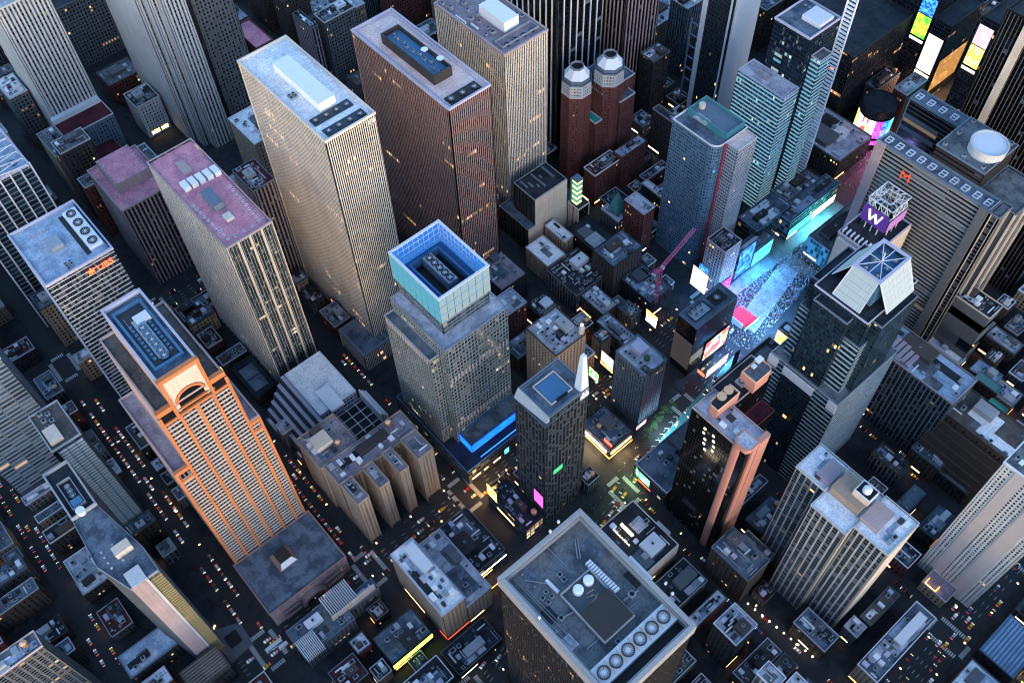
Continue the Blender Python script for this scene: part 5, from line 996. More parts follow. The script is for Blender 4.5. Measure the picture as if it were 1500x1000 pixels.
# grey-blue slab hotel with roof garden
root, zr = bld('hotel', 'slate-blue slab hotel with glazed curved roof garden and plants', (-248, 294, -219, 316), 70, dict(STY['office_grid'], pier='grey_blue', span='grey_blue', bay=2.4, pw=1.0), 'r_lav', 'grey_blue', 'hotel'); stone('garden', (.04, .10, .035), var=.4, scale=1.5)
pbox(root, 'stair_bulkhead', (-243, 303, -233, 312), zr, zr + 5, 'lavender'); mb = MB(); mb.cyl(-229, 306, zr, zr + 2.4, 2.2, 12); mb.build('planting', ['garden'], root); fanrow(root, (945, 540), (950, 545), zr, 2, 1.3, 'dark_metal', 'dark_metal', .8); clutter(root, (-246, 295, -222, 302), zr, 6, 5, 0, False)
for k in range(6):
    a0, a1 = math.radians(-70 + 25 * k), math.radians(-70 + 25 * (k + 1)); panel(root, 'glass_screen', (-226 + 9 * math.cos(a0), 306 + 10 * math.sin(a0)), (-226 + 9 * math.cos(a1), 306 + 10 * math.sin(a1)), zr, zr + 5, 'g_pale', .15)
# diner block, steps, pale screens
root, zr = bld('diner', 'low wedge block with zigzag gold marquee lights and red sign on its prow', (-244, 259, -213, 283), 14, 'podium_dark', 'r_blue', 'dark_stone', clut=9, seed=17)
for i in range(14): part(root, 'marquee_lamp', boxmesh('lamp_white'), (-243 + i * 2.1, 257.2, 10), (1.2, .5, 2.4)); part(root, 'marquee_lamp', boxmesh('gold_light'), (-212.2, 260 + i * 1.5, 9), (.5, 1.0, 2.4))
panel(root, 'marquee_strip', (-244.4, 258.6), (-212, 258.6), 3, 4.4, 'lamp_orange', .4); panel(root, 'marquee_strip', (-212.6, 258.4), (-212.6, 282), 3, 4.4, 'lamp_orange', .4); panel(root, 'sign', (-222, 262), (-214, 262), 14, 18, 'neon_red', .4)
panel(root, 'sign', (-212, 284), (-212, 294), 16, 21, emit('sign_white_red', (1, .35, .3), 3), .4)
# ------------------------------------------------------------------ mid- and low-rise buildings read off the photograph (left corner, right corner, height)
LOWS = [
 # name, label, L, R, h, style, roof, parapet, clutter, tankp
 ('brick_building', 'grid-fronted office block with U-shaped pale roof beside the teal glass tower', (-126, 427, -65, 456), None, 77, 'office_dark', 'r_bluelight', 'mauve', 6, 0),
 ('terraced_building', 'brown terraced block stepping down toward a bright green roof', (-72, 432, -14, 462), None, 58, 'punched_brown', 'r_brown', 'brown_brick', 4, 0),
 ('office_building', 'slender grey-green tower with tangled pipes on its dark roof', (1394, 428), (1470, 448), 70, 'blank_grey', 'r_dark', 'cream', 10, 0),
 ('theatre_building', 'low theatre with pale lavender roof below the pipe-topped tower', (1360, 500), (1410, 530), 18, 'punched_dark', 'r_lav', 'white_wall', 2, 0),
 ('theatre_building', 'low white-roofed building with dotted vents east of the green roof', (1445, 490), (1500, 505), 22, 'punched_dark', 'r_lav', 'grey_stone', 6, .2),
 ('office_building', 'blue-roofed low block with small white skylight', (1420, 540), (1470, 550), 20, 'punched_grey', 'r_bluelight', 'grey_blue', 4, 0),
 ('shop_building', 'pale-roofed low block dotted with dark patches behind the teal shed', (1448, 572), (1500, 578), 16, 'punched_grey', 'r_lav', 'grey_stone', 8, 0),
 ('roof_shed', 'low shed with dark green-teal roof', (1428, 552), (1466, 572), 21, 'punched_dark', 'copper_green', 'grey_blue', 0, 0),
 ('roof_shed', 'bright green flat canopy roof stepped above the terraced brown block', (1440, 595), (1477, 600), 26, 'punched_dark', 'teal_paint', 'copper_green', 0, 0),
 ('tenement', 'grey roof block with dark round stain beside the amber-lit side street', (1375, 690), (1440, 700), 16, 'punched_dark', 'r_grey', 'grey_stone', 3, 0),
 ('tenement', 'blue-grey roof crowded with boxes behind the tiny balcony front', (1335, 655), (1408, 655), 22, 'punched_brown', 'r_blue', 'grey_blue', 10, 0),
 ('tenement', 'deep blue flat roof beside the pale tower', (1345, 770), (1400, 758), 18, 'punched_dark', 'r_blue', 'grey_stone', 4, 0),
 ('tenement', 'navy flat-roofed block behind the striped apartment slab', (1312, 735), (1360, 722), 16, 'punched_dark', 'r_blue', 'dark_brick', 2, 0),
 ('brick_building', 'brown building with white roof boxes, string lights and an orange tank beside it', (1042, 800), (1128, 820), 42, 'punched_brown', 'r_blue', 'grey_blue', 5, 0),
 ('tenement', 'dark blue roof with a pale pipe loop near the salmon hotel', (1090, 760), (1155, 745), 18, 'punched_dark', 'r_blue', 'dark_brick', 5, 1),
 ('brick_building', 'dark brick block with white-edged roof pit beside the amber canopy', (1045, 912), (1110, 914), 50, 'punched_dark', 'r_lav', 'white_wall', 6, 0),
 ('brick_building', 'long low corner building with ochre wall, white tank and black roof pit', (1256, 972), (1372, 905), 26, 'punched_tan', 'r_blue', 'white_wall', 12, 0),
 ('parking_shed', 'long shed with striped bright blue roof by the wide avenue', (1435, 950), (1530, 940), 14, 'punched_dark', 'r_bluelight', 'grey_blue', 0, 0),
 ('office_building', 'box building with tan side wall and glowing white roof sign behind the big square roof', (-171, 205, -128, 239), None, 26, 'punched_dark', 'r_dark', 'limestone', 6, 0),
 ('office_building', 'white-roofed block with tan ribbed end, rooftop machines and red trimmed base', (-241, 86, -187, 104), None, 50, 'punched_tan', 'r_white', 'lavender', 12, 0),
 ('office_building', 'lower lavender roof joined behind the white-roofed block', (-241, 104.1, -187, 125), None, 32, 'punched_tan', 'r_lav', 'lavender', 5, 0),
 ('office_building', 'dark low roof packed with pale machines beside the zebra crossing', (-247, 125.1, -205, 152), None, 18, 'podium_dark', 'r_dark', 'grey_stone', 16, 0),
 ('brick_building', 'red-brick building with notched white roof behind the crowned tower', (720, 440), (772, 442), 48, 'punched_red', 'r_lav', 'lavender', 2, 0),
 ('brick_building', 'dim mauve-roofed block at the foot of the red-brown slab', (690, 385), (772, 400), 30, 'punched_dark', 'r_mauve', 'dark_brick', 7, 0),
 ('theatre_building', 'low block with busy dark roof beside the notched white roof', (770, 445), (825, 450), 22, 'punched_dark', 'r_dark', 'dark_brick', 14, 0),
 ('office_building', 'pale roof with round-cornered parapet and lit yellow doorway', (770, 362), (828, 372), 24, 'punched_tan', 'r_white', 'limestone', 3, 0),
 ('office_building', 'narrow white roof with car-sized white box', (798, 330), (840, 345), 28, 'punched_tan', 'r_white', 'limestone', 2, 0),
 ('office_building', 'long glass-fronted loft with dark roof full of condensers', (800, 395), (890, 400), 24, 'office_dark', 'r_dark', 'grey_stone', 22, 0),
 ('brick_building', 'brown brick block with bulky dark roof house near the crane', (868, 366), (942, 360), 46, 'punched_brown', 'r_blue', 'dark_brick', 8, 0),
 ('theatre_building', 'big black flat roof behind the beige block', (830, 335), (905, 350), 18, 'punched_dark', 'r_dark', 'dark_brick', 2, 0),
 ('brick_building', 'mauve brick building with pink roof terrace and white dish', (855, 245), (910, 232), 38, 'punched_red', 'r_red', 'white_wall', 8, 0),
 ('brick_building', 'red brick building with two pale blue roof levels', (898, 222), (948, 206), 42, 'punched_red', 'r_lav', 'red_brick', 4, 0),
 ('brick_building', 'tall dark brick building with narrow white roof', (915, 292), (960, 302), 52, 'punched_red', 'r_lav', 'lavender', 2, 0),
 ('brick_building', 'pale cluttered roof tucked beside the rounded blue hotel', (940, 268), (978, 285), 30, 'punched_dark', 'r_white', 'limestone', 8, 0),
 ('brick_building', 'small building with cyan and white roof strip near the green steeple', (880, 305), (915, 318), 24, 'punched_grey', 'r_lav', 'lavender', 3, 0),
 ('office_building', 'building site roof of blue and white rubble beneath the pink crane', (905, 405), (985, 420), 22, 'punched_dark', 'r_blue', 'dark_brick', 30, 0),
 ('brick_building', 'low roofs of pale patches stepping toward the yellow-green sign', (850, 432), (905, 445), 20, 'punched_brown', 'r_lav', 'grey_stone', 18, 0),
 ('shop_building', 'bluish low roof beside the yellow-green sign', (905, 450), (940, 455), 16, 'punched_grey', 'r_blue', 'grey_stone', 8, 0),
 ('theatre_building', 'long shop block with warm lit side behind the slate-blue hotel', (873, 470), (935, 495), 24, 'podium_dark', 'r_lav', 'grey_stone', 10, 0),
 ('theatre_building', 'angled-roof block below the ladder-mast tower with blue screens', (1082, 318), (1160, 300), 30, 'podium_dark', 'r_blue', 'grey_blue', 6, 0),
 ('hotel', 'pink-gridded narrow hotel front facing the crowded square', (-281, 427, -262, 446), None, 58, 'pink_grid', 'r_dark', 'pink_wall', 5, 0),
 ('theatre_building', 'low roof of grey and blue sheets beside the cyan-banded block', (-334, 600, -279, 646), None, 26, 'punched_dark', 'r_lav', 'grey_stone', 10, 0),
 ('theatre_building', 'green-lit glass front terrace before the striped hotel slab', (-244, 516, -214, 578), None, 24, 'teal_front', 'r_grey', 'grey_blue', 4, 0),
 ('office_building', 'lit white screen block at the foot of the rounded blue hotel', (-276, 447, -262.5, 496), None, 24, 'podium_dark', 'r_blue', 'grey_blue', 4, 0),
 ('theatre_building', 'corner block with glowing cyan and white screens on the square', (-278, 515, -262.5, 580), None, 26, 'podium_dark', 'r_blue', 'grey_blue', 6, 0),
 ('office_building', 'pink brick front with tall vertical sign beside the teal glass tower', (-196, 343, -166, 408), None, 34, 'pink_grid', 'r_dark', 'mauve', 8, 0),
 ('theatre_building', 'low block with golden corner screen and photo billboard', (-200, 428, -206 + 38, 437), None, 22, 'podium_dark', 'r_dark', 'grey_stone', 4, 0),
 ('office_building', 'low roof with light blue L-shaped deck and round white tank', (172, 962), (262, 940), 20, 'punched_dark', 'r_bluelight', 'grey_blue', 2, 0),
 ('theatre_building', 'brown standing-seam roof by the curved driveway', (262, 985), (338, 975), 22, 'punched_dark', 'r_brown', 'brown_brick', 0, 0),
 ('office_building', 'low roof with blue-grey decks beside a slatted white louvre wall', (418, 925), (520, 905), 22, 'punched_grey', 'r_blue', 'grey_blue', 8, .5),
 ('office_building', 'blue roof with round vents and tall louvre wall beside the zebra crossing', (475, 900), (555, 860), 20, 'punched_grey', 'r_blue', 'grey_blue', 8, 0),
 ('shop_building', 'dark violet roof with a lime-lit edge', (545, 935), (632, 925), 16, 'punched_dark', 'r_blue', 'dark_stone', 6, 0),
 ('shop_building', 'low maroon roof beside two slatted walls', (480, 985), (540, 985), 18, 'punched_dark', 'r_red', 'grey_blue', 4, 0),
 ('apartment_tower', 'corner of a stepped tower with orange roof tank', (-40, 985), (62, 945), 110, 'apt_grey', 'r_grey', 'pink_wall', 6, 1),
 ('apartment_tower', 'zigzag roof with bright white edges and weathered stains', (1108, 985), (1152, 992), 70, 'condo', 'r_lav', 'white_wall', 3, 0),
 ('apartment_tower', 'second zigzag roof bay with bright white edges', (1150, 1000), (1184, 1000), 70, 'condo', 'r_lav', 'white_wall', 2, 0),
 ('shop_building', 'roof with slim white frames and dim skylights beside the lime-lit edge', (590, 1000), (665, 990), 20, 'punched_dark', 'r_dark', 'white_wall', 6, 0),
 ('shop_building', 'small low roof with blue patch near the green-lit road', (645, 955), (735, 935), 10, 'punched_dark', 'r_dark', 'grey_stone', 8, 0),
 ('through_block_arcade', 'dark low arcade roof with faceted glass pyramids', (-460, 90, -424, 108), None, 14, 'punched_dark', 'r_dark', 'dark_stone', 0, 0),
 ('office_building', 'dim ribbed office block with L-shaped white roof machines', (340, 250), (402, 262), 120, 'dim_ribs', 'r_maroon', 'grey_blue', 14, 0),
 ('office_building', 'grey-ribbed dark tower beyond the beige slab', (428, 20), (460, 40), 80, 'dim_ribs', 'r_dark', 'grey_stone', 5, 0),
 ('office_building', 'dark tower with three-sided roof frame before the white-walled tower', (938, 78), (982, 75), 72, 'punched_dark', 'r_blue', 'grey_stone', 5, 0),
 ('office_building', 'brown block with a pale roof outline beside the rounded hotel', (957, 158), (1000, 190), 48, 'punched_brown', 'r_brown', 'mauve', 3, 0),
]
sty('office_dark', bay=3.2, fl=3.8, pw=.9, pd=.4, sh=1.3, sd=.2, pier='grey_blue', span='dark_stone', glass='g_dark'); sty('blank_grey', bay=12, fl=30, pw=0, sh=24, sd=.3, pier='grey_stone', span='grey_stone', glass='g_dark'); sty('pink_grid', bay=2.8, fl=3.4, pw=1.1, pd=.3, sh=1.3, sd=.2, pier='pink_wall', span='pink_wall', glass='g_warm'); sty('teal_front', bay=3, fl=6, pw=.3, pd=.2, sh=.6, sd=.1, pier='copper_green', span='copper_green', glass='g_cyan')
LOW = {}
for i, (nm, lab, L, R, h, s_, rf, pr, cl, tp) in enumerate(LOWS):
    rc = L if R is None else RC(L, R, h)
    rc = (min(rc[0], rc[2]), min(rc[1], rc[3]), max(rc[0], rc[2]), max(rc[1], rc[3]))
    if rc[2] - rc[0] < 5 or rc[3] - rc[1] < 5: rc = (rc[0], rc[1], max(rc[2], rc[0] + 8), max(rc[3], rc[1] + 8))
    root = thing(nm, lab, 'building', ((rc[0] + rc[2]) / 2, (rc[1] + rc[3]) / 2, 0)); zr = tower(root, rc, 0, h, s_, rf, pr, 1.1, .5)
    if cl: clutter(root, rc, zr, cl, 100 + i, tp, cl > 3)
    if rc[0] > -430 and rc[1] > -60 and h < 80:
        for (a_, b_, ok) in (((rc[0] + 1, rc[1] - .4), (rc[0] + min(14, (rc[2] - rc[0]) * .6), rc[1] - .4), i % 2 == 0), ((rc[2] + .3, rc[1] + 1), (rc[2] + .3, rc[1] + min(14, (rc[3] - rc[1]) * .6)), i % 3 != 1)):
            if ok: panel(root, 'shop_sign', a_, b_, 3.2, 4.9, ('shop_warm', 'lamp_orange', 'shop_white', 'gold_light', 'shop_warm')[i % 5], .3)
    LOW[lab] = (root, rc, zr)
def low(key): return next(v for k, v in LOW.items() if key in k)
# extras on some of these
root, rc, zr = low('glowing white roof sign'); pbox(root, 'west_wall', (rc[2] - .1, rc[1], rc[2] + .5, rc[3]), 0, 25.6, 'cream'); part(root, 'roof_sign', boxmesh('shop_white'), (-158, 220, zr + 1.2), (11, 1.6, 2.2)); pbox(root, 'sign_frame', (-164, 219.2, -152, 220.8), zr, zr + 1.1, 'dark_metal')
for k in range(10): part(root, 'roof_lamp', boxmesh('lamp_white'), (-165 + k * 1.7, 214, zr), (.6, .6, .6))
root, rc, zr = low('red trimmed base'); panel(root, 'neon_trim', (rc[2] + .1, rc[1]), (rc[2] + .1, rc[3]), 5, 6, 'neon_red', .4); panel(root, 'neon_trim', (rc[2] - 8, rc[1] - .1), (rc[2], rc[1] - .1), 5, 6, 'neon_red', .4); panel(root, 'shop_sign', (rc[0] + 8, rc[1] - .1), (rc[0] + 30, rc[1] - .1), 4, 6, 'shop_warm', .4)
root, rc, zr = low('pale machines beside the zebra'); panel(root, 'neon_trim', (rc[2] + .1, rc[1]), (rc[2] + .1, rc[3]), 8, 10, 'lamp_white', .4); panel(root, 'neon_trim', (rc[2] + 10, 126), (rc[2] + 10, 140), 3, 4, 'lamp_orange', .4)
root, rc, zr = low('lime-lit edge'); emit('lime', (.6, 1, .08), 4); panel(root, 'lime_band', (rc[2] + .1, rc[1]), (rc[2] + .1, rc[3]), 7, 14, 'lime', .4)
root, rc, zr = low('amber canopy'); panel(root, 'lit_canopy', (rc[2] - 24, rc[3] + 4), (rc[2], rc[3] + 4), 5, 6.5, 'lamp_orange', .5)
root, rc, zr = low('slatted white louvre wall')
for k in range(11): pbox(root, 'louvre', (rc[0] + 12, rc[1] + .5 + k * 1.25, rc[0] + 26, rc[1] + 1.1 + k * 1.25), zr, zr + 6, 'white_wall')
root, rc, zr = low('tall louvre wall')
for k in range(14): pbox(root, 'louvre', (rc[2] - 18, rc[1] + 3 + k * 1.5, rc[2] - 2, rc[1] + 3.6 + k * 1.5), zr, zr + 7, 'white_wall')
pbox(root, 'white_end', (rc[2] - 1.8, rc[1] + 2, rc[2] - .8, rc[3] - 2), zr, zr + 8, 'cream')
root, rc, zr = low('striped bright blue roof')
for k in range(14): pbox(root, 'roof_rib', (rc[0] + 1 + k * 2.4, rc[1] + 1, rc[0] + 2 + k * 2.4, rc[3] - 1), zr, zr + .5, 'blue_metal') if rc[0] + 2 + k * 2.4 < rc[2] else None
root, rc, zr = low('standing-seam roof')
for k in range(8): pbox(root, 'roof_seam', (rc[0] + 1 + k * (rc[2] - rc[0] - 2) / 8, rc[1] + 1, rc[0] + 1.3 + k * (rc[2] - rc[0] - 2) / 8, rc[3] - 1), zr, zr + .4, 'tan_brick')
root, rc, zr = low('faceted glass pyramids')
for k in range(2):
    xx = rc[0] + 12 + k * 13; yy = (rc[1] + rc[3]) / 2; mb = MB(); mb.prism([(xx - 6, yy - 6), (xx + 6, yy - 6), (xx + 6, yy + 6), (xx - 6, yy + 6)], zr, zr + 4, 0, 0, .03); mb.build('glass_pyramid', ['grey_blue'], root)
root, rc, zr = low('grid-fronted office block')
for k in range(6): pbox(root, 'roof_box', (rc[0] + 1 + k * 4, rc[1] + 2, rc[0] + 4 + k * 4, rc[1] + 16), zr, zr + 5 - k * .5, 'violet_stone')
root, rc, zr = low('brown terraced block')
for k in range(6): pbox(root, 'terrace_step', (rc[0] + 2, rc[1] - 3 - k * 1.6, rc[2] - 2, rc[1] - 1.4 - k * 1.6), 0, 52 - k * 8, 'brown_brick')
root, rc, zr = low('crowded square'); panel(root, 'advert_screen', (rc[0] - 1, rc[1] - .6), (rc[0] + 8, rc[1] - .6), 2, 28, SC[0], .4); panel(root, 'advert_screen', (rc[2] + .4, 428), (rc[2] + .4, 444), 3, 16, SC[6], .4)
root, rc, zr = low('lit white screen block'); panel(root, 'advert_screen', (rc[2] + .4, 449), (rc[2] + .4, 468), 6, 40, SC[0], .4); panel(root, 'advert_screen', (rc[2] + .4, 470), (rc[2] + .4, 494), 4, 22, SC[5], .4)
root, rc, zr = low('cyan and white screens'); panel(root, 'advert_screen', (rc[2] + .4, 516), (rc[2] + .4, 546), 5, 15, SC[5], .4); panel(root, 'advert_screen', (rc[2] + .4, 547), (rc[2] + .4, 578), 5, 15, SC[4], .4)
root, rc, zr = low('tall vertical sign'); panel(root, 'vertical_sign', (rc[0] - .4, 372), (rc[0] - .4, 366), 6, 52, screen('sign_dots', [(.4, (.12, .01, .03)), (.5, (.5, .05, .12)), (.6, (.9, .6, .6))], .8, 20, 1, True), .5); panel(root, 'advert_screen', (rc[0] - .4, 404), (rc[0] - .4, 376), 5, 24, SC[6], .4)
root, rc, zr = low('golden corner screen'); panel(root, 'advert_screen', (rc[0], rc[1] - .4), (rc[0] + 12, rc[1] - .4), 4, 20, 'gold_screen', .4); panel(root, 'advert_screen', (rc[0] - .4, rc[3]), (rc[0] - .4, rc[1]), 6, 22, SC[4], .4)
def glow(root, name, loc, tgt, size, col, power):
    l = bpy.data.lights.new(name, 'AREA'); l.shape = 'RECTANGLE'; l.size, l.size_y = size; l.energy = power * 1.9; l.color = col; o = bpy.data.objects.new(name, l); COL.objects.link(o); o.parent = root; ox, oy, oz = root['_o']; o.location = (loc[0] - ox, loc[1] - oy, loc[2] - oz); o.rotation_euler = (Vector(loc) - Vector(tgt)).to_track_quat('Z', 'Y').to_euler()
GL = [('crowded square', (-260, 436, 12), (-235, 445, 0), (.35, .3, 1), 8000), ('lit white screen block', (-260, 470, 16), (-238, 465, 0), (.08, .45, 1), 9000), ('cyan and white screens', (-260, 545, 12), (-245, 545, 0), (.12, .5, 1), 6500), ('tall vertical sign', (-197.5, 390, 15), (-222, 415, 0), (.25, .4, 1), 8000), ('golden corner screen', (-201, 433, 16), (-225, 440, 0), (.15, .5, 1), 10000), ('green-lit glass front', (-245.5, 550, 14), (-262, 545, 0), (.1, .9, .8), 7000)]
for key, loc, tgt, col, pw in GL: glow(low(key)[0], 'added_screen_lamp', loc, tgt, (24, 12), col, pw)
TP = next(o for o in bpy.data.objects if o.name.startswith('theatre_podium')); glow(TP, 'added_screen_lamp', (-194, 305, 12), (-205, 315, 0), (20, 8), (.35, .7, .8), 3500); glow(TP, 'added_screen_lamp', (-188, 261, 12), (-195, 245, 0), (8, 6), (.5, 1, .5), 500)
DS = next(o for o in bpy.data.objects if o.get('label', '').startswith('black slab with pale blue roof')); glow(DS, 'added_screen_lamp', (-234, 403.6, 30), (-234, 430, 0), (10, 20), (.12, .45, 1), 11000); glow(DS, 'added_screen_lamp', (-223.8, 380, 16), (-206, 370, 0), (14, 12), (.2, .5, 1), 5000)
DN = next(o for o in bpy.data.objects if o.name.startswith('diner')); glow(DN, 'added_marquee_lamp', (-211, 270, 9), (-198, 268, 0), (12, 3), (1, .7, .35), 900); glow(DN, 'added_marquee_lamp', (-228, 256, 9), (-228, 248, 0), (16, 3), (1, .75, .4), 900)
RB = next(o for o in bpy.data.objects if o.name.startswith('round_corner_building')); glow(RB, 'added_screen_lamp', (-276, 660, 26), (-262, 650, 0), (14, 12), (1, .3, .6), 9000); NT = next(o for o in bpy.data.objects if o.name.startswith('narrow_tower')); glow(NT, 'added_screen_lamp', (-295, 734.5, 40), (-280, 700, 0), (12, 20), (1, .6, .5), 12000); glow(NT, 'added_screen_lamp', (-284, 760, 30), (-262, 755, 0), (12, 20), (1, .5, .2), 9000)
CS = next(o for o in bpy.data.objects if o.name.startswith('corner_store')); glow(CS, 'added_screen_lamp', (-247.5, 176, 18), (-260, 170, 0), (8, 8), (1, .6, .2), 1500)
root, rc, zr = low('green-lit glass front'); panel(root, 'advert_screen', (rc[0] - .5, 578), (rc[0] - .5, 520), 6, 20, screen('scr_teal', [(.3, (.02, .3, .3)), (.5, (.05, .7, .55)), (.7, (.3, .95, .9))], 3, 3, 9), .4)
root, rc, zr = low('warm lit side'); panel(root, 'shop_sign', (rc[2] + .3, rc[1] + 2), (rc[2] + .3, rc[3] - 2), 6, 12, 'shop_warm', .4)
# free-standing signs
sg = thing('billboard', 'yellow-topped bright white box sign among the low roofs', 'billboard', (*P(955, 466, 22), 0)); x, y = P(955, 470, 20)
panel(sg, 'sign_face', (x - 6, y), (x + 5, y), 16, 26, 'shop_white', .6); panel(sg, 'sign_header', (x - 6.4, y), (x + 5.4, y), 26.4, 30, 'neon_yellow', .6); pbox(sg, 'post', (x - 5, y, x - 4.4, y + .6), 0, 16, 'dark_metal'); pbox(sg, 'post', (x + 3.4, y, x + 4, y + .6), 0, 16, 'dark_metal')
sg = thing('billboard', 'big blank pale screen under the rounded blue hotel', 'billboard', (*P(1024, 400, 30), 0)); x, y = P(1022, 415, 22)
emit('pale_screen', (1, .72, .62), 1.3); panel(sg, 'sign_face', (x - 7, y), (x + 9, y), 16, 40, 'pale_screen', .6); pbox(sg, 'post', (x - 6, y, x - 5, y + .8), 0, 16, 'dark_metal'); pbox(sg, 'post', (x + 7, y, x + 8, y + .8), 0, 16, 'dark_metal')
sg = thing('billboard', 'bright green pixel sign beside the white spike', 'billboard', (*P(870, 545, 18), 0)); x, y = P(870, 550, 14); panel(sg, 'sign_face', (x - 5, y), (x + 5, y), 10, 22, screen('scr_pix', [(.4, (.02, .35, .03)), (.5, (.3, 1, .2)), (.6, (.8, 1, .5))], 3.5, 6, 3, True), .5); pbox(sg, 'post', (x - .5, y, x + .5, y + .5), 0, 10, 'dark_metal')
sg = thing('billboard', 'glowing peach screen beside the slate-blue hotel', 'billboard', (*P(892, 525, 20), 0)); x, y = P(892, 530, 18); panel(sg, 'sign_face', (x - 8, y), (x + 5, y), 12, 26, 'pale_screen', .5); panel(sg, 'sign_strip', (x - 8, y), (x + 5, y), 8, 11, 'lamp_orange', .5); pbox(sg, 'post', (x - 2, y, x - 1, y + .5), 0, 8, 'dark_metal')
sg = thing('billboard', 'open white frame sign with pink lit base on the traffic island', 'billboard', (*P(1032, 530, 0), 0)); x, y = P(1035, 545, 0); panel(sg, 'sign_strip', (x - 3, y - 8), (x + 4, y - 8), 6, 10, 'neon_red', .5)
panel(sg, 'sign_face', (x + 4.6, y - 8), (x + 4.6, y + 16), 5, 16, 'pale_screen', .4); panel(sg, 'sign_back', (x - 3.4, y + 10), (x - 3.4, y - 8), 5, 16, 'dim_white', .4); pbox(sg, 'post', (x, y, x + .6, y + .6), 0, 14, 'metal')
# church steeple
x, y = P(904, 300, 30); sg = thing('church', 'small church with dark nave and pale green pyramid steeple', 'church', (x, y, 0)); mb = MB(); mb.box(x - 5, y - 5, 0, x + 5, y + 5, 26); mb.build('bell_tower', ['grey_stone'], sg); mb = MB(); mb.prism([(x - 5.3, y - 5.3), (x + 5.3, y - 5.3), (x + 5.3, y + 5.3), (x - 5.3, y + 5.3)], 26, 46, 0, 0, .03); mb.build('steeple', ['copper_green'], sg)
for s in range(4): pbox(sg, 'louvre_window', (x + 5.02, y - 4 + s * 2.2, x + 5.3, y - 2.8 + s * 2.2), 14, 23, 'white_wall'); pbox(sg, 'louvre_window', (x - 4 + s * 2.2, y - 5.3, x - 2.8 + s * 2.2, y - 5.02), 14, 23, 'white_wall')
mb = MB(); mb.v += [(x - 6, y + 5.2, 0), (x + 8, y + 5.2, 0), (x + 8, y + 44, 0), (x - 6, y + 44, 0), (x - 6, y + 5.2, 16), (x + 8, y + 5.2, 16), (x + 8, y + 44, 16), (x - 6, y + 44, 16), (x + 1, y + 5.2, 24), (x + 1, y + 44, 24)]; mb.f += [(0, 1, 5, 8, 4), (1, 2, 6, 5), (3, 0, 4, 7), (5, 6, 9, 8), (7, 4, 8, 9), (2, 3, 7, 9, 6)]; mb.m += [0] * 6; mb.uv += [((0, 0),) * len(f) for f in mb.f[-6:]]; mb.build('nave', ['dark_teal'], sg); FOOT.append((x - 6, y - 6, x + 9, y + 45))
# construction crane
stone('crane_pink', (.60, .14, .26), var=.1); x, y = P(960, 440, 22); cr = thing('tower_crane', 'pink lattice tower crane over the rubble-strewn building site', 'crane', (x, y, 22))
mb = MB()
def lattice(mb, a, b, w, n):
    a, b = Vector(a), Vector(b); d = (b - a); u = d.normalized(); s = u.cross(Vector((0, 0, 1)) if abs(u.z) < .9 else Vector((1, 0, 0))).normalized(); t = u.cross(s); c = [(s + t) * w / 2, (s - t) * w / 2, (-s - t) * w / 2, (t - s) * w / 2]
    for q in c: mb.beam(tuple(a + q), tuple(b + q), .32)
    for k in range(n):
        for i in range(4): mb.beam(tuple(a + d * (k / n) + c[i]), tuple(a + d * ((k + 1) / n) + c[(i + 1) % 4]), .2)
lattice(mb, (x, y, 20), (x, y, 62), 2.4, 12); mb.build('mast', ['crane_pink'], cr); mb = MB(); lattice(mb, (x, y, 62), (x - 4, y + 40, 74), 2.0, 10); mb.build('jib', ['crane_pink'], cr); mb = MB(); lattice(mb, (x, y, 62), (x + 3, y - 12, 70), 2.2, 4); mb.build('counter_jib', ['crane_pink'], cr); pbox(cr, 'cab', (x - 1.2, y + 1.3, x + 1.2, y + 3.5), 60, 62.6, 'white_paint')
# curved driveway plaza with amber strip
x, y = P(340, 935, 0); pl = thing('driveway_island', 'low planted island with a curved amber light strip and open court', 'plaza', (x, y, 0)); mb = MB(); mb.prism([(x - 14, y - 9), (x + 14, y - 9), (x + 12, y + 9), (x - 6, y + 10)], 0, .8, 0); mb.build('island_slab', ['grey_stone'], pl); pbox(pl, 'court', (x - 4, y - 4, x + 6, y + 5), .8, .9, 'black')
for k in range(8):
    a0, a1 = math.radians(200 + k * 12), math.radians(200 + (k + .8) * 12); mb = MB(); mb.beam((x + 16 * math.cos(a0), y + 11 * math.sin(a0), 1.2), (x + 16 * math.cos(a1), y + 11 * math.sin(a1), 1.2), .8); mb.build('light_strip', ['gold_light'], pl)
# red stepped seating
x, y = P(1084, 468, 0); stp = thing('red_steps', 'glowing red wedge-shaped stepped seating in the square', 'steps', (x, y, 0)); emit('step_red', (.75, .02, .07), .8); stone('step_edge', (.35, .3, .34))
for k in range(10): pbox(stp, 'step', (x - 7 - k * .25, y - 6 + k * 1.7, x + 7 + k * .25, y - 4.35 + k * 1.7 + .05), .01, 5.5 - k * .5, 'step_red')
pbox(stp, 'back_wall', (x - 7.4, y - 6.8, x + 7.4, y - 6.05), .01, 6.4, 'step_edge'); pbox(stp, 'side_wall', (x + 9.6, y - 6, x + 10, y + 11), .01, 3, 'white_wall')
FOOT += [(x - 12, y - 9, x + 12, y + 14)]

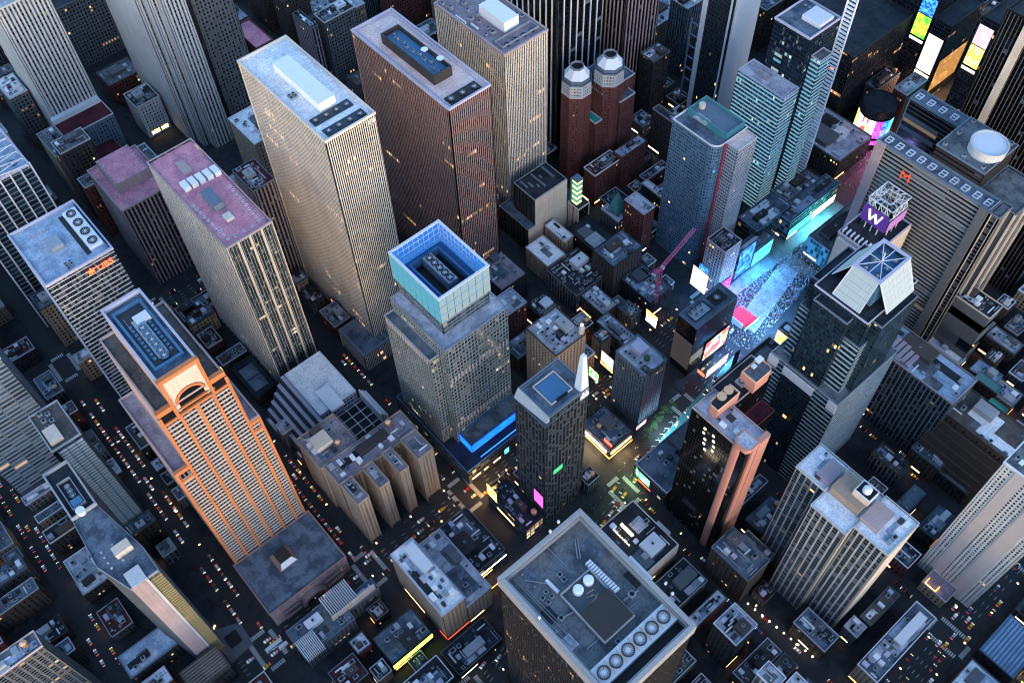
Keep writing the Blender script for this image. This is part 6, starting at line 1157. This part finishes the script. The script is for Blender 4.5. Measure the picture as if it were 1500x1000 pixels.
# ------------------------------------------------------------------ infill: the ordinary lots of every block
LAND = [(-454, 207, 'beige ribbed slab'), (-452, 294, 'red-brown slab'), (-478, 378, 'tan ribbed slab'), (-467, 128, 'pink-roofed tower'), (-496, 36, 'red-sign tower'), (-345, 37, 'orange arched tower'), (-330, -40, 'amber-balcony tower'), (-320, 206, 'blue-crowned tower'), (-220, 206, 'spiked tower'), (-97, 121, 'big square roof'), (-138, 288, 'salmon hotel'), (-133, 373, 'teal glass tower'), (-168, 530, 'striped twin hotel'), (-60, 292, 'striped apartment slab'), (5, 378, 'pale pink-walled tower'), (-310, 450, 'rounded blue hotel'), (-328, 540, 'cyan-banded block'), (-440, 452, 'red-brick octagons'), (-410, 370, 'windowless beige block'), (-740, 220, 'limestone slab'), (-605, 115, 'pink-roofed wing'), (-410, 580, 'white-walled tower'), (-350, 690, 'broad dark tower'), (-176, 640, 'black tower'), (-510, 470, 'white-ribbed black tower'), (-633, 27, 'white-finned tower'), (-790, 128, 'maroon-winged tower')]
WALLS = [('punched_brown', 'brown brick'), ('punched_dark', 'dark brick'), ('punched_red', 'red brick'), ('punched_grey', 'grey stone'), ('punched_tan', 'tan brick'), ('office_dark', 'blue-grey framed')]
ROOFS = [('r_dark', 'black roof'), ('r_blue', 'blue-grey roof'), ('r_grey', 'grey roof'), ('r_lav', 'pale lavender roof'), ('r_white', 'white roof'), ('r_brown', 'brown roof'), ('r_red', 'dull red roof')]
fr = random.Random(21); nfill = 0; seen = {}
def clash(rc, m=.8): return any(rc[0] < f[2] + m and rc[2] > f[0] - m and rc[1] < f[3] + m and rc[3] > f[1] - m for f in FOOT)
def inview(rc, h):
    for x in (rc[0], rc[2]):
        for y in (rc[1], rc[3]):
            for z in (0, h):
                u, v = pix(x, y, z)
                if -10 < u < 1510 and -10 < v < 1010: return True
    return False
OPEN = [(-247, 408, -196, 600), (-460, 80, -417, 112), (-545, 163, -504, 245), (-395, 171, -351, 240), (-400, 60, -384, 80), (-745, 196, -700, 204), (-690, 170, -640, 290), (-247, 320, -200, 354), (-300, 100, -277, 152), (-735, 150, -700, 200)]
rows = sorted(STR.values())
def lots(x0, x1, y0, y1):
    x = x0
    while x < x1 - 7:
        w = fr.uniform(12, 27) if x0 > -560 and y0 < 590 else fr.uniform(26, 44); w = min(w, x1 - x)
        if x1 - (x + w) < 8: w = x1 - x
        if fr.random() < .2: yield (x, y0, x + w - .3, y1)
        else:
            c = (y0 + y1) / 2 + fr.uniform(-6, 6); yield (x, y0, x + w - .3, c - fr.uniform(.3, 2.5)); yield (x, c, x + w - .3, y1)
        x += w
for k in range(len(rows) - 1):
    ya, yb = rows[k] + 9.5, rows[k + 1] - 9.5
    segs = [(-1150, -866), (-834, -577), (-543, -279), (45, 120)]
    b0, b1 = bway(ya), bway(yb)
    if rows[k] < 480: segs += [(-247, min(b0, b1) - 14), (max(b0, b1) + 14, 12)]
    else: segs += [(-246, 12)]
    def gaplots(xa, xb):
        x = xa
        while x < xb - 8:
            yield (x, ya, x + 10.5, (ya + yb) / 2 - 11); yield (x, (ya + yb) / 2 - 10.5, x + 10.5, (ya + yb) / 2 + 10.5); yield (x, (ya + yb) / 2 + 11, x + 10.5, yb); x += 11
    for (xa, xb) in segs:
        if xb - xa < 9: continue
        for rc in list(lots(xa, xb, ya, yb)) + list(gaplots(xa, xb)):
            far = rc[0] < -560 or rc[1] > 590
            if far and rc[2] - rc[0] < 10.6: continue
            if any(rc[0] < f[2] and rc[2] > f[0] and rc[1] < f[3] and rc[3] > f[1] for f in OPEN): continue
            tries = [rc, (rc[0], rc[1], rc[2], (rc[1] + rc[3]) / 2), (rc[0], (rc[1] + rc[3]) / 2, rc[2], rc[3]), (rc[0], rc[1], (rc[0] + rc[2]) / 2, rc[3]), ((rc[0] + rc[2]) / 2, rc[1], rc[2], rc[3])]
            rc = next((t for t in tries if t[2] - t[0] > 7 and t[3] - t[1] > 7 and not clash(t)), None)
            if rc is None: continue
            h = fr.choice([10, 13, 14, 16, 18, 20, 22, 26]) if not far else fr.choice([18, 24, 30, 38, 50, 62, 80])
            if rc[0] > -100 and rc[1] > 150: h = min(h, 18)
            if not inview(rc, h): continue
            (ws, wl), (rs, rl) = fr.choice(WALLS), fr.choice(ROOFS if fr.random() < .75 else ROOFS[1:4]); tk = fr.random() < .12 and h < 60
            cx, cy = (rc[0] + rc[2]) / 2, (rc[1] + rc[3]) / 2; nl = min(LAND, key=lambda q: (q[0] - cx) ** 2 + (q[1] - cy) ** 2)[2]
            size = 'low' if h < 17 else 'mid-height' if h < 40 else 'tall'
            pm_ = fr.choice(['concrete', 'lavender', 'grey_stone', 'white_wall', 'limestone', 'brown_brick']); rim = {'concrete': 'grey-rimmed', 'lavender': 'lavender-rimmed', 'grey_stone': 'dark-rimmed', 'white_wall': 'white-rimmed', 'limestone': 'stone-rimmed', 'brown_brick': 'brown-rimmed'}[pm_]
            sgn = fr.choice(['shop_warm', 'shop_warm', 'lamp_orange', 'shop_white', 'gold_light']) if (not far and fr.random() < .4) else None
            lab = f'{size} {wl} building with {rim} {rl}{" and water tank" if tk else ""}{" and lit shopfront" if sgn else ""} near the {nl}'
            if len(lab.split()) > 16: lab = lab.replace(rim + ' ', '')
            if len(lab.split()) > 16: lab = lab.replace(' and water tank', '')
            seen[lab] = seen.get(lab, 0) + 1
            root = thing('city_building', lab, 'building', (cx, cy, 0), f'ordinary buildings near the {nl}'); zr = tower(root, rc, 0, h, ws, rs, pm_, 1.0, .5)
            nfill += 1
            clutter(root, rc, zr, fr.randint(4, 9), 500 + nfill, 0, True)
            if tk: tank(root, rc[2] - 4, rc[3] - 4, zr, .9)
            if sgn:
                mt = sgn; w = min(8, (rc[2] - rc[0]) * .5)
                panel(root, 'shop_sign', (cx - w / 2, rc[1] - .35), (cx + w / 2, rc[1] - .35), 3, 4.6, mt, .3)
print('infill', nfill)
# the city goes on outside the picture: plain blocks that shade the streets
mb = MB(); sr = random.Random(77)
for k in range(len(rows) - 1):
    ya, yb = rows[k] + 9.5, rows[k + 1] - 9.5
    for (xa, xb) in ((45, 210), (245, 420), (-1150, -866), (-834, -577), (-543, -279), (-247, 12)):
        x = xa
        while x < xb - 15:
            w = sr.uniform(18, 40); rc = (x, ya, min(x + w, xb), yb); h = sr.choice((20, 28, 36, 50, 65, 80)); x += w + .5
            if not clash(rc, 1) and not inview(rc, h + 6): mb.box(rc[0], rc[1], 0, rc[2], rc[3], h, 0, 1)
o = mb.build('surrounding_city', ['brown_brick', 'r_grey']); o['kind'] = 'stuff'; o['label'] = 'blocks of ordinary buildings continuing around the scene'; o['category'] = 'buildings'
# ------------------------------------------------------------------ street life
def car_mesh(name, body, L=4.7, W=1.9, H=1.45, kind='car'):
    mb = MB(); h = L / 2; w = W / 2
    if kind == 'car':
        prof = [(-h, .35), (-h, .75), (-h * .95, .85), (-h * .55, .92), (-h * .32, H), (h * .42, H), (h * .78, .95), (h, .85), (h, .35)]
        n = len(prof); i = len(mb.v)
        for s in (-1, 1):
            for (x, z) in prof: mb.v.append((x, s * w * (.82 if z > 1.2 else 1), z))
        for k in range(n - 1):
            m = 1 if k in (3, 5) else 0
            mb.f.append((i + k, i + n + k, i + n + k + 1, i + k + 1)); mb.m.append(m); mb.uv.append(((0, 0),) * 4)
        mb.f.append(tuple(i + k for k in range(n))); mb.m.append(0); mb.uv.append(((0, 0),) * n); mb.f.append(tuple(i + n + k for k in reversed(range(n)))); mb.m.append(0); mb.uv.append(((0, 0),) * n)
        for s in (-1, 1):
            y = s * w * .93; mb.v += [(-h * .45, y + s * .03, .95), (h * .62, y + s * .03, .95), (h * .38, s * (w * .84), H - .08), (-h * .3, s * (w * .84), H - .08)]; j = len(mb.v) - 4; mb.f.append((j, j + 1, j + 2, j + 3)); mb.m.append(1); mb.uv.append(((0, 0),) * 4)
    else:
        mb.box(-h, -w, .4, h, w, H, 0, 2, True); mb.box(-h - .03, -w * .9, H * .5, -h + .1, w * .9, H * .85, 1)
        for s in (-1, 1): mb.box(-h * .92, s * w - .02 - (.02 if s < 0 else 0), H * .5, h * .92, s * w + .04, H * .8, 1) if kind == 'bus' else None
    for sx in (-.62, .62):
        for s in (-1, 1):
            N = 8; c = [(sx * h + .33 * math.cos(2 * math.pi * q / N), .33 + .33 * math.sin(2 * math.pi * q / N)) for q in range(N)]; i = len(mb.v)
            for yy in (s * (w - .18), s * (w + .02)): mb.v += [(a, yy, b) for a, b in c]
            for q in range(N): mb.f.append((i + q, i + (q + 1) % N, i + N + (q + 1) % N, i + N + q)); mb.m.append(3); mb.uv.append(((0, 0),) * 4)
            mb.f.append(tuple(i + N + q for q in range(N))); mb.m.append(3); mb.uv.append(((0, 0),) * N)
    for s in (-1, 1):
        mb.box(-h - .06, s * w * .7 - .25, .6, -h + .04, s * w * .7 + .25, .85, 4, None, True); mb.box(h - .04, s * w * .7 - .25, .65, h + .06, s * w * .7 + .25, .9, 5, None, True)
    return mb.mesh(name, [body, 'g_black', 'white_wall' if kind != 'car' else body, 'black', 'head_light', 'tail_light'])
stone('car_white', (.75, .75, .76), .35, .04); stone('car_black', (.02, .02, .022), .3, .1); stone('car_silver', (.42, .43, .45), .35, .05, metal=.4); stone('taxi_yellow', (.80, .42, .03), .4, .05); stone('car_red', (.42, .03, .03), .35, .05); stone('car_blue', (.05, .10, .22), .35, .05); stone('bus_teal', (.25, .62, .68), .5, .05)
CARS = {'white': car_mesh('car', 'car_white'), 'black': car_mesh('car', 'car_black'), 'silver': car_mesh('car', 'car_silver'), 'yellow': car_mesh('taxi', 'taxi_yellow'), 'red': car_mesh('car', 'car_red'), 'blue': car_mesh('car', 'car_blue')}
BUS = car_mesh('bus', 'bus_teal', 12, 2.6, 3.2, 'bus'); VAN = car_mesh('van', 'car_white', 6.4, 2.2, 2.8, 'van'); COACH = car_mesh('coach', 'car_white', 12, 2.55, 3.4, 'bus')
vr = random.Random(5); PLACED = []; ncar = 0
def put(me, name, label, cat, x, y, a, group):
    global ncar
    L = 6 if me in (BUS, COACH) else 3.2
    if any(abs(x - p[0]) < p[2] + L * abs(math.cos(a)) + .6 and abs(y - p[1]) < p[3] + L * abs(math.sin(a)) + .6 for p in PLACED): return
    u, v = pix(x, y, 1)
    if not (-5 < u < 1505 and -5 < v < 1005): return
    PLACED.append((x, y, L * abs(math.cos(a)) + 1.1 * abs(math.sin(a)), L * abs(math.sin(a)) + 1.1 * abs(math.cos(a))))
    o = bpy.data.objects.new(name, me); COL.objects.link(o); o.location = (x, y, .0); o.rotation_euler = (0, 0, a); tag(o, label, cat, group); ncar += 1
def pick():
    t = vr.random(); return 'yellow' if t < .17 else 'white' if t < .42 else 'black' if t < .74 else 'silver' if t < .88 else 'blue' if t < .95 else 'red'
# body faces -x at rotation 0
def drop(x, y, a, road, park=False):
    r = vr.random()
    if r < .9 or park: c = pick(); nm = 'taxi' if c == 'yellow' else 'car'; put(CARS[c], nm, (f'yellow taxi on {road}' if c == 'yellow' else f'{c} car on {road}'), nm, x, y, a, f'traffic on {road}')
    elif r < .97: put(VAN, 'van', f'white delivery van on {road}', 'van', x, y, a, f'traffic on {road}')
    else: put(COACH, 'coach', f'white coach on {road}', 'bus', x, y, a, f'traffic on {road}')
def lane_run(pt, length, road, fill, park=False):
    """cars one behind another along a lane, bunched as traffic lights bunch them"""
    s = vr.uniform(0, 8)
    while s < length:
        if vr.random() < fill: drop(*pt(s), road, park); s += vr.uniform(6.6, 9.5)
        else: s += vr.uniform(9, 26)
S = math.pi / 2   # facing -y... rotation of the -x nose
def ave_lanes(x, lanes, ya, yb, hd, road, fill):
    for o_ in lanes: lane_run(lambda q, o_=o_: (x + o_ + vr.uniform(-.25, .25), ya + q, hd), yb - ya, road, fill, abs(o_) > 8)
ave_lanes(-262, (-8.9, -5.2, -1.7, 1.7, 5.2, 8.9), -20, 415, S, 'the avenue past the four-winged hotel', .55)
ave_lanes(28, (-8.9, -5.2, -1.7, 1.7, 5.2, 8.9), 230, 460, -S, 'the wide avenue beside the pale pink-walled tower', .5)
ave_lanes(-560, (-8.9, -1.7, 5.2), 40, 330, -S, 'the avenue behind the pink-roofed tower', .4)
for o_ in (-7.2, -1.7, 1.7, 5.2): lane_run(lambda q, o_=o_: (bway(90 + q) + o_, 90 + q, S + math.atan(.22)), 330, 'the slanting avenue beside the salmon hotel', .4)
for o_ in (-6, -2.5, 1): lane_run(lambda q, o_=o_: (-266 + o_, 424 + q, S), 170, 'the carriageway through the bright square', .6)
for (n, lab, xa, xb, fill, hd) in ((53, 'the side street by the gridded tower', -520, -275, .75, 0), (52, 'the side street beside the orange arched tower', -520, -275, .85, math.pi), (51, 'the side street behind the four-winged hotel', -415, -275, .8, 0), (50, 'the side street below the blue-crowned tower', -420, -275, .5, math.pi), (49, 'the side street in front of the salmon hotel', -175, 14, .5, 0), (48, 'the side street between the teal tower and the apartment slab', -190, 14, .5, math.pi), (47, 'the side street below the grid-fronted block', -150, 14, .5, 0)):
    for o_, f_ in ((-4.4, fill), (4.4, fill * .9), (0, fill * .45)): lane_run(lambda q, o_=o_: (xa + q, STR[n] + o_, hd), xb - xa, lab, f_, o_ != 0)
def single(me, nm, lab, cat, u, v, a): x, y = P(u, v, 0); put(me, nm, lab, cat, x, y, a, None); 
x, y = P(402, 946, 0); o = bpy.data.objects.new('city_bus', BUS); COL.objects.link(o); o.location = (x, y, 0); o.rotation_euler = (0, 0, S); tag(o, 'turquoise city bus crossing the junction by the louvre walls', 'bus')
print('cars', ncar)

# street lamps
lampm = MB(); lampm.cyl(0, 0, 0, 8.5, .12, 6, 0); lampm.beam((0, 0, 8.4), (2.4, 0, 8.9), .16, 0); lampm.box(1.9, -.25, 8.75, 3.1, .25, 8.95, 1, None, True); LAMP = lampm.mesh('street_lamp', ['dark_metal', 'lamp_warm'])
lr = random.Random(3); nl = 0
def lamp(x, y, a, lab, grp):
    global nl
    u, v = pix(x, y, 9)
    if not (0 < u < 1500 and 0 < v < 1000): return
    o = bpy.data.objects.new('street_lamp', LAMP); COL.objects.link(o); o.location = (x, y, .15); o.rotation_euler = (0, 0, a); tag(o, lab, 'street lamp', grp); nl += 1
for (ax, ya, yb, lab) in ((-262, 0, 420, 'past the four-winged hotel'), (28, 230, 460, 'beside the pale pink-walled tower')):
    y = ya
    while y < yb:
        if min(abs(y - q) for q in rows) > 7:
            lamp(ax - 11.2, y, 0, f'dark street lamp on the avenue {lab}', f'lamps on the avenue {lab}'); lamp(ax + 11.2, y + 14, math.pi, f'dark street lamp on the avenue {lab}', f'lamps on the avenue {lab}')
        y += 30
for y in range(100, 420, 28):
    if min(abs(y - q) for q in rows) > 7: lamp(bway(y) + 9.6, y, math.pi, 'dark street lamp on the slanting avenue beside the salmon hotel', 'lamps on the slanting avenue')
for n in (49, 51, 52):
    for x in range(-420 if n > 50 else -170, 10 if n == 49 else -285, 34): lamp(x, STR[n] + 6.2, -math.pi / 2, f'dark street lamp on the side street {"in front of the salmon hotel" if n == 49 else "behind the four-winged hotel" if n == 51 else "beside the orange arched tower"}', f'lamps on side street {n}')
# string of café lamps by the canopy
for k in range(13):
    x, y = P(1064 + k * 10.5, 858 + k * 8.6, 3); o = bpy.data.objects.new('globe_lamp', None); 
    mb = MB(); mb.cyl(x, y, .15, 3.2, .08, 6, 0); mb.cyl(x, y, 3.2, 4.1, .5, 10, 1, 1, .35); mb2 = mb.build('globe_lamp', ['dark_metal', 'lamp_white']); tag(mb2, 'small globe lamp in the row along the amber canopy street', 'street lamp', 'globe lamps along the canopy')

# trees
leaf_cols = ['leaf_a', 'leaf_b']; stone('leaf_a', (.045, .085, .03), var=.4, scale=1.2); stone('leaf_b', (.07, .12, .035), var=.35, scale=1.2)
def tree(x, y, h, lab, grp, seed):
    r = random.Random(seed); t = thing('street_tree', lab, 'tree', (x, y, .15), grp); mb = MB(); mb.cyl(x, y, .15, h * .5, .22, 7, 0, 0, .12)
    for k in range(5): a = r.uniform(0, 6.28); mb.beam((x, y, h * (.3 + .05 * k)), (x + math.cos(a) * h * .25, y + math.sin(a) * h * .25, h * (.55 + .06 * k)), .12)
    mb.build('trunk', ['trunk'], t); mb = MB()
    cl = [(r.gauss(0, h * .17), r.gauss(0, h * .17), h * .65 + r.gauss(0, h * .12), r.uniform(.12, .2) * h) for _ in range(11)]
    for _ in range(420):
        c = r.choice(cl); d = Vector((r.gauss(0, 1), r.gauss(0, 1), r.gauss(0, 1))).normalized() * c[3] * r.uniform(.6, 1.05); p = Vector((x + c[0], y + c[1], c[2])) + d; s = r.uniform(.25, .55)
        u = Vector((r.gauss(0, 1), r.gauss(0, 1), r.gauss(0, .6))).normalized(); w = u.cross(Vector((r.gauss(0, 1), r.gauss(0, 1), r.gauss(0, 1)))).normalized()
        mb.quad(tuple(p - u * s), tuple(p + w * s * .6), tuple(p + u * s), tuple(p - w * s * .6), r.randrange(2))
    mb.build('crown', leaf_cols, t)
for i, (u, v) in enumerate(((985, 592), (976, 600), (966, 612), (958, 622), (950, 632), (944, 642))): tree(*P(u, v, 4), 8, 'leafy green tree in the row beside the slate-blue hotel', 'trees beside the slate-blue hotel', i)
for i, (u, v) in enumerate(((186, 150), (196, 158), (204, 165), (212, 172), (198, 172), (222, 178))): tree(*P(u, v, 4), 9, 'dark street tree in front of the pale hall', 'trees before the pale hall', 20 + i)
for i, (u, v) in enumerate(((330, 190), (336, 200), (343, 210))): tree(*P(u, v, 4), 10, 'dark tree at the foot of the limestone slab', 'trees at the limestone slab', 30 + i)
for i, (u, v) in enumerate(((365, 500), (372, 512), (380, 524), (356, 492), (395, 545))): tree(*P(u, v, 4), 7, 'small dark tree on the paved plaza under the pink-roofed tower', 'plaza trees', 40 + i)

# plaza paving of the square, lit by screens and added lamps, its colour raised as if brighter lit; crowd
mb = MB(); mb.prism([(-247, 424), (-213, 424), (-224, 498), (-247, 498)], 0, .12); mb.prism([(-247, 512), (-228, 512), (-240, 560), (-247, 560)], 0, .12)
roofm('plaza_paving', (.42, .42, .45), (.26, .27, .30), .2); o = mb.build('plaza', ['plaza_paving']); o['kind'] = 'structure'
mb = MB(); mb.quad((-278, 424, .006), (-206, 424, .006), (-240, 585, .006), (-278, 585, .006)); o = mb.build('square_roadway', [roofm('square_asphalt_lit', (.18, .19, .21), (.11, .12, .135), .15)]); o['kind'] = 'structure'  # lighter asphalt, the light pooled on the square put into its colour
mb = MB(); mb.quad((-200, 300, .009), (-192, 300, .009), (-206, 400, .009), (-214, 400, .009)); o = mb.build('teal_lane', ['teal_road']); o['kind'] = 'structure'  # flat teal strip laid over the slanting avenue
mb = MB()
for k in range(9):
    y = 272 + k * 6; x = bway(y) - 2
    mb.quad((x - 2.2, y, .012), (x, y + 2.4, .012), (x, y + 3.1, .012), (x - 2.2, y + .7, .012)); mb.quad((x, y + 2.4, .012), (x + 2.2, y, .012), (x + 2.2, y + .7, .012), (x, y + 3.1, .012))
o = mb.build('chevron_marking', ['road_paint']); o['kind'] = 'structure'
mb = MB(); x, y = P(1432 - 60, 895, 0)
stone('cloth_a', (.12, .12, .15)); stone('cloth_b', (.75, .75, .78)); stone('cloth_c', (.6, .1, .14)); stone('cloth_d', (.12, .3, .7)); stone('skin', (.45, .28, .2)); stone('cloth_e', (.5, .4, .15))
mb = MB(); pr = random.Random(11)
def person(x, y):
    c = pr.choice((0, 0, 1, 1, 1, 2, 3, 5)); w = pr.uniform(.2, .27); hh = pr.uniform(1.55, 1.85); a = pr.uniform(0, 3.14); ca, sa = math.cos(a), math.sin(a)
    for s in (-1, 1): mb.cyl(x + s * .1 * ca, y + s * .1 * sa, .12, hh * .5, .09, 4, 0)
    mb.prism([(x + w * ca - .13 * sa, y + w * sa + .13 * ca), (x - w * ca - .13 * sa, y - w * sa + .13 * ca), (x - w * ca + .13 * sa, y - w * sa - .13 * ca), (x + w * ca + .13 * sa, y + w * sa - .13 * ca)], hh * .48, hh * .85, c, c, .85)
    mb.cyl(x, y, hh * .85, hh, .11, 5, 4, 0, .07)
for _ in range(5200):
    y = pr.uniform(405, 580); f_ = (y - 405) / 175; x = pr.uniform(-252, -206 - f_ * 26)
    if pr.random() < .35 + .65 * math.exp(-((y - 455) / 45) ** 2): person(x, y)
for _ in range(420): person(pr.uniform(-283, -252), pr.uniform(600, 760))
for _ in range(260): y = pr.uniform(100, 400); person(bway(y) + pr.choice((-11.5, 11.5)) + pr.uniform(-1.5, 1.5), y)
for _ in range(200): person(-262 + pr.choice((-13, 13)) + pr.uniform(-1.5, 1.5), pr.uniform(0, 400))
o = mb.build('crowd', ['cloth_a', 'cloth_b', 'cloth_c', 'cloth_d', 'skin', 'cloth_e']); o['kind'] = 'stuff'; o['label'] = 'dense crowd of tiny people filling the bright square and pavements'; o['category'] = 'crowd'
print('lamps', nl)
for o in bpy.data.objects:
    if '_o' in o: del o['_o']
